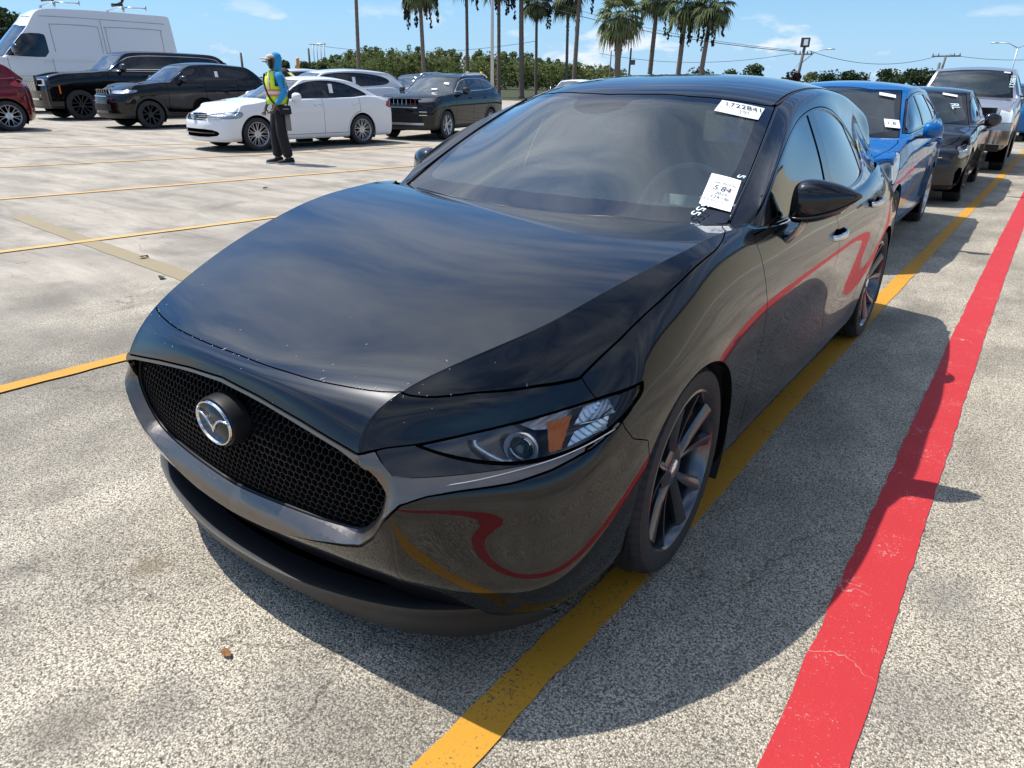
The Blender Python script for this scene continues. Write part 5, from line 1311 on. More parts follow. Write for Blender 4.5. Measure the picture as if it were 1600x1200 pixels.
# --- silver pickup
S = dict(type='truck', W=1.0, L0=.95, WB=3.68, L1=1.2, H=1.96, zb=.42, zf=1.16, zc=1.32, yc=.62, zbelt=1.33, zbelt_r=1.36, zrear=1.34, nose=.14, tail=.08, edge=.95, paint='paint_silver', hoodpow=.5, crown=.06,
  xr=.68, yh=1.18, zh=1.86, bow=.12, roof=[(1.6, 1.93), (2.1, 1.95), (2.6, 1.93)], back=[(2.95, 1.88, .1), (3.02, 1.6, .5), (3.06, 1.38, 1.)], deck_end=3.0, roofmat='paint_silver',
  dlo=[(.85, 1.38, 1), (1.22, 1.72), (1.45, 1.80), (2.6, 1.80), (2.82, 1.74), (2.82, 1.42), (1.5, 1.38)], pillars=[(1.85, .09, -.05)], doors=[(.75, 1.88), (1.88, 2.9)],
  Rt=.40, Rr=.25, ww=.26, spokes=12, style='pair', wmat='wheel_silver', mirrormat='gloss_black', bigmirror=1.5, mirror=(1.1, 1.42), arch=.07,
  cuts=[('headlamp', [(-1.0, .92), (-1.0, 1.16), (-.78, 1.17), (-.74, .90)], 'led', .002, dict(lo=(0, .72), rnd=0)), ('arch_shadow', [(-.60, .40), (-.60, .5), (-.55, .5)], 'void', 0, {})], lv=2)
S['boxes'] = lambda S=S: [('grille', [(0, -.955, 1.02, 1.34, .05, .30)], 'gloss_black'), ('grille_bars', bars(S, (.90, 1.02, 1.14), -.66, .66, .035, -.03), 'paint_silver'), ('front_bumper', [(0, -.97, .66, 1.96, .16, .26)], 'chrome'), ('lower_valance', [(0, -.92, .47, 1.7, .1, .14)], 'matte_plastic')]
F1 = gcar('pickup_truck', 'tall silver pickup truck at the back of the right-hand row', 'pickup truck', (-.02, 14.9, 0), 1, S, .95, 'cars in the right-hand row')
slip_on(F1, (.60, 1.14, 1.80), (1, .12, 0), (-.02, .5, .5), .12, .05, None, 'led'); text_mesh('18821', .13, M['paint_pen'], 'pen_number', F1, (.72, 1.02, 1.63), (.05, -.4, -.5), (1, .1, 0), .02)
# --- white saloon
S = dict(type='sedan', W=.89, L0=.90, WB=2.65, L1=1.10, H=1.45, zb=.19, zf=.74, zc=1.00, yc=.42, zbelt=.97, zbelt_r=1.05, zrear=1.02, nose=.36, tail=.25, paint='paint_white', hoodpow=.75,
  xr=.57, yh=1.12, zh=1.38, bow=.18, roof=[(1.5, 1.435), (1.95, 1.45), (2.4, 1.425)], back=[(2.78, 1.32, .25), (3.1, 1.15, .7), (3.28, 1.05, 1.)], deck_end=3.2,
  dlo=[(.55, 1.0, 1), (1.12, 1.26), (1.5, 1.35), (2.0, 1.365), (2.45, 1.30), (2.98, 1.06), (2.7, 1.03), (1.5, 1.005)], pillars=[(1.62, .07, -.1)], doors=[(.55, 1.62), (1.62, 2.62)],
  Rt=.325, Rr=.235, spokes=20, style='fine', wmat='wheel_silver', mirrormat='paint_white', mirror=(.90, 1.03), handle='chrome',
  cuts=[('headlamp', [(-.84, .63), (-.80, .70), (-.45, .755), (-.27, .75), (-.32, .655), (-.50, .63)], 'lamp_clear', -.002, dict(lo=(0, .38))),
        ('grille_opening', [(-.1, .60, 1), (.40, .60), (.40, .715), (-.1, .73, 1)], 'gloss_black', -.02, dict(ax=[0, 2], lo=(2, .3), hi=(1, -.5), both='merge')),
        ('lower_intake', [(-.1, .28, 1), (.60, .29), (.70, .37), (.50, .43), (-.1, .43, 1)], 'void', -.02, dict(ax=[0, 2], lo=(2, .2), hi=(1, -.35), both='merge')),
        ('tail_lamp', [(3.35, .80), (3.80, .80), (3.80, .98), (3.45, .97)], 'lamp_red', .001, dict(lo=(0, .45)))], lv=3)
S['boxes'] = lambda S=S: [('grille_bars', bars(S, (.625, .665, .70), -.40, .40, .010, -.006), 'chrome'), ('intake_bar', bars(S, (.36,), -.60, .60, .022, 0), 'gloss_black'), ('chrome_lip', bars(S, (.262,), -.62, .62, .014, -.004), 'chrome'), ('lamp_chrome', bars(S, (.635,), .44, .72, .010, -.01, 4)+bars(S, (.635,), -.72, -.44, .010, -.01, 4), 'chrome')]
JE = gcar('parked_car', 'white saloon with a chrome-barred grille, behind the worker in the blue hood', 'car', place((-11.99, 7.60), -5, .89, 1.03), -5, S, 1.03)
mb = MB(); mb.lathe([(.052, -.004), (.060, -.012), (.064, -.006), (.062, .01), (.0, .01)], 24, 'y')
for a, b in (((-.040, .03), (-.012, -.045)), ((-.012, -.045), (0, -.005)), ((0, -.005), (.012, -.045)), ((.012, -.045), (.040, .03)), ((-.016, .045), (0, .008)), ((0, .008), (.016, .045))): mb.tube([(a[0], -.010, a[1]), (b[0], -.010, b[1])], .0055, 5)
em = mb.build('emblem', M['chrome'], JE); em.location = (0, -.905, .668)
slip_on(JE, (.835, 1.86, 1.20), (0, 1, 0), (-.25, 0, 1), .10, .19)
# --- black compact sport utility
def suv(**k):
    d = dict(type='suv', W=.91, L0=.86, WB=2.64, L1=.92, H=1.64, zb=.26, zf=.92, zc=1.14, yc=.42, zbelt=1.12, zbelt_r=1.18, zrear=1.14, nose=.28, tail=.16, paint='paint_black_far', hoodpow=.6, crown=.045,
     xr=.60, yh=1.08, zh=1.54, bow=.17, roof=[(1.5, 1.615), (2.1, 1.635), (2.7, 1.60)], back=[(3.05, 1.54, .05), (3.32, 1.34, .5), (3.42, 1.17, 1.)], deck_end=3.35,
     dlo=[(.55, 1.16, 1), (1.05, 1.40), (1.4, 1.51), (2.1, 1.535), (2.75, 1.48), (3.05, 1.37), (3.0, 1.24), (2.5, 1.20), (1.4, 1.17)], pillars=[(1.58, .07, -.08), (2.5, .08, -.15)], doors=[(.52, 1.56), (1.56, 2.5)],
     Rt=.345, Rr=.235, spokes=10, style='pair', wmat='wheel_black', clad=True, lowblack=.38, mirrormat='gloss_black', mirror=(.92, 1.20), lv=2, glass='tint_glass')
    d.update(k); return d
S = suv(cuts=[('headlamp', [(-.78, .83), (-.76, .92), (-.40, .945), (-.20, .94), (-.32, .86)], 'lamp_clear', -.002, dict(lo=(0, .42)))])
S['boxes'] = lambda S=S: [('grille', bars(S, (.86,), -.46, .46, .17, .010), 'gloss_black'), ('grille_slots', slots(S, 7, -.44, .44, .79, .93, .085, -.012, .01), 'void'), ('slot_rims', slots(S, 8, -.50, .50, .785, .935, .016, -.016, .01), 'chrome'), ('grille_chrome', bars(S, (.780,), -.47, .47, .014, -.014), 'chrome'), ('lower_grille', bars(S, (.52,), -.5, .5, .16, .0), 'dull_black'), ('fog_trim', bars(S, (.66,), .50, .72, .03, -.012, 3)+bars(S, (.66,), -.72, -.50, .03, -.012, 3), 'chrome')]
CO = gcar('parked_car', 'black compact sport utility car with slotted grille, between the big black one and white saloon', 'car', place((-20.3, 9.75), -5, .91, 1.15), -5, S, 1.15)
slip_on(CO, (.81, 1.95, 1.34), (0, 1, 0), (-.25, 0, 1), .09, .15)
# --- large black sport utility
S = suv(W=1.03, L0=.95, WB=3.4, L1=1.35, H=1.95, zb=.32, zf=1.16, zc=1.32, yc=.70, zbelt=1.32, zbelt_r=1.34, zrear=1.34, nose=.18, xr=.70, yh=1.35, zh=1.82, bow=.16,
  roof=[(1.9, 1.91), (2.8, 1.93), (3.7, 1.92)], back=[(4.4, 1.85, .05), (4.68, 1.6, .5), (4.75, 1.38, 1.)], deck_end=4.65, dlo=[(.92, 1.36, 1), (1.36, 1.64), (1.7, 1.78), (3.0, 1.80), (4.2, 1.78), (4.45, 1.66), (4.4, 1.42), (2.5, 1.39)], pillars=[(2.05, .09, -.05), (3.15, .10, -.1)], doors=[(.85, 2.05), (2.05, 3.1)],
  Rt=.41, Rr=.28, spokes=12, style='pair', wmat='wheel_black', clad=False, belt_chrome=(1.0, 4.4), frame='chrome', mirror=(1.25, 1.42), bigmirror=1.3,
  cuts=[('headlamp', [(-.99, .90), (-.99, 1.10), (-.70, 1.12), (-.66, .98), (-.74, .90)], 'gloss_black', .002, dict(lo=(0, .68)))])
S['boxes'] = lambda S=S: [('grille', [(0, -.95, .98, 1.26, .06, .40)], 'gloss_black'), ('grille_studs', [(x, -.99+.02*abs(x), z, .05, .02, .035) for z in np.arange(.82, 1.17, .075) for x in np.arange(-.56, .6, .14)], 'chrome'), ('bumper_trim', [(.78, -.84, .66, .34, .03, .05, .35), (-.78, -.84, .66, .34, .03, .05, -.35), (0, -.95, .56, 1.2, .03, .04)], 'chrome'), ('side_marker', [(1.02, -.50, .82, .012, .03, .22)], 'amber'), ('lamp_signature', [(s*.86, -.90, 1.08, .18, .03, .03, s*.4) for s in (1, -1)]+[(s*.86, -.90, .93, .18, .03, .03, s*.4) for s in (1, -1)]+[(s*.935, -.85, 1.0, .03, .04, .17, s*.4) for s in (1, -1)], 'lamp_white')]
YU = gcar('parked_car', 'large black sport utility car with studded chrome grille, in front of the white van', 'car', place((-26.3, 10.5), -6, 1.03, 1.25), -6, S, 1.22)
# --- black sport utility with chrome rails
S = suv(WB=2.70, L0=.90, L1=1.02, W=.93, H=1.67, xr=.62, cuts=[('headlamp', [(-.85, .90), (-.85, 1.0), (-.40, 1.04), (-.22, 1.02), (-.40, .94)], 'gloss_black', .001, dict(lo=(0, .40)))], zf=.98, Rt=.36, Rr=.245, spokes=10, wmat='wheel_silver', frame='chrome', dlo=[(.55, 1.17, 1), (1.05, 1.42), (1.4, 1.52), (2.2, 1.545), (2.85, 1.50), (3.2, 1.38), (3.15, 1.26), (2.5, 1.21), (1.4, 1.18)])
S['boxes'] = lambda S=S: [('grille', bars(S, (.90,), -.50, .50, .20, .010), 'void'), ('grille_slots', slots(S, 8, -.50, .50, .81, .99, .018, -.014, .012), 'chrome'), ('grille_chrome', bars(S, (.80, .995), -.50, .50, .020, -.016), 'chrome'), ('lower_grille', bars(S, (.55,), -.62, .62, .22, .0), 'dull_black'), ('skid_trim', bars(S, (.41,), -.66, .66, .05, -.02), 'wheel_silver'), ('fog_ring', bars(S, (.70, .62), .56, .74, .014, -.012, 3)+bars(S, (.70, .62), -.74, -.56, .014, -.012, 3), 'chrome')]
CH = gcar('parked_car', 'black sport utility car with silver wheels and chrome roof rails beside white saloon\'s tail', 'car', place((-11.42, 13.0), 13, .93), 13, S, 1.0)
for s in (1, -1):
    mb = MB(); mb.tube([(s*.66, 1.35, 1.565), (s*.65, 1.55, 1.64), (s*.64, 2.4, 1.66), (s*.62, 2.95, 1.60), (s*.61, 3.08, 1.55)], .016, 8); mb.build('roof_rail', M['chrome'], CH)
slip_on(CH, (.42, .92, 1.36), (1, .3, -.1), (-.1, .6, .5), .14, .09); slip_on(CH, (.20, .62, 1.22), (1, .3, -.1), (-.1, .6, .5), .16, .05)
# --- boxy dark sport utility behind
S = suv(W=.96, L0=.9, WB=3.0, L1=1.1, zbelt=1.10, zbelt_r=1.12, zf=1.0, zc=1.14, xr=.72, yh=1.0, zh=1.62, bow=.12, roof=[(1.5, 1.70), (2.3, 1.72), (3.2, 1.70)], back=[(3.85, 1.66, .03), (4.02, 1.4, .5), (4.06, 1.17, 1.)], deck_end=3.95, dlo=[(.55, 1.14, 1), (.95, 1.50), (1.2, 1.60), (2.4, 1.62), (3.6, 1.60), (3.7, 1.5), (3.7, 1.18), (1.4, 1.15)], pillars=[(1.6, .08, 0), (2.7, .08, 0)], clad=False, cuts=[])
S['boxes'] = lambda S=S: [('grille', bars(S, (.84, .90, .96), -.5, .5, .03), 'chrome')]
FX = gcar('parked_car', 'boxy dark car with paper slips on its windscreen, behind the car with chrome rails', 'car', (-18.4, 18.2, 0), 8, S, 1.0)
slip_on(FX, (.55, 1.0, 1.60), (1, .2, 0), (0, .4, .6), .28, .08); slip_on(FX, (.62, .72, 1.34), (1, .2, 0), (0, .5, .6), .20, .16)
# --- white sport utility behind the white saloon
S = suv(paint='paint_grey_white', clad=False, lowblack=None, W=.96, L0=.95, WB=2.9, L1=1.15, zbelt=1.10, zbelt_r=1.2, dlo=[(.55, 1.15, 1), (1.1, 1.44), (1.5, 1.54), (2.3, 1.57), (3.05, 1.50), (3.35, 1.38), (3.28, 1.28), (2.9, 1.22), (1.4, 1.17)], roof=[(1.6, 1.63), (2.3, 1.67), (3.0, 1.64)], back=[(3.5, 1.56, .1), (3.72, 1.36, .5), (3.85, 1.2, 1.)], deck_end=3.8, pillars=[(1.7, .07, -.08), (2.75, .09, -.2)],
   cuts=[('tail_lamp', [(3.55, .95), (4.1, .92), (4.1, 1.12), (3.65, 1.12)], 'lamp_red', .002, dict(lo=(0, .45)))])
IQ = gcar('parked_car', 'pale pearl-white sport utility car showing its dark rear side window past the white saloon', 'car', (-17.3, 11.9, 0), -14, S, 1.05)
slip_on(IQ, (.86, 2.10, 1.36), (0, 1, 0), (-.25, 0, 1), .10, .17)
# --- pale car behind the compact sport utility car
S = suv(paint='paint_grey_white', clad=False, lowblack=None)
PA = gcar('parked_car', 'pale car whose windscreen shows just left of the hooded worker', 'car', (-23.5, 15.2, 0), -14, S, 1.12)
# --- white car roof beyond the black roof rails
S2 = suv(paint='paint_white', clad=False, lowblack=None)
PW = gcar('parked_car', 'white car seen as a low roof beyond the foreground windscreen', 'car', (-16.8, 27, 0), 10, S2, 1.0)
# --- maroon hatchback at the left edge
S = dict(type='hatch', W=.86, L0=.80, WB=2.52, L1=.62, H=1.50, zb=.20, zf=.78, zc=1.02, yc=.30, zbelt=.98, zbelt_r=1.10, zrear=1.02, nose=.40, tail=.30, paint='paint_maroon', hoodpow=.8,
  xr=.56, yh=1.05, zh=1.42, bow=.2, roof=[(1.45, 1.475), (1.95, 1.485), (2.35, 1.45)], back=[(2.70, 1.38, .05), (2.90, 1.22, .5), (3.0, 1.05, 1.)], deck_end=2.95,
  dlo=[(.42, 1.02, 1), (.95, 1.25), (1.3, 1.36), (1.9, 1.38), (2.3, 1.33), (2.45, 1.22), (2.2, 1.08), (1.4, 1.04)], pillars=[(1.45, .07, -.1)], doors=[(.45, 1.45), (1.45, 2.35)],
  Rt=.315, Rr=.225, spokes=14, style='fine', wmat='wheel_silver', cuts=[('tail_lamp', [(2.62, .92), (3.02, .88), (3.02, 1.03), (2.75, 1.05)], 'lamp_red', .002, dict(lo=(0, .45)))], lv=2)
RD = gcar('parked_car', 'maroon hatchback cut off by the left edge, showing its rear wheel and tail lamp', 'car', (-23.2, 3.55, 0), -10, S, 1.25)
# --- white high-roof van
S = dict(type='van', W=1.02, L0=.95, WB=3.75, L1=1.3, H=2.75, zb=.35, zf=1.05, zc=1.40, yc=.15, zbelt=1.42, zbelt_r=1.42, zrear=1.42, nose=.30, tail=.06, edge=.97, paint='paint_white', hoodpow=.8,
  xr=.80, yh=.95, zh=2.25, bow=.16, roof=[(1.35, 2.62), (1.8, 2.72), (2.8, 2.75), (3.8, 2.74)], back=[(4.75, 2.70, .02), (4.95, 2.55, .15), (5.0, 1.9, .6), (5.02, 1.45, 1.)], deck_end=4.95, backbow=.02,
  dlo=[(.35, 1.48, 1), (.78, 1.95), (.98, 2.05), (1.42, 2.05), (1.45, 1.95), (1.45, 1.46), (1.0, 1.45)], dlornd=1, pillars=[(.85, .05, 0)], doors=[(.42, 1.50)],
  Rt=.37, Rr=.22, spokes=10, style='star', wmat='wheel_silver', mirrormat='gloss_black', bigmirror=1.7, mirror=(.60, 1.62), lv=2, cuts=[])
VA = gcar('white_van', 'tall white high-roof panel van with roof racks behind the black sport utility cars', 'van', (-34.6, 10.6, 0), -9, S, 1.48)

def vx(y, z):
    G = GH[VA.name]; i = np.argpartition((G.V[:, 1]-y)**2+(G.V[:, 2]-z)**2-(G.V[:, 0] < .3)*-9, 6)[:6]; return float(G.V[i, 0].mean())
mb = MB(); rv = random.Random(4); y_ = 3.45
while y_ < 4.55:
    w_ = rv.choice((.05, .08, .11)); z_ = 1.64+rv.uniform(-.005, .01); x_ = vx(y_, z_)
    mb.box((x_+.006, y_+w_/2, z_), (.012, w_, .07)); y_ += w_+rv.choice((.025, .04, .14))
mb.build('van_lettering', M['ink'], VA, smooth=False)
for pts in ([(1.62, 1.6), (1.62, 2.22), (1.72, 2.30), (2.75, 2.30), (2.85, 2.2), (2.85, 1.6)], [(3.05, 1.6), (3.05, 2.22), (3.15, 2.30), (4.5, 2.30), (4.6, 2.2), (4.6, 1.6)], [(1.1, 2.47), (2.0, 2.50), (4.75, 2.48)], [(2.95, 1.5), (2.95, 2.62)]):
    pl = catmull(pts, 5); mb = MB(); mb.tube([(vx(y, z)+.002, y, z) for y, z in pl], .009, 5); mb.build('panel_crease', M['ink_grey'], VA)
for y in (1.9, 3.7):
    mb = MB(); mb.tube([(-.80, y, 2.86), (.86, y, 2.86)], .022, 8)
    for s in (-.72, .72): mb.box((s, y, 2.80), (.06, .06, .12))
    mb.tube([(.80, y, 2.86), (.80, y+.62, 2.87)], .018, 8); mb.tube([(.80, y+.62, 2.80), (.80, y+.62, 2.95)], .02, 8); mb.build('roof_rack', M['wheel_silver'], VA)
    mb = MB(); mb.tube([(.70, y-.30, 2.88), (.72, y-.05, 2.95), (.74, y+.05, 3.10)], [.03, .05, .04], 8); mb.tube([(.74, y+.05, 3.08), (.74, y+.0, 3.22)], [.06, .05], 8); mb.box((.72, y-.15, 2.92), (.12, .3, .06)); mb.build('rack_clamp', M['gloss_black'], VA)
pts = [(1.03, 1.60, 2.02), (1.005, 4.6, 2.02)]
for z0, z1 in ((1.98, 2.06), (2.42, 2.5)):
    pass
for pts in ([(1.012, 1.62, 1.50), (1.0, 1.62, 2.30), (.985, 2.9, 2.32), (.985, 2.9, 1.50)], [(1.012, 3.1, 1.50), (1.0, 3.1, 2.30), (.985, 4.7, 2.30), (.985, 4.7, 1.50)]):
    pass

# --- one more vehicle at the far end of the right-hand row
S = suv(paint='paint_blue', clad=False, lowblack=None, W=.93, cuts=[])
gcar('parked_car', 'sliver of a blue car farthest back at the right edge', 'car', (.10, 25.5, 0), 1, S, 1.0, 'cars in the right-hand row')
# ---------------------------------------------------------------- stall lines, debris
for nm, pts, w, mt in (('stall_line', [(-2.42, -4.0), (-2.24, -.76), (-2.12, .6), (-2.0, 2.2), (-1.6, 6.0)], .10, YEL), ('stall_line', [(-5.9, -3.0), (-5.48, .39), (-5.14, 2.92), (-4.6, 7.0)], .095, YF),
    ('stall_line', [(-9.2, -1.5), (-8.66, 1.52), (-7.64, 7.62), (-7.2, 10.5)], .10, YF), ('stall_line', [(-13.0, .3), (-12.37, 2.84), (-10.64, 9.88), (-10.2, 12)], .10, YF), ('stall_line', [(-16.9, 2.5), (-16.18, 4.2), (-14.59, 7.56), (-13.9, 9.5)], .10, YF),
    ('faded_line', [(-7.3, 1.22), (-6.63, 1.15), (-3.9, .97), (-3.3, .93)], .17, OLD)):
    ground_line(nm, pts, w, mt, .008 if nm == 'stall_line' else .004)
leafm = wob(pm('dry_leaf', (.22, .09, .025), .8), 90, .2, .002, .4); darkm = wob(pm('dark_litter', (.03, .025, .02), .9), 90, .2, .002, .4)
for i, (x, y, s, mt, lab) in enumerate([(.12, -1.08, .022, leafm, 'small curled orange leaf on the paving in front of the chin spoiler'), (-4.35, 1.05, .055, darkm, 'flattened dark leaf on the faded stripe left of the bonnet'), (-3.62, .80, .05, darkm, 'dark twist of litter between faded stripe and bonnet'), (-7.1, 4.2, .05, darkm, 'small dark scrap on the paving beyond the second stall line'), (-6.2, .3, .045, darkm, 'little brown scrap near the left edge of the picture')]):
    mb = MB(); rl = random.Random(i); n = 7; V = [(0, 0, s*.35)]+[(s*math.cos(2*math.pi*k/n)*rl.uniform(.5, 1.1), s*.55*math.sin(2*math.pi*k/n)*rl.uniform(.6, 1.1), s*rl.uniform(.03, .5)) for k in range(n)]
    mb.add(V, [(0, 1+k, 1+(k+1) % n) for k in range(n)]); o = mb.build('fallen_leaf' if i < 2 else 'litter_scrap', mt, smooth=False); o.location = (x, y, .006); o.rotation_euler = (0, 0, i*1.3); tag(o, lab, 'leaf' if i < 2 else 'litter')
    o.modifiers.new('t', 'SOLIDIFY').thickness = .0015

# ---------------------------------------------------------------- leaves and trees
def leaf_mat(name, a, b, c=None):
    m = bpy.data.materials.new(name); m.use_nodes = True; t = m.node_tree; p = t.nodes['Principled BSDF']
    g = nd(t, 'ShaderNodeNewGeometry'); n = nd(t, 'ShaderNodeTexNoise', Scale=.35, Detail=4.0); lk(t, g, 'Position', n, 'Vector')
    s = math_(t, 'ADD', math_(t, 'MULTIPLY', g.outputs['Random Per Island'], .6), math_(t, 'MULTIPLY', n.outputs['Fac'], .5), True)
    x = nd(t, 'ShaderNodeMix', data_type='RGBA'); t.links.new(s, x.inputs[0]); x.inputs[6].default_value = (*a, 1); x.inputs[7].default_value = (*b, 1); lk(t, x, 2, p, 'Base Color')
    p.inputs['Roughness'].default_value = .8; p.inputs['Specular IOR Level'].default_value = .15; p.inputs['Subsurface Weight'].default_value = 0.0
    tr = nd(t, 'ShaderNodeBsdfTranslucent'); lk(t, x, 2, tr, 0); ms = nd(t, 'ShaderNodeMixShader'); ms.inputs[0].default_value = .25
    lk(t, p, 0, ms, 1); lk(t, tr, 0, ms, 2); lk(t, ms, 0, t.nodes['Material Output'], 0)
    return m
LEAF = leaf_mat('tree_leaves', (.028, .052, .018), (.10, .125, .045)); LEAF_D = leaf_mat('dark_leaves', (.018, .035, .016), (.05, .075, .03)); LEAF_F = leaf_mat('forest_leaves', (.06, .10, .035), (.20, .215, .07))
MATS['red_leaf'] = leaf_mat('red_leaves', (.010, .010, .008), (.035, .022, .016)); PALM = leaf_mat('palm_leaves', (.055, .085, .035), (.19, .21, .095)); PALM_DRY = leaf_mat('dry_palm_leaves', (.06, .045, .025), (.16, .12, .07)); FRUIT = wob(pm('fruit_stalk', (.012, .011, .009), .9), 50, .1, .01)
BARK = wob(pm('palm_bark', (.16, .125, .10), .9), 14, .6, .02, .4); BARK2 = wob(pm('tree_bark', (.10, .075, .055), .9), 14, .6, .02, .4)
def leaf_cloud(mb, rng_, centers, n, size, flat=.8):
    V = []; F = []
    for (cx, cy, cz, rx, ry, rz_) in centers:
        for _ in range(n):
            while True:
                a, b, c = rng_.uniform(-1, 1), rng_.uniform(-1, 1), rng_.uniform(-1, 1); q = a*a+b*b+c*c
                if .12 < q < 1: break
            p = Vector((cx+a*rx, cy+b*ry, cz+c*rz_)); s = size*rng_.uniform(.55, 1.3)
            u = Vector((rng_.uniform(-1, 1), rng_.uniform(-1, 1), rng_.uniform(-.6, .6))).normalized(); w = u.cross(Vector((rng_.uniform(-1, 1), rng_.uniform(-1, 1), rng_.uniform(-1, 1)))).normalized()
            k = len(V); V += [p-u*s*.5, p+w*s*.38, p+u*s*.55, p-w*s*.34]; F.append((k, k+1, k+2, k+3))
    mb.add([tuple(v) for v in V], F)
def tree(name, label, x, y, h, r, seed, mat, n=90, size=.5, trunk=.4, lobes=9, group=None, cat='tree', blob=.5):
    rg = random.Random(seed); root = empty(name, label, cat, (x, y, 0), rg.uniform(0, 6), group)
    mb = MB(); mb.tube([(0, 0, 0), (.05*h*.1, 0, h*.3), (.02*h, .01*h, h*.62), (.0, .0, h*.86)], [h*.035*trunk*2, h*.026*trunk*2, h*.016, h*.006], 8)
    cs = []
    for i in range(lobes):
        a = rg.uniform(0, 6.28); rr = r*rg.uniform(.15, .75); z = h*rg.uniform(.48, .92) if i else h*.86; rr *= 1 if z < .8*h else .5
        c = (rr*math.cos(a), rr*math.sin(a), z); q = r*rg.uniform(.28, blob); cs.append((*c, q*1.15, q*1.15, q*.75))
        mb.tube([(0, 0, h*rg.uniform(.3, .5)), (c[0]*.5, c[1]*.5, z*.82), c], [h*.012, h*.008, h*.003], 5)
    mb.build('trunk', BARK2, root)
    mb = MB(); leaf_cloud(mb, rg, cs, n, size); mb.build('crown', mat, root, smooth=False)
    return root
def palm(label, x, y, h, lean, seed, crown=1.0, thick=.17, boots=False, skirt=1.0, fruit=4):
    rg = random.Random(seed); root = empty('palm_tree', label, 'palm tree', (x, y, 0), 0, 'palms along the far edge of the lot')
    mb = MB(); rings = []; N = 46; n = 12
    for i in range(N+1):
        t = i/N; cx, cy = lean[0]*t**1.2, lean[1]*t**1.2; r = thick*(1.12-.30*t)*(1+.035*((i % 2)*2-1))*(1+.25*max(0, .06-t)/.06)
        if boots and t > .55: r *= 1+.55*math.sin(min(1, (t-.55)/.25)*math.pi)*rg.uniform(.6, 1.2)
        rings.append([(cx+r*math.cos(6.283*k/n), cy+r*math.sin(6.283*k/n), h*t) for k in range(n)])
    mb.loft(rings); mb.build('trunk', BARK, root)
    top = Vector((lean[0], lean[1], h))
    def fan(mb, az, el, L, fl, droop, seg=15):
        d = Vector((math.cos(az)*math.cos(el), math.sin(az)*math.cos(el), math.sin(el))); side = Vector((-math.sin(az), math.cos(az), 0)); up = d.cross(side)
        e = top+d*L+Vector((0, 0, -droop*.15*L)); k = len(mb.V)
        mb.tube([tuple(top), tuple(top+d*L*.5), tuple(e)], [.022, .017, .012], 4)
        d2 = (d*.75+Vector((0, 0, -.25-droop*.6))).normalized(); V = []; F = []
        for i in range(seg):
            a = -1.9+3.8*i/(seg-1); w = .055*fl*1.5
            dd = (d2*math.cos(a)+side*math.sin(a)).normalized(); ln = fl*(1-.28*abs(a)/1.9)*rg.uniform(.85, 1.08)
            ss = dd.cross(up).normalized(); m1 = e+dd*ln*.55+Vector((0, 0, .03)); tip = e+dd*ln+Vector((0, 0, -fl*(.28+.4*droop)*rg.uniform(.6, 1.4)))
            b = len(V); V += [e, m1+ss*w, m1-ss*w, tip, m1+Vector((0, 0, -.02))]
            F += [(b, b+1, b+4), (b, b+4, b+2), (b+1, b+3, b+4), (b+4, b+3, b+2)]
        mb.add([tuple(v) for v in V], F)
    cr = MB(); nl = 34
    for i in range(nl):
        t = i/nl; el = 1.35-2.05*t**.85; fan(cr, i*2.399+rg.uniform(-.2, .2), el+rg.uniform(-.12, .12), .95*crown*rg.uniform(.85, 1.1), .95*crown*rg.uniform(.85, 1.1), max(0, -el+.25)*.8)
    cr.build('crown', PALM, root, smooth=False)
    dr = MB()
    for i in range(int(12*skirt)): fan(dr, rg.uniform(0, 6.28), rg.uniform(-1.25, -.75), .65*crown*rg.uniform(.7, 1.1), .75*crown*rg.uniform(.7, 1.1), 1.0, 9)
    if skirt: dr.build('dry_skirt', PALM_DRY, root, smooth=False)
    fr = MB()
    for i in range(fruit):
        a = rg.uniform(0, 6.28); L = rg.uniform(1.4, 2.3)*crown; R_ = rg.uniform(.8, 1.25)*crown
        p = [top, top+Vector((math.cos(a)*R_*.7, math.sin(a)*R_*.7, .1)), top+Vector((math.cos(a)*R_, math.sin(a)*R_, -.6)), top+Vector((math.cos(a)*R_*1.05, math.sin(a)*R_*1.05, -.6-L))]
        fr.tube([tuple(q) for q in catmull([tuple(q) for q in p], 4)], .02, 4)
        for j in range(46):
            t = rg.random(); q = p[2].lerp(p[3], t)+Vector((rg.gauss(0, .07), rg.gauss(0, .07), 0)); s = rg.uniform(.05, .11)
            fr.add([tuple(q+Vector((s, 0, 0))), tuple(q+Vector((-s*.5, s, 0))), tuple(q+Vector((-s*.5, -s, 0))), tuple(q+Vector((0, 0, s*1.4))), tuple(q+Vector((0, 0, -s*1.8)))], [(0, 1, 3), (1, 2, 3), (2, 0, 3), (1, 0, 4), (2, 1, 4), (0, 2, 4)])
    if fruit: fr.build('fruit_stalks', FRUIT, root, smooth=False)
    return root
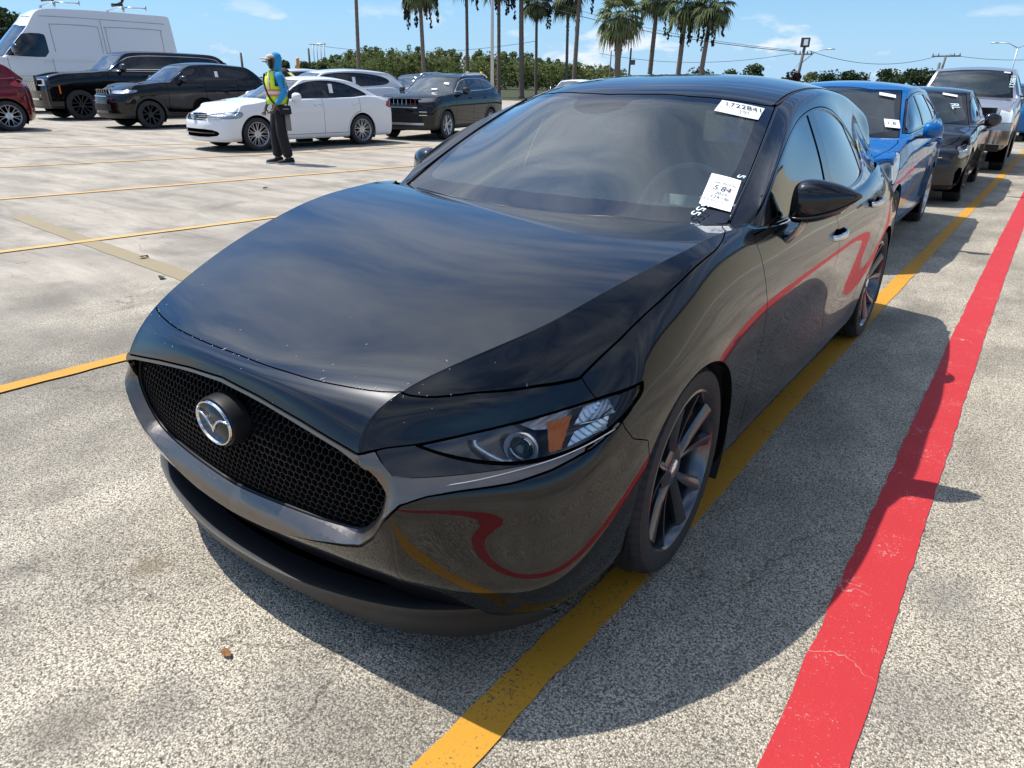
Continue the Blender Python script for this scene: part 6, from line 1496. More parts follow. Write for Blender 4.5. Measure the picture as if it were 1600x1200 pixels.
PALMS = [
 ('leftmost palm, a bare leaning trunk at the left end of the wood', -54.0, 48.6, 12.2, (.3, .2), 1, 1.1, .18),
 ('palm with long dangling fruit strands above the boxy dark car', -46.2, 49.5, 8.9, (-.25, 0), 2, 1.2, .19, False, 1.0, 7),
 ('bare thin palm trunk midway between the dangling fruit palm and the light pole', -52.8, 63.6, 11.8, (0, 0), 3, 1.3, .18),
 ('dark thin palm trunk just right of the grey light pole', -47.0, 61.8, 10.9, (0, -.1), 4, 1.3, .19),
 ('pale thick palm trunk left of the low-crowned one above the blue booth', -43.9, 61.6, 11.2, (-.2, -.1), 5, 1.3, .25),
 ('thin palm whose low crown shows right of the pale thick trunk', -46.7, 68.3, 9.55, (-.1, -.1), 6, 1.2, .16, False, 1.6, 2),
 ('thin dark palm with crown at the top edge, at the right end of the wood', -43.8, 70.1, 10.1, (-.15, -.1), 7, 1.4, .16, False, 1.4, 2),
 ('thick bare palm trunk beside the thin dark one right of the wood', -36.3, 59.5, 10.7, (.25, 0), 8, 1.3, .20),
 ('shaggy lowest palm with swollen trunk and full crown of fans', -28.0, 52.7, 6.3, (-.1, 0), 9, 1.3, .24, True, 2.2, 0),
 ('palm with smooth slanting trunk just right of the shaggy lowest palm', -31.5, 65.6, 8.9, (.25, 0), 10, 1.2, .22, False, 1.3, 2),
 ('palm with hanging fruit strands on both sides, second from the right', -26.2, 60.3, 7.75, (.25, 0), 11, 1.25, .21, False, 1.6, 6),
 ('rightmost palm, leaning right with ragged crown', -23.7, 59.2, 7.5, (.45, 0), 12, 1.2, .20, False, 1.0, 5)]
TREES = [
 (-66.5, 23.2, 6.4, 2.6, None, 'pine_tree', 'dark pine crown above the windscreen of the white van'), (-62.5, 20.0, 5.6, 2.0, None, 'pine_tree', 'smaller dark pine at the very left edge above the van bonnet'),
 (-94.5, 70.0, 4.3, 1.7, None, 'tree', 'feathery small tree right behind the hooded worker'), (-92.5, 72.8, 4.1, 2.0, None, 'tree', 'rounder small tree next right of the one behind the worker'), (-91.0, 74.6, 4.1, 1.5, None, 'tree', 'small tree beside the dark post on the horizon'),
 (-98, 62, 3.9, 1.6, None, 'tree', 'low tree peeping over the cars left of the worker'), (-99.5, 58, 4.2, 1.5, None, 'tree', 'spiky little tree left of the bent worker'),
 (-104, 50, 5.4, 1.9, None, 'tree', 'small tree just right of the white van'),
 (-48.5, 119, 3.7, 3.6, None, 'tree', 'low wide dark tree right of the rightmost palm on the horizon'), (-44, 120, 3.9, 2.2, None, 'tree', 'pale airy tree between two dark ones on the horizon'), (-40.6, 121, 3.4, 3.4, None, 'tree', 'second low wide dark tree on the horizon'),
 (-37, 112, 4.5, 2.0, None, 'tree', 'lone taller spreading tree on the horizon right of the palms'), (-15.2, 55.9, 2.55, 1.0, None, 'shrub', 'dark brownish bush peeping over the black roof'), (-14.2, 58, 2.5, 1.1, None, 'shrub', 'olive grey bush at the foot of the floodlight pole'),
 (-31.5, 134, 3.7, 3.6, None, 'tree', 'flat dark tree left of the thin leaning post'), (-24, 117, 3.6, 2.6, None, 'tree', 'dark tree just beyond the middle of the blue roof'), (-19.4, 116.5, 4.0, 2.6, None, 'tree', 'square topped tree beside the thin leaning post'),
 (-14.3, 107, 3.6, 3.2, None, 'tree', 'dense dark tree at the left corner of the silver pickup roof'), (-11.8, 106, 3.3, 2.6, None, 'tree', 'dark tree touching the pickup windscreen pillar')]
for a in PALMS: palm(*a)
for i, (x, y, h, r, mat, nm, lab) in enumerate(TREES): tree(nm, lab, x, y, h, r, 50+i, {12: MATS['red_leaf'], 13: PALM}.get(i, LEAF_D if i in (0, 1, 8, 10, 14, 15, 16, 17, 18) else LEAF), 130 if h > 3 else 60, .42 if h > 3 else .26)
# the wooded rise in the distance: one mass
rg = random.Random(3); mb = MB(); V = []
for i in range(300):
    u = rg.random(); v = rg.random()
    ax, ay = -169+87*u, 131+31*u; dpt = v*34; dx, dy = -.62, .78
    x = ax+dx*dpt; y = ay+dy*dpt
    env = 11.2-4.9*max(0, (u-.38)/.62)**1.5-3.6*max(0, (.16-u)/.16)
    h = env*(.55+.42*v+rg.uniform(-.06, .13)); r = rg.uniform(1.6, 2.7)
    if rg.random() < .45:   # pointed
        cs = [(x, y, h*.93, r*.35, r*.35, h*.09), (x, y, h*.78, r*.7, r*.7, h*.12), (x, y, h*.58, r*1.0, r*1.0, h*.16), (x, y, h*.35, r*1.1, r*1.1, h*.2)]
    else: cs = [(x+rg.uniform(-1, 1), y, h*.83, r*.9, r*.9, h*.15), (x+r*.5, y, h*.62, r, r, h*.2), (x-r*.5, y, h*.6, r, r, h*.2), (x, y, h*.35, r*1.2, r*1.2, h*.25)]
    leaf_cloud(mb, rg, cs, 78, .55)
fo_ = mb.build('distant_wood', LEAF_F, smooth=False); tag(fo_, 'wooded rise of mixed dark and yellowish green trees behind the palms', 'wood', kind='stuff')
# low far hedges and verges that close the horizon
rg = random.Random(9); mb = MB()
for i in range(520):
    a = -2.05+1.0*i/520*2.35; D = rg.uniform(190, 300); x = 1.5+D*math.sin(a*.8); y = -1.7+D*math.cos(a*.8); r = rg.uniform(1.6, 3.4)
    leaf_cloud(mb, rg, [(x, y, rg.uniform(.5, 1.3), r*1.6, r*1.6, rg.uniform(.8, 1.7))], 12, 1.1)
tag(mb.build('far_hedge', LEAF_D, smooth=False), 'low dark scrub along the horizon behind the parked rows', 'scrub', kind='stuff')

# ---------------------------------------------------------------- poles and wires
WOOD = wob(pm('grey_wood', (.15, .135, .12), .9), 20, .4, .01, .3); STEEL = wob(pm('pole_steel', (.50, .51, .52), .45, .3), 20, .1, .01, .1); WIRE = pm('wire_black', (.03, .032, .035), .6); DARKM = pm('dark_metal', (.04, .04, .042), .5)
def pole(name, label, x, y, h, r0, r1, mat, lean=(0, 0), extra=None, cat='pole'):
    root = empty(name, label, cat, (x, y, 0)); mb = MB(); mb.tube([(0, 0, 0), (lean[0]*.5, lean[1]*.5, h*.5), (lean[0], lean[1], h)], [r0, (r0+r1)/2, r1], 10); mb.build('post', mat, root)
    if extra: extra(root, Vector((lean[0], lean[1], h)))
    return root
pole('light_pole', 'pale grey steel light pole rising out of view among the palms', -35.3, 45.6, 13, .15, .09, STEEL, cat='light pole')
def flood(root, t):
    mb = MB(); mb.box(tuple(t+Vector((0, 0, .35))), (.62, .5, .72)); b = mb.build('floodlight', DARKM, root, smooth=False)
    mb = MB(); mb.box(tuple(t+Vector((.12, -.27, .35))), (.34, .03, .46)); mb.build('lamp_glass', M['reflector'], b, smooth=False)
    mb = MB(); mb.tube([tuple(t+Vector((0, 0, -1.2))), tuple(t+Vector((1.0, .1, -.3))), tuple(t+Vector((1.9, .2, -.18)))], .035, 6); mb.box(tuple(t+Vector((2.1, .2, -.18))), (.6, .18, .09)); mb.build('lamp_arm', STEEL, root)
    mb = MB(); mb.box(tuple(t+Vector((0, 0, -.55))), (1.5, .1, .1))
    for s in (-.65, -.3, .3, .65): mb.tube([tuple(t+Vector((s, 0, -.5))), tuple(t+Vector((s, 0, -.32)))], .05, 6)
    mb.build('cross_arm', WOOD, root)
    mb = MB(); mb.tube([tuple(t+Vector((0, 0, -.9))), (-2.2, 0, 0)], .012, 4); mb.build('guy_wire', WIRE, root)
pole('utility_pole', 'wooden utility pole with a square floodlight on top above the blue roof', -17.6, 65.6, 4.6, .15, .11, WOOD, (.35, 0), flood)
def tarm(root, t):
    mb = MB(); mb.box(tuple(t+Vector((0, 0, -.1))), (2.6, .12, .14))
    for s in (-1.2, -.7, .7, 1.2): mb.tube([tuple(t+Vector((s, 0, -.05))), tuple(t+Vector((s, 0, .18)))], .05, 6)
    mb.build('cross_arm', WOOD, root); mb = MB(); mb.lathe([(0, -.3), (.14, -.3), (.14, .3), (0, .3)], 10, c=tuple(t+Vector((-.45, 0, -1.0)))); mb.build('transformer', STEEL, root, sharp=40)
pole('utility_pole', 'distant wooden pole with a flat crossarm above the silver pickup', -9.6, 87.6, 4.7, .14, .1, WOOD, (.4, 0), tarm)
def boxp(root, t): mb = MB(); mb.box(tuple(t+Vector((.22, 0, -1.0))), (.3, .25, .35)); mb.build('equipment_box', DARKM, root, smooth=False)
pole('utility_pole', 'short dark post with a black box near its top right of the shaggy palm', -26.3, 51.4, 4.05, .075, .07, DARKM, (.05, 0), boxp)
pole('utility_pole', 'slim dark post under a hanging black object left of the shaggy palm', -27.8, 51.0, 3.9, .06, .05, WOOD, (.05, 0))
pole('utility_pole', 'thin leaning post beyond the blue hatchback roof', -16.6, 88, 3.1, .08, .06, WOOD, (.5, 0))
pole('utility_pole', 'thin post seen between the peaked cap and the pale windscreen at far left', -137.5, 92.5, 6.6, .28, .22, WOOD, (0, 0))
pole('utility_pole', 'dark post rising from the shrubs right of the hooded worker', -160, 128, 9.2, .32, .25, WOOD, (0, 0))
r_ = empty('transmission_tower', 'group of tall thin steel posts with a top bar on the horizon', 'pylon', (-190.5, 156.5, 0))
mb = MB()
for s in (-2.6, -.9, .9, 2.6): mb.tube([(s, 0, 0), (s, 0, 12.2)], .16, 6)
mb.tube([(-4.4, 0, 12.2), (3.4, 0, 12.0)], .2, 6); mb.build('frame', STEEL, r_)
def sl(root, t):
    for s in (1, -1): mb = MB(); mb.tube([tuple(t), tuple(t+Vector((s*.9, 0, .5))), tuple(t+Vector((s*2.0, 0, .55)))], .05, 6); mb.box(tuple(t+Vector((s*2.2, 0, .55))), (.7, .2, .1)); mb.build('lamp_arm', STEEL, root)
pole('street_lamp', 'far double-armed street lamp above the silver pickup roof', -3.7, 96, 5.6, .09, .06, STEEL, (0, 0), sl, 'street lamp')
def wire(label, a, b, sag, r=.02):
    a, b = Vector(a), Vector(b); mid = (a+b)/2; pts = []
    for i in range(25):
        t = i/24; p = a.lerp(b, t)-mid; p.z -= sag*4*t*(1-t); pts.append(tuple(p))
    mb = MB(); mb.tube(pts, r, 5); o = mb.build('overhead_wire', WIRE); o.location = mid; tag(o, label, 'wire')
wire('upper thick wire sagging from the left down behind the palms to the floodlight pole', (-52, 60, 11.6), (-17.9, 65.6, 4.25), 1.1, .03)
wire('thin wire just above the thick one between the palms', (-52, 61, 12.6), (-17.9, 65.6, 4.35), 1.3, .018)
wire('lowest wire sagging behind the palm trunks', (-34, 60, 4.1), (-17.9, 65.6, 4.15), .75, .018)
wire('wire from the floodlight pole down to the crossarm pole', (-16.8, 65.6, 4.3), (-9.8, 87.6, 4.65), .9, .022)
wire('wire crossing the sky at the right edge', (-9.0, 87.6, 4.75), (6, 90, 5.6), .9, .022)
wire('faint wire from the posts on the horizon toward the wood', (-194, 156.5, 12.0), (-120, 175, 12.5), 2.5, .06)
# ---------------------------------------------------------------- small things at the back of the lot
r_ = empty('blue_booth', 'small blue booth with white rim and yellow lights behind the chrome roof rails', 'booth', (-37.6, 46.3, 0), R(35))
pm('booth_blue', (.012, .045, .22), .4); pm('booth_yellow', (.75, .42, .03), .4)
mb = MB(); mb.box((0, 0, 1.0), (1.35, 1.3, 2.0)); mb.build('walls', M['booth_blue'], r_, smooth=False)
mb = MB(); mb.box((0, 0, 2.06), (1.5, 1.45, .10)); mb.build('roof', M['lamp_white'], r_, smooth=False)
for s in (-.55, .55): mb = MB(); mb.lathe([(.13, 0), (.13, .14), (.0, .16)], 10, c=(s, -.5, 2.11)); mb.build('beacon', M['booth_yellow'], r_)
mb = MB(); mb.box((0, -.662, 1.55), (.34, .02, .5)); mb.build('window', M['lamp_white'], r_, smooth=False)
r_ = empty('barrier_arm', 'raised orange barrier arm on a white cabinet behind the white saloon', 'barrier', (-24.6, 18.9, 0), R(-35))
mb = MB(); mb.box((0, 0, .75), (.42, .34, 1.5), taper=.92); mb.box((0, 0, 1.62), (.26, .22, .3)); mb.build('cabinet', M['lamp_white'], r_, smooth=False)
mb = MB(); mb.tube([(.0, -.25, 1.35), (.45, -.25, 2.25)], .07, 10); mb.build('arm', wob(pm('orange_plastic', (.62, .25, .05), .5), 30, 0), r_)
# ---------------------------------------------------------------- the tan metal building that the black flanks mirror
r_ = empty('metal_building', 'long tan building of ribbed metal sheets standing right of the red stripe', 'building', (15.5, 14, 0))
TAN = wob(pm('tan_metal', (.42, .38, .27), .5), 3, .05, .01, .08); WHT = wob(pm('white_trim', (.6, .6, .57), .5), 3, 0)
for j in range(19):   # 3 m sheets
    V = []; F = []; n = 24
    for i in range(n+1):
        y = -8+j*3+3*i/n*.995; x = -.025 if i % 4 in (1, 2) else .0; V += [(x, y, .35), (x, y, 7.9)]
    for i in range(n): F.append((2*i, 2*i+1, 2*i+3, 2*i+2))
    mesh_obj('wall_sheet', V, F, TAN, r_, smooth=False)
mb = MB(); mb.box((6, 20.5, 3.9), (11.9, 57.2, 7.8)); mb.build('inner_walls', TAN, r_, smooth=False)
mb = MB(); mb.box((.05, 20.5, .17), (.2, 57.4, .36)); mb.build('plinth', WHT, r_, smooth=False)
mb = MB(); mb.box((-.10, 20.5, 8.02), (.34, 57.6, .24)); mb.build('gutter', DARKM, r_, smooth=False)
mb = MB(); mb.add([(0, -8.2, 8.1), (0, 49.2, 8.1), (6, 49.2, 9.0), (6, -8.2, 9.0), (12, 49.2, 8.1), (12, -8.2, 8.1)], [(0, 1, 2, 3), (3, 2, 4, 5)]); mb.build('roof', STEEL, r_, smooth=False)
# ---------------------------------------------------------------- people
def skin_obj(name, nodes, links, mat, parent, sub=2, smooth_=True):
    """nodes: {key: (x, y, z, rx, ry)}; grows one continuous surface round the joints"""
    keys = list(nodes); ix = {k: i for i, k in enumerate(keys)}
    me = bpy.data.meshes.new(name); me.from_pydata([nodes[k][:3] for k in keys], [(ix[a], ix[b]) for a, b in links], []); me.update()
    o = bpy.data.objects.new(name, me); COL.objects.link(o)
    sk = o.modifiers.new('skin', 'SKIN'); sk.use_smooth_shade = True
    for i, k in enumerate(keys):
        v = me.skin_vertices[0].data[i]; n = nodes[k]; v.radius = (n[3], n[4] if len(n) > 4 else n[3]); v.use_root = (i == 0)
    sb = o.modifiers.new('sub', 'SUBSURF'); sb.levels = sub; sb.render_levels = sub
    dg = bpy.context.evaluated_depsgraph_get(); m2 = bpy.data.meshes.new_from_object(o.evaluated_get(dg)); bpy.data.objects.remove(o, do_unlink=True)
    m2.name = name; m2.materials.clear(); m2.materials.append(mat); m2.polygons.foreach_set('use_smooth', [True]*len(m2.polygons))
    r = bpy.data.objects.new(name, m2); COL.objects.link(r); r.parent = parent; return r
def cloth(name, col, rough=.85, vary=.25, sc=12):
    m = wob(pm(name, col, rough), 60, .35, .004, vary); return m
cloth('blue_cloth', (.02, .27, .55)); cloth('black_cloth', (.008, .008, .010)); cloth('vest_yellow', (.62, .80, .03)); cloth('vest_orange', (.80, .22, .04)); pm('vest_silver', (.62, .60, .58), .4); cloth('grey_panel', (.20, .20, .20)); cloth('skin_brown', (.14, .07, .045), .55, .1); cloth('sole_white', (.5, .5, .48)); cloth('cap_cream', (.55, .45, .33)); cloth('green_cloth', (.06, .09, .05)); cloth('skin_tan', (.36, .19, .13), .55, .1); cloth('hair_dark', (.012, .010, .009)); cloth('vest_pale', (.70, .66, .22))
def hand(nodes_parent, wrist, dirv, side, palmn, mat, name='hand', s=1.0):
    """palm with four unequal bent fingers and a thumb from the side of the palm"""
    W = Vector(wrist); d = Vector(dirv).normalized(); pn = Vector(palmn).normalized(); a = d.cross(pn).normalized()*side
    N = {'w': (*W, .024*s, .018*s), 'p': (*(W+d*.045*s), .034*s, .016*s), 'k': (*(W+d*.085*s), .038*s, .014*s)}; Lk = [('w', 'p'), ('p', 'k')]
    for i, (off, ln) in enumerate(((.030, .068), (.011, .078), (-.010, .072), (-.029, .056))):
        b = W+d*.088*s+a*off*s; m1 = b+(d*.8+pn*.5).normalized()*ln*.45*s; m2 = m1+(d*.45+pn*.9).normalized()*ln*.35*s; m3 = m2+(d*.1+pn).normalized()*ln*.25*s
        for k, p, r in (('a', b, .0095), ('b', m1, .009), ('c', m2, .0082), ('d', m3, .007)): N[f'{i}{k}'] = (*p, r*s)
        Lk += [('k', f'{i}a'), (f'{i}a', f'{i}b'), (f'{i}b', f'{i}c'), (f'{i}c', f'{i}d')]
    t0 = W+d*.035*s+a*.034*s; t1 = t0+(d*.6+a*.7).normalized()*.035*s; t2 = t1+(d*.9+pn*.5).normalized()*.03*s
    N['t0'] = (*t0, .012*s); N['t1'] = (*t1, .011*s); N['t2'] = (*t2, .009*s); Lk += [('p', 't0'), ('t0', 't1'), ('t1', 't2')]
    return N, Lk
def person(label, loc, rz, group=None, bent=False, scale=1.0):
    root = empty('person', label, 'person', loc, R(rz), group, scale)
    lean = Vector((0, -.50 if bent else 0.0, -.24 if bent else 0))
    def u(x, y, z, *r):   # upper-body joint, bent forward about the hip when asked
        t = max(0, (z-.95))/.8; return (x, y+lean.y*t, z+lean.z*t, *r)
    sk_m = M['skin_tan'] if bent else M['skin_brown']
    # body: one continuous surface
    N = {'pel': u(0, 0, .96, .13, .10), 'bel': u(0, .0, 1.10, .12, .095), 'che': u(0, -.01, 1.32, .145, .10), 'sh': u(0, 0, 1.43, .09, .07), 'nk': u(0, -.005, 1.50, .052), 'jaw': u(0, -.035, 1.565, .062, .070), 'hd': u(0, -.02, 1.64, .076, .090), 'cr': u(0, -.005, 1.70, .066, .078)}
    Lk = [('pel', 'bel'), ('bel', 'che'), ('che', 'sh'), ('sh', 'nk'), ('nk', 'jaw'), ('jaw', 'hd'), ('hd', 'cr')]
    if bent: arms = {1: [(.20, -.02, 1.41), (.23, -.10, 1.15), (.20, -.22, .93)], -1: [(-.20, -.02, 1.41), (-.24, -.10, 1.15), (-.20, -.22, .93)]}
    else: arms = {1: [(.195, .01, 1.42), (.265, .055, 1.15), (.215, -.105, .955)], -1: [(-.195, .0, 1.42), (-.25, -.02, 1.13), (-.23, -.14, .93)]}
    for s in (1, -1):
        a = arms[s]; nm = f'a{s}'
        N[nm+'s'] = u(*a[0], .058); N[nm+'e'] = u(*a[1], .042); N[nm+'w'] = u(*a[2], .027); Lk += [('sh', nm+'s'), (nm+'s', nm+'e'), (nm+'e', nm+'w')]
        h = Vector(u(*a[2])[:3]); e = Vector(u(*a[1])[:3]); hn, hl = hand(None, tuple(h+(h-e).normalized()*.03), (h-e)+Vector((0, 0, -.06)), s, (-s*.8, -.4, .2), None)
        for k, v in hn.items(): N[nm+k] = v
        Lk += [(nm+x, nm+y) for x, y in hl]; Lk.append((nm+'w', nm+'w'+'')) if False else None
    # arms reach the hand: same wrist key joins both
    legs = {1: [(.095, .0, .90), (.12, -.03, .50), (.135, .045, .09)], -1: [(-.095, 0, .90), (-.105, -.075, .50), (-.09, -.075, .09)]}
    if bent: legs = {1: [(.10, .02, .9), (.13, .0, .5), (.13, .05, .09)], -1: [(-.10, .02, .9), (-.13, .0, .5), (-.13, .05, .09)]}
    for s in (1, -1):
        l = legs[s]; nm = f'l{s}'; N[nm+'h'] = (*l[0], .085); N[nm+'k'] = (*l[1], .058); N[nm+'a'] = (*l[2], .040); N[nm+'f'] = (l[2][0]+s*.02, l[2][1]-.13, .04, .035, .03)
        Lk += [('pel', nm+'h'), (nm+'h', nm+'k'), (nm+'k', nm+'a'), (nm+'a', nm+'f')]
    Nb = {}; Lb = []
    for k in N: Nb[k] = N[k]
    Lk = [l for l in Lk if l[0] != l[1]]
    skin_obj('body', Nb, Lk, sk_m, root, 2)
    # face
    H = Vector(u(0, -.02, 1.64)[:3])
    def at(x, y, z): return tuple(H+Vector((x, y, z)))
    mb = MB(); mb.loft([[at(.016*math.cos(a)*w, -.088-d, -.005+z+.010*math.sin(a)*w) for a in np.linspace(0, 6.283, 8, endpoint=False)] for w, d, z in ((.5, 0, .03), (.8, .012, .005), (1.1, .022, -.022), (.7, .004, -.034))]); mb.build('nose', sk_m, root)
    for s in (1, -1):
        mb = MB(); mb.lathe([(0, -.012), (.009, -.009), (.012, 0)], 10, 'y', c=at(s*.032, -.083, .012)); mb.build('eye', M['sole_white'], root)
        mb = MB(); mb.lathe([(0, -.004), (.005, -.002), (.006, 0)], 8, 'y', c=at(s*.032, -.094, .012)); mb.build('pupil', M['hair_dark'], root)
        mb = MB(); mb.loft([[at(s*(.078+d), .01+.018*math.cos(a), -.01+.030*math.sin(a)) for a in np.linspace(0, 6.283, 10, endpoint=False)] for d in (0, .012)]); mb.build('ear', sk_m, root)
    mb = MB(); mb.tube([at(-.024, -.083, -.052), at(0, -.094, -.050), at(.024, -.083, -.052)], .005, 6); mb.build('mouth', M['hair_dark'] if not bent else M['skin_brown'], root)
    def cap(mat, brim_dir=1):
        mb = MB(); rings = []
        for t in np.linspace(0, 1, 6): rings.append([at(.086*math.cos(a)*math.cos(t*1.5), .0+.10*math.sin(a)*math.cos(t*1.5), .045+.062*math.sin(t*1.5)) for a in np.linspace(0, 6.283, 20, endpoint=False)])
        mb.loft(rings); c = mb.build('cap', mat, root)
        mb = MB(); V = []; n = 12
        for j in (0, 1):
            for i in range(n+1):
                a = math.pi*(1+i/n); V.append(at(.080*math.cos(a), -.045+(.05+.115*j)*math.sin(a)*1.0+.0, .050-.012*j-.012*abs(math.cos(a))))
        F = [(i, i+1, n+2+i, n+1+i) for i in range(n)]; V2 = [(v[0], v[1], v[2]-.007) for v in V]; k = len(V); F += [tuple(q+k for q in f)[::-1] for f in F[:n]]
        for i in range(n): F.append((n+1+i, n+2+i, k+n+2+i, k+n+1+i))
        mb.add(V+V2, F); mb.build('cap_brim', mat, c)
    # clothes grown over the same skeleton, a little larger
    shirt = M['black_cloth'] if bent else M['blue_cloth']
    Nc = {'a': u(0, 0, .93, .165, .125), 'b': u(0, 0, 1.08, .150, .118), 'c': u(0, -.01, 1.30, .172, .125), 'd': u(0, 0, 1.42, .115, .09), 'e': u(0, .0, 1.475, .078, .072)}; Lc = [('a', 'b'), ('b', 'c'), ('c', 'd'), ('d', 'e')]
    for s in (1, -1):
        a = arms[s]; e0, e1, e2 = [Vector(u(*q)[:3]) for q in a]
        Nc[f's{s}'] = (*e0, .080); Nc[f'm{s}'] = (*e0.lerp(e1, .5), .066); Nc[f'e{s}'] = (*e1, .060); Nc[f'n{s}'] = (*e1.lerp(e2, .55), .050); Nc[f'w{s}'] = (*e1.lerp(e2, .93), .040)
        Lc += [('d', f's{s}'), (f's{s}', f'm{s}'), (f'm{s}', f'e{s}'), (f'e{s}', f'n{s}'), (f'n{s}', f'w{s}')]
    skin_obj('hooded_top' if not bent else 'shirt', Nc, Lc, shirt, root, 2)
    Np = {'a': (0, 0, 1.0, .155, .118), 'b': (0, .0, .90, .158, .128)}; Lp = [('a', 'b')]
    for s in (1, -1):
        l = legs[s]; p0, p1, p2 = [Vector(q) for q in l]
        Np[f'h{s}'] = (*p0.lerp(p1, .12), .118); Np[f'q{s}'] = (*p0.lerp(p1, .55), .108); Np[f'k{s}'] = (*p1, .098); Np[f'r{s}'] = (*p1.lerp(p2, .5), .094); Np[f'f{s}'] = (*p2.lerp(p1, .02), .092)
        Lp += [('b', f'h{s}'), (f'h{s}', f'q{s}'), (f'q{s}', f'k{s}'), (f'k{s}', f'r{s}'), (f'r{s}', f'f{s}')]
    tr = skin_obj('trousers', Np, Lp, M['black_cloth'], root, 2)
    for s in (1, -1):
        l = legs[s]; x, y = l[2][0], l[2][1]
        mb = MB(); rings = []
        for t, w, h in ((-.085, .030, .05), (-.075, .042, .085), (-.02, .044, .10), (.04, .043, .085), (.10, .049, .062), (.16, .048, .05), (.20, .036, .042), (.212, .016, .03)):
            rings.append([(x+s*.012*(t+.08)*4+w*math.cos(a), y-t, .018+h*.5+h*.5*math.copysign(abs(math.sin(a))**.7, math.sin(a))) for a in np.linspace(0, 6.283, 14, endpoint=False)])
        mb.loft(rings); sh = mb.build('shoe', M['black_cloth'], root)
        mb = MB(); mb.loft([[(x+s*.012*(t+.08)*4+w*c_, y-t, z) for (t, w, c_) in ((-.09, .02, 0), (-.08, .04, 1), (.02, .046, 1), (.12, .053, 1), (.2, .04, 1), (.222, .01, 0), (.2, .04, -1), (.12, .053, -1), (.02, .046, -1), (-.08, .04, -1))] for z in (.0, .028)]); mb.build('sole', M['sole_white'], sh, smooth=False)
    # vest: open-sided tube over the chest
    vy = M['vest_pale'] if bent else M['vest_yellow']
    def ringat(z, rx, ry, n=28, off=0): return [u((rx+off)*math.cos(a), (ry+off)*math.sin(a)-.005, z)[:3] for a in np.linspace(0, 6.283, n, endpoint=False)]
    prof = [(.97, .205, .165), (1.05, .195, .158), (1.15, .192, .154), (1.25, .202, .158), (1.33, .206, .158), (1.40, .185, .142), (1.445, .135, .115), (1.475, .098, .10)]
    mb = MB()
    rs = [ringat(*p) for p in prof]; V = [v for r in rs for v in r]; n = 28; F = []
    for i in range(len(rs)-1):
        for k in range(n):
            a = 6.283*(k+.5)/n; sidey = abs(math.cos(a))
            if sidey > .86 and 3 <= i <= 5: continue          # arm holes
            if math.sin(a) < -.97 and not bent and i > 4: continue
            F.append((i*n+k, i*n+(k+1) % n, (i+1)*n+(k+1) % n, (i+1)*n+k))
    mb.add(V, F); vs = mb.build('safety_vest', vy, root); sdm = vs.modifiers.new('t', 'SOLIDIFY'); sdm.thickness = .012; sdm.offset = 1
    def band(z0, z1, mt, name, off):
        m_ = MB(); zs = np.linspace(z0, z1, 3); rs_ = []
        for z in zs: rs_.append(ringat(z, np.interp(z, [p[0] for p in prof], [p[1] for p in prof]), np.interp(z, [p[0] for p in prof], [p[2] for p in prof]), 28, off))
        m_.loft(rs_, cap=False); m_.build(name, mt, vs)
    band(1.095, 1.205, M['vest_orange'], 'orange_band', .016); band(1.125, 1.175, M['vest_silver'], 'silver_band', .020)
    for s in (1, -1):
        for w, mt, nm, o_ in ((.030, M['vest_orange'], 'orange_strip', .015), (.016, M['vest_silver'], 'silver_strip', .019)):
            for sg in (-1, 1):
                m_ = MB(); ra = []
                for z in (1.20, 1.28, 1.36, 1.41, 1.45):
                    rx, ry = np.interp(z, [p[0] for p in prof], [p[1] for p in prof])+o_, np.interp(z, [p[0] for p in prof], [p[2] for p in prof])+o_; xx = s*min(.105, rx*.75)
                    yy = lambda x: sg*ry*math.sqrt(max(0, 1-(x/rx)**2))-.005
                    ra.append([u(xx-w, yy(xx-w), z)[:3], u(xx+w, yy(xx+w), z)[:3]])
                m_.loft(ra, cap=False, closed=False); m_.build(nm, mt, vs)
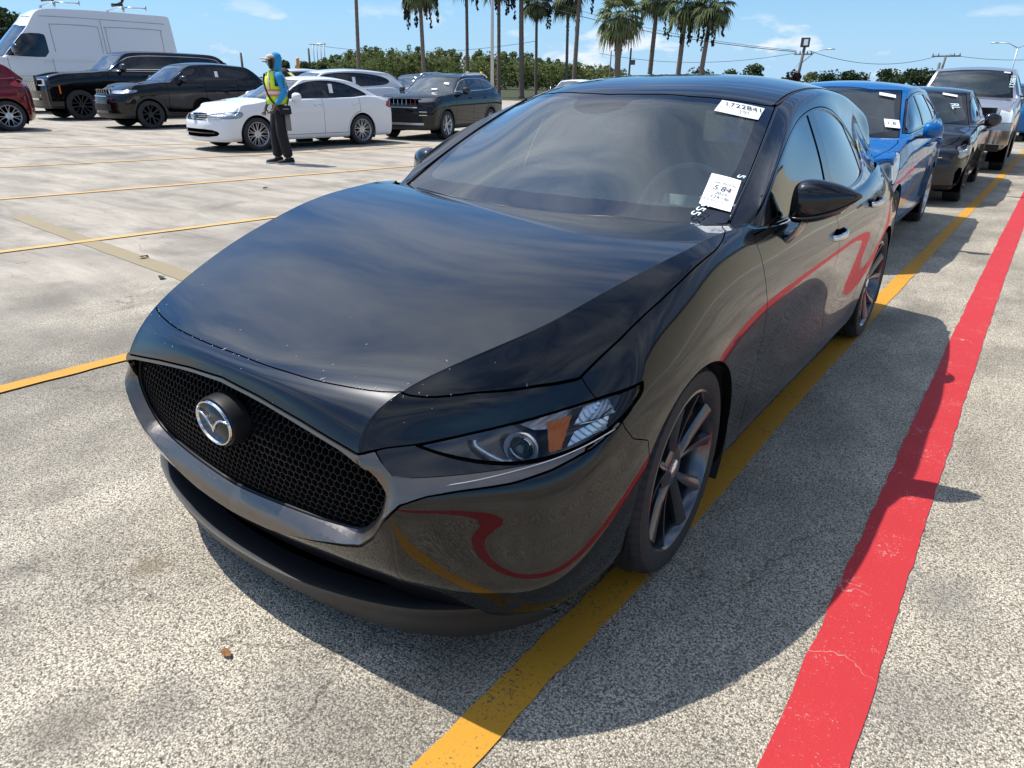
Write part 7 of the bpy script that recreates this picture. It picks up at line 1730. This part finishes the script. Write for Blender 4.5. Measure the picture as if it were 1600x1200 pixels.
    if bent:
        cap(M['green_cloth'])
    else:
        # hood pulled up, cap brim out of it, dark face mask
        mb = MB(); rings = []
        for z, rx, ry, yo in ((1.43, .105, .10, .02), (1.49, .092, .098, .015), (1.56, .100, .112, .012), (1.63, .106, .124, .015), (1.69, .100, .122, .02), (1.74, .078, .098, .025), (1.768, .040, .055, .03), (1.775, .01, .01, .03)):
            rings.append([(rx*math.cos(a), yo+ry*math.sin(a)*(1 if math.sin(a) > 0 else .30 if 1.52 < z < 1.70 else .62), z) for a in np.linspace(0, 6.283, 22, endpoint=False)])
        mb.loft(rings); mb.build('hood', shirt, root)
        mb = MB(); mb.loft([[(w*math.cos(a), -.052+yy-.030*abs(math.sin(a))*0, 1.605+h*math.sin(a)) for a in np.linspace(0, 6.283, 18, endpoint=False)] for w, h, yy in ((.078, .10, .01), (.070, .090, -.022), (.062, .080, -.028), (.05, .06, -.03))]); mb.build('face_mask', M['black_cloth'], root)
        cap(M['cap_cream'])
        # shoulder strap and bag
        st = [(-.10, -.145, 1.44), (-.06, -.178, 1.33), (.03, -.185, 1.20), (.12, -.165, 1.07), (.19, -.10, .97), (.215, .03, .92)]
        mb = MB(); mb.tube(catmull(st, 5), .020, 6, flat=.35); mb.tube(catmull([(-.10, -.145, 1.44), (-.07, 0, 1.50), (-.02, .14, 1.40), (.10, .17, 1.15), (.215, .08, .94)], 5), .020, 6, flat=.35); mb.build('shoulder_strap', M['black_cloth'], root)
        mb = MB(); mb.box((.235, .04, .885), (.07, .20, .14), taper=.9); b = mb.build('hip_bag', M['black_cloth'], root); bv = b.modifiers.new('b', 'BEVEL'); bv.width = .018; bv.segments = 3
        mb = MB(); mb.box((.273, .04, .90), (.006, .10, .02)); mb.build('bag_label', M['grey_panel'], b, smooth=False)
        mb = MB(); mb.box((.205, .075, .70), (.03, .09, .30), taper=.9); mb.build('hanging_cloth', M['grey_panel'], root)
        for i in range(7):
            mb = MB(); mb.box((.300-.004*abs(i-3), .045-.003*i, 1.36-.040*i), (.006, .014, .02)); mb.build('sleeve_letter', M['black_cloth'], root, smooth=False)
    return root
person('worker in bright blue hooded top and yellow-orange safety vest standing by the white saloon', (-9.62, 6.42, 0), -20, scale=1.035)
person('second worker in green cap and pale safety vest bent over behind the white saloon', (-13.25, 9.75, 0), -30, bent=True, scale=1.22)
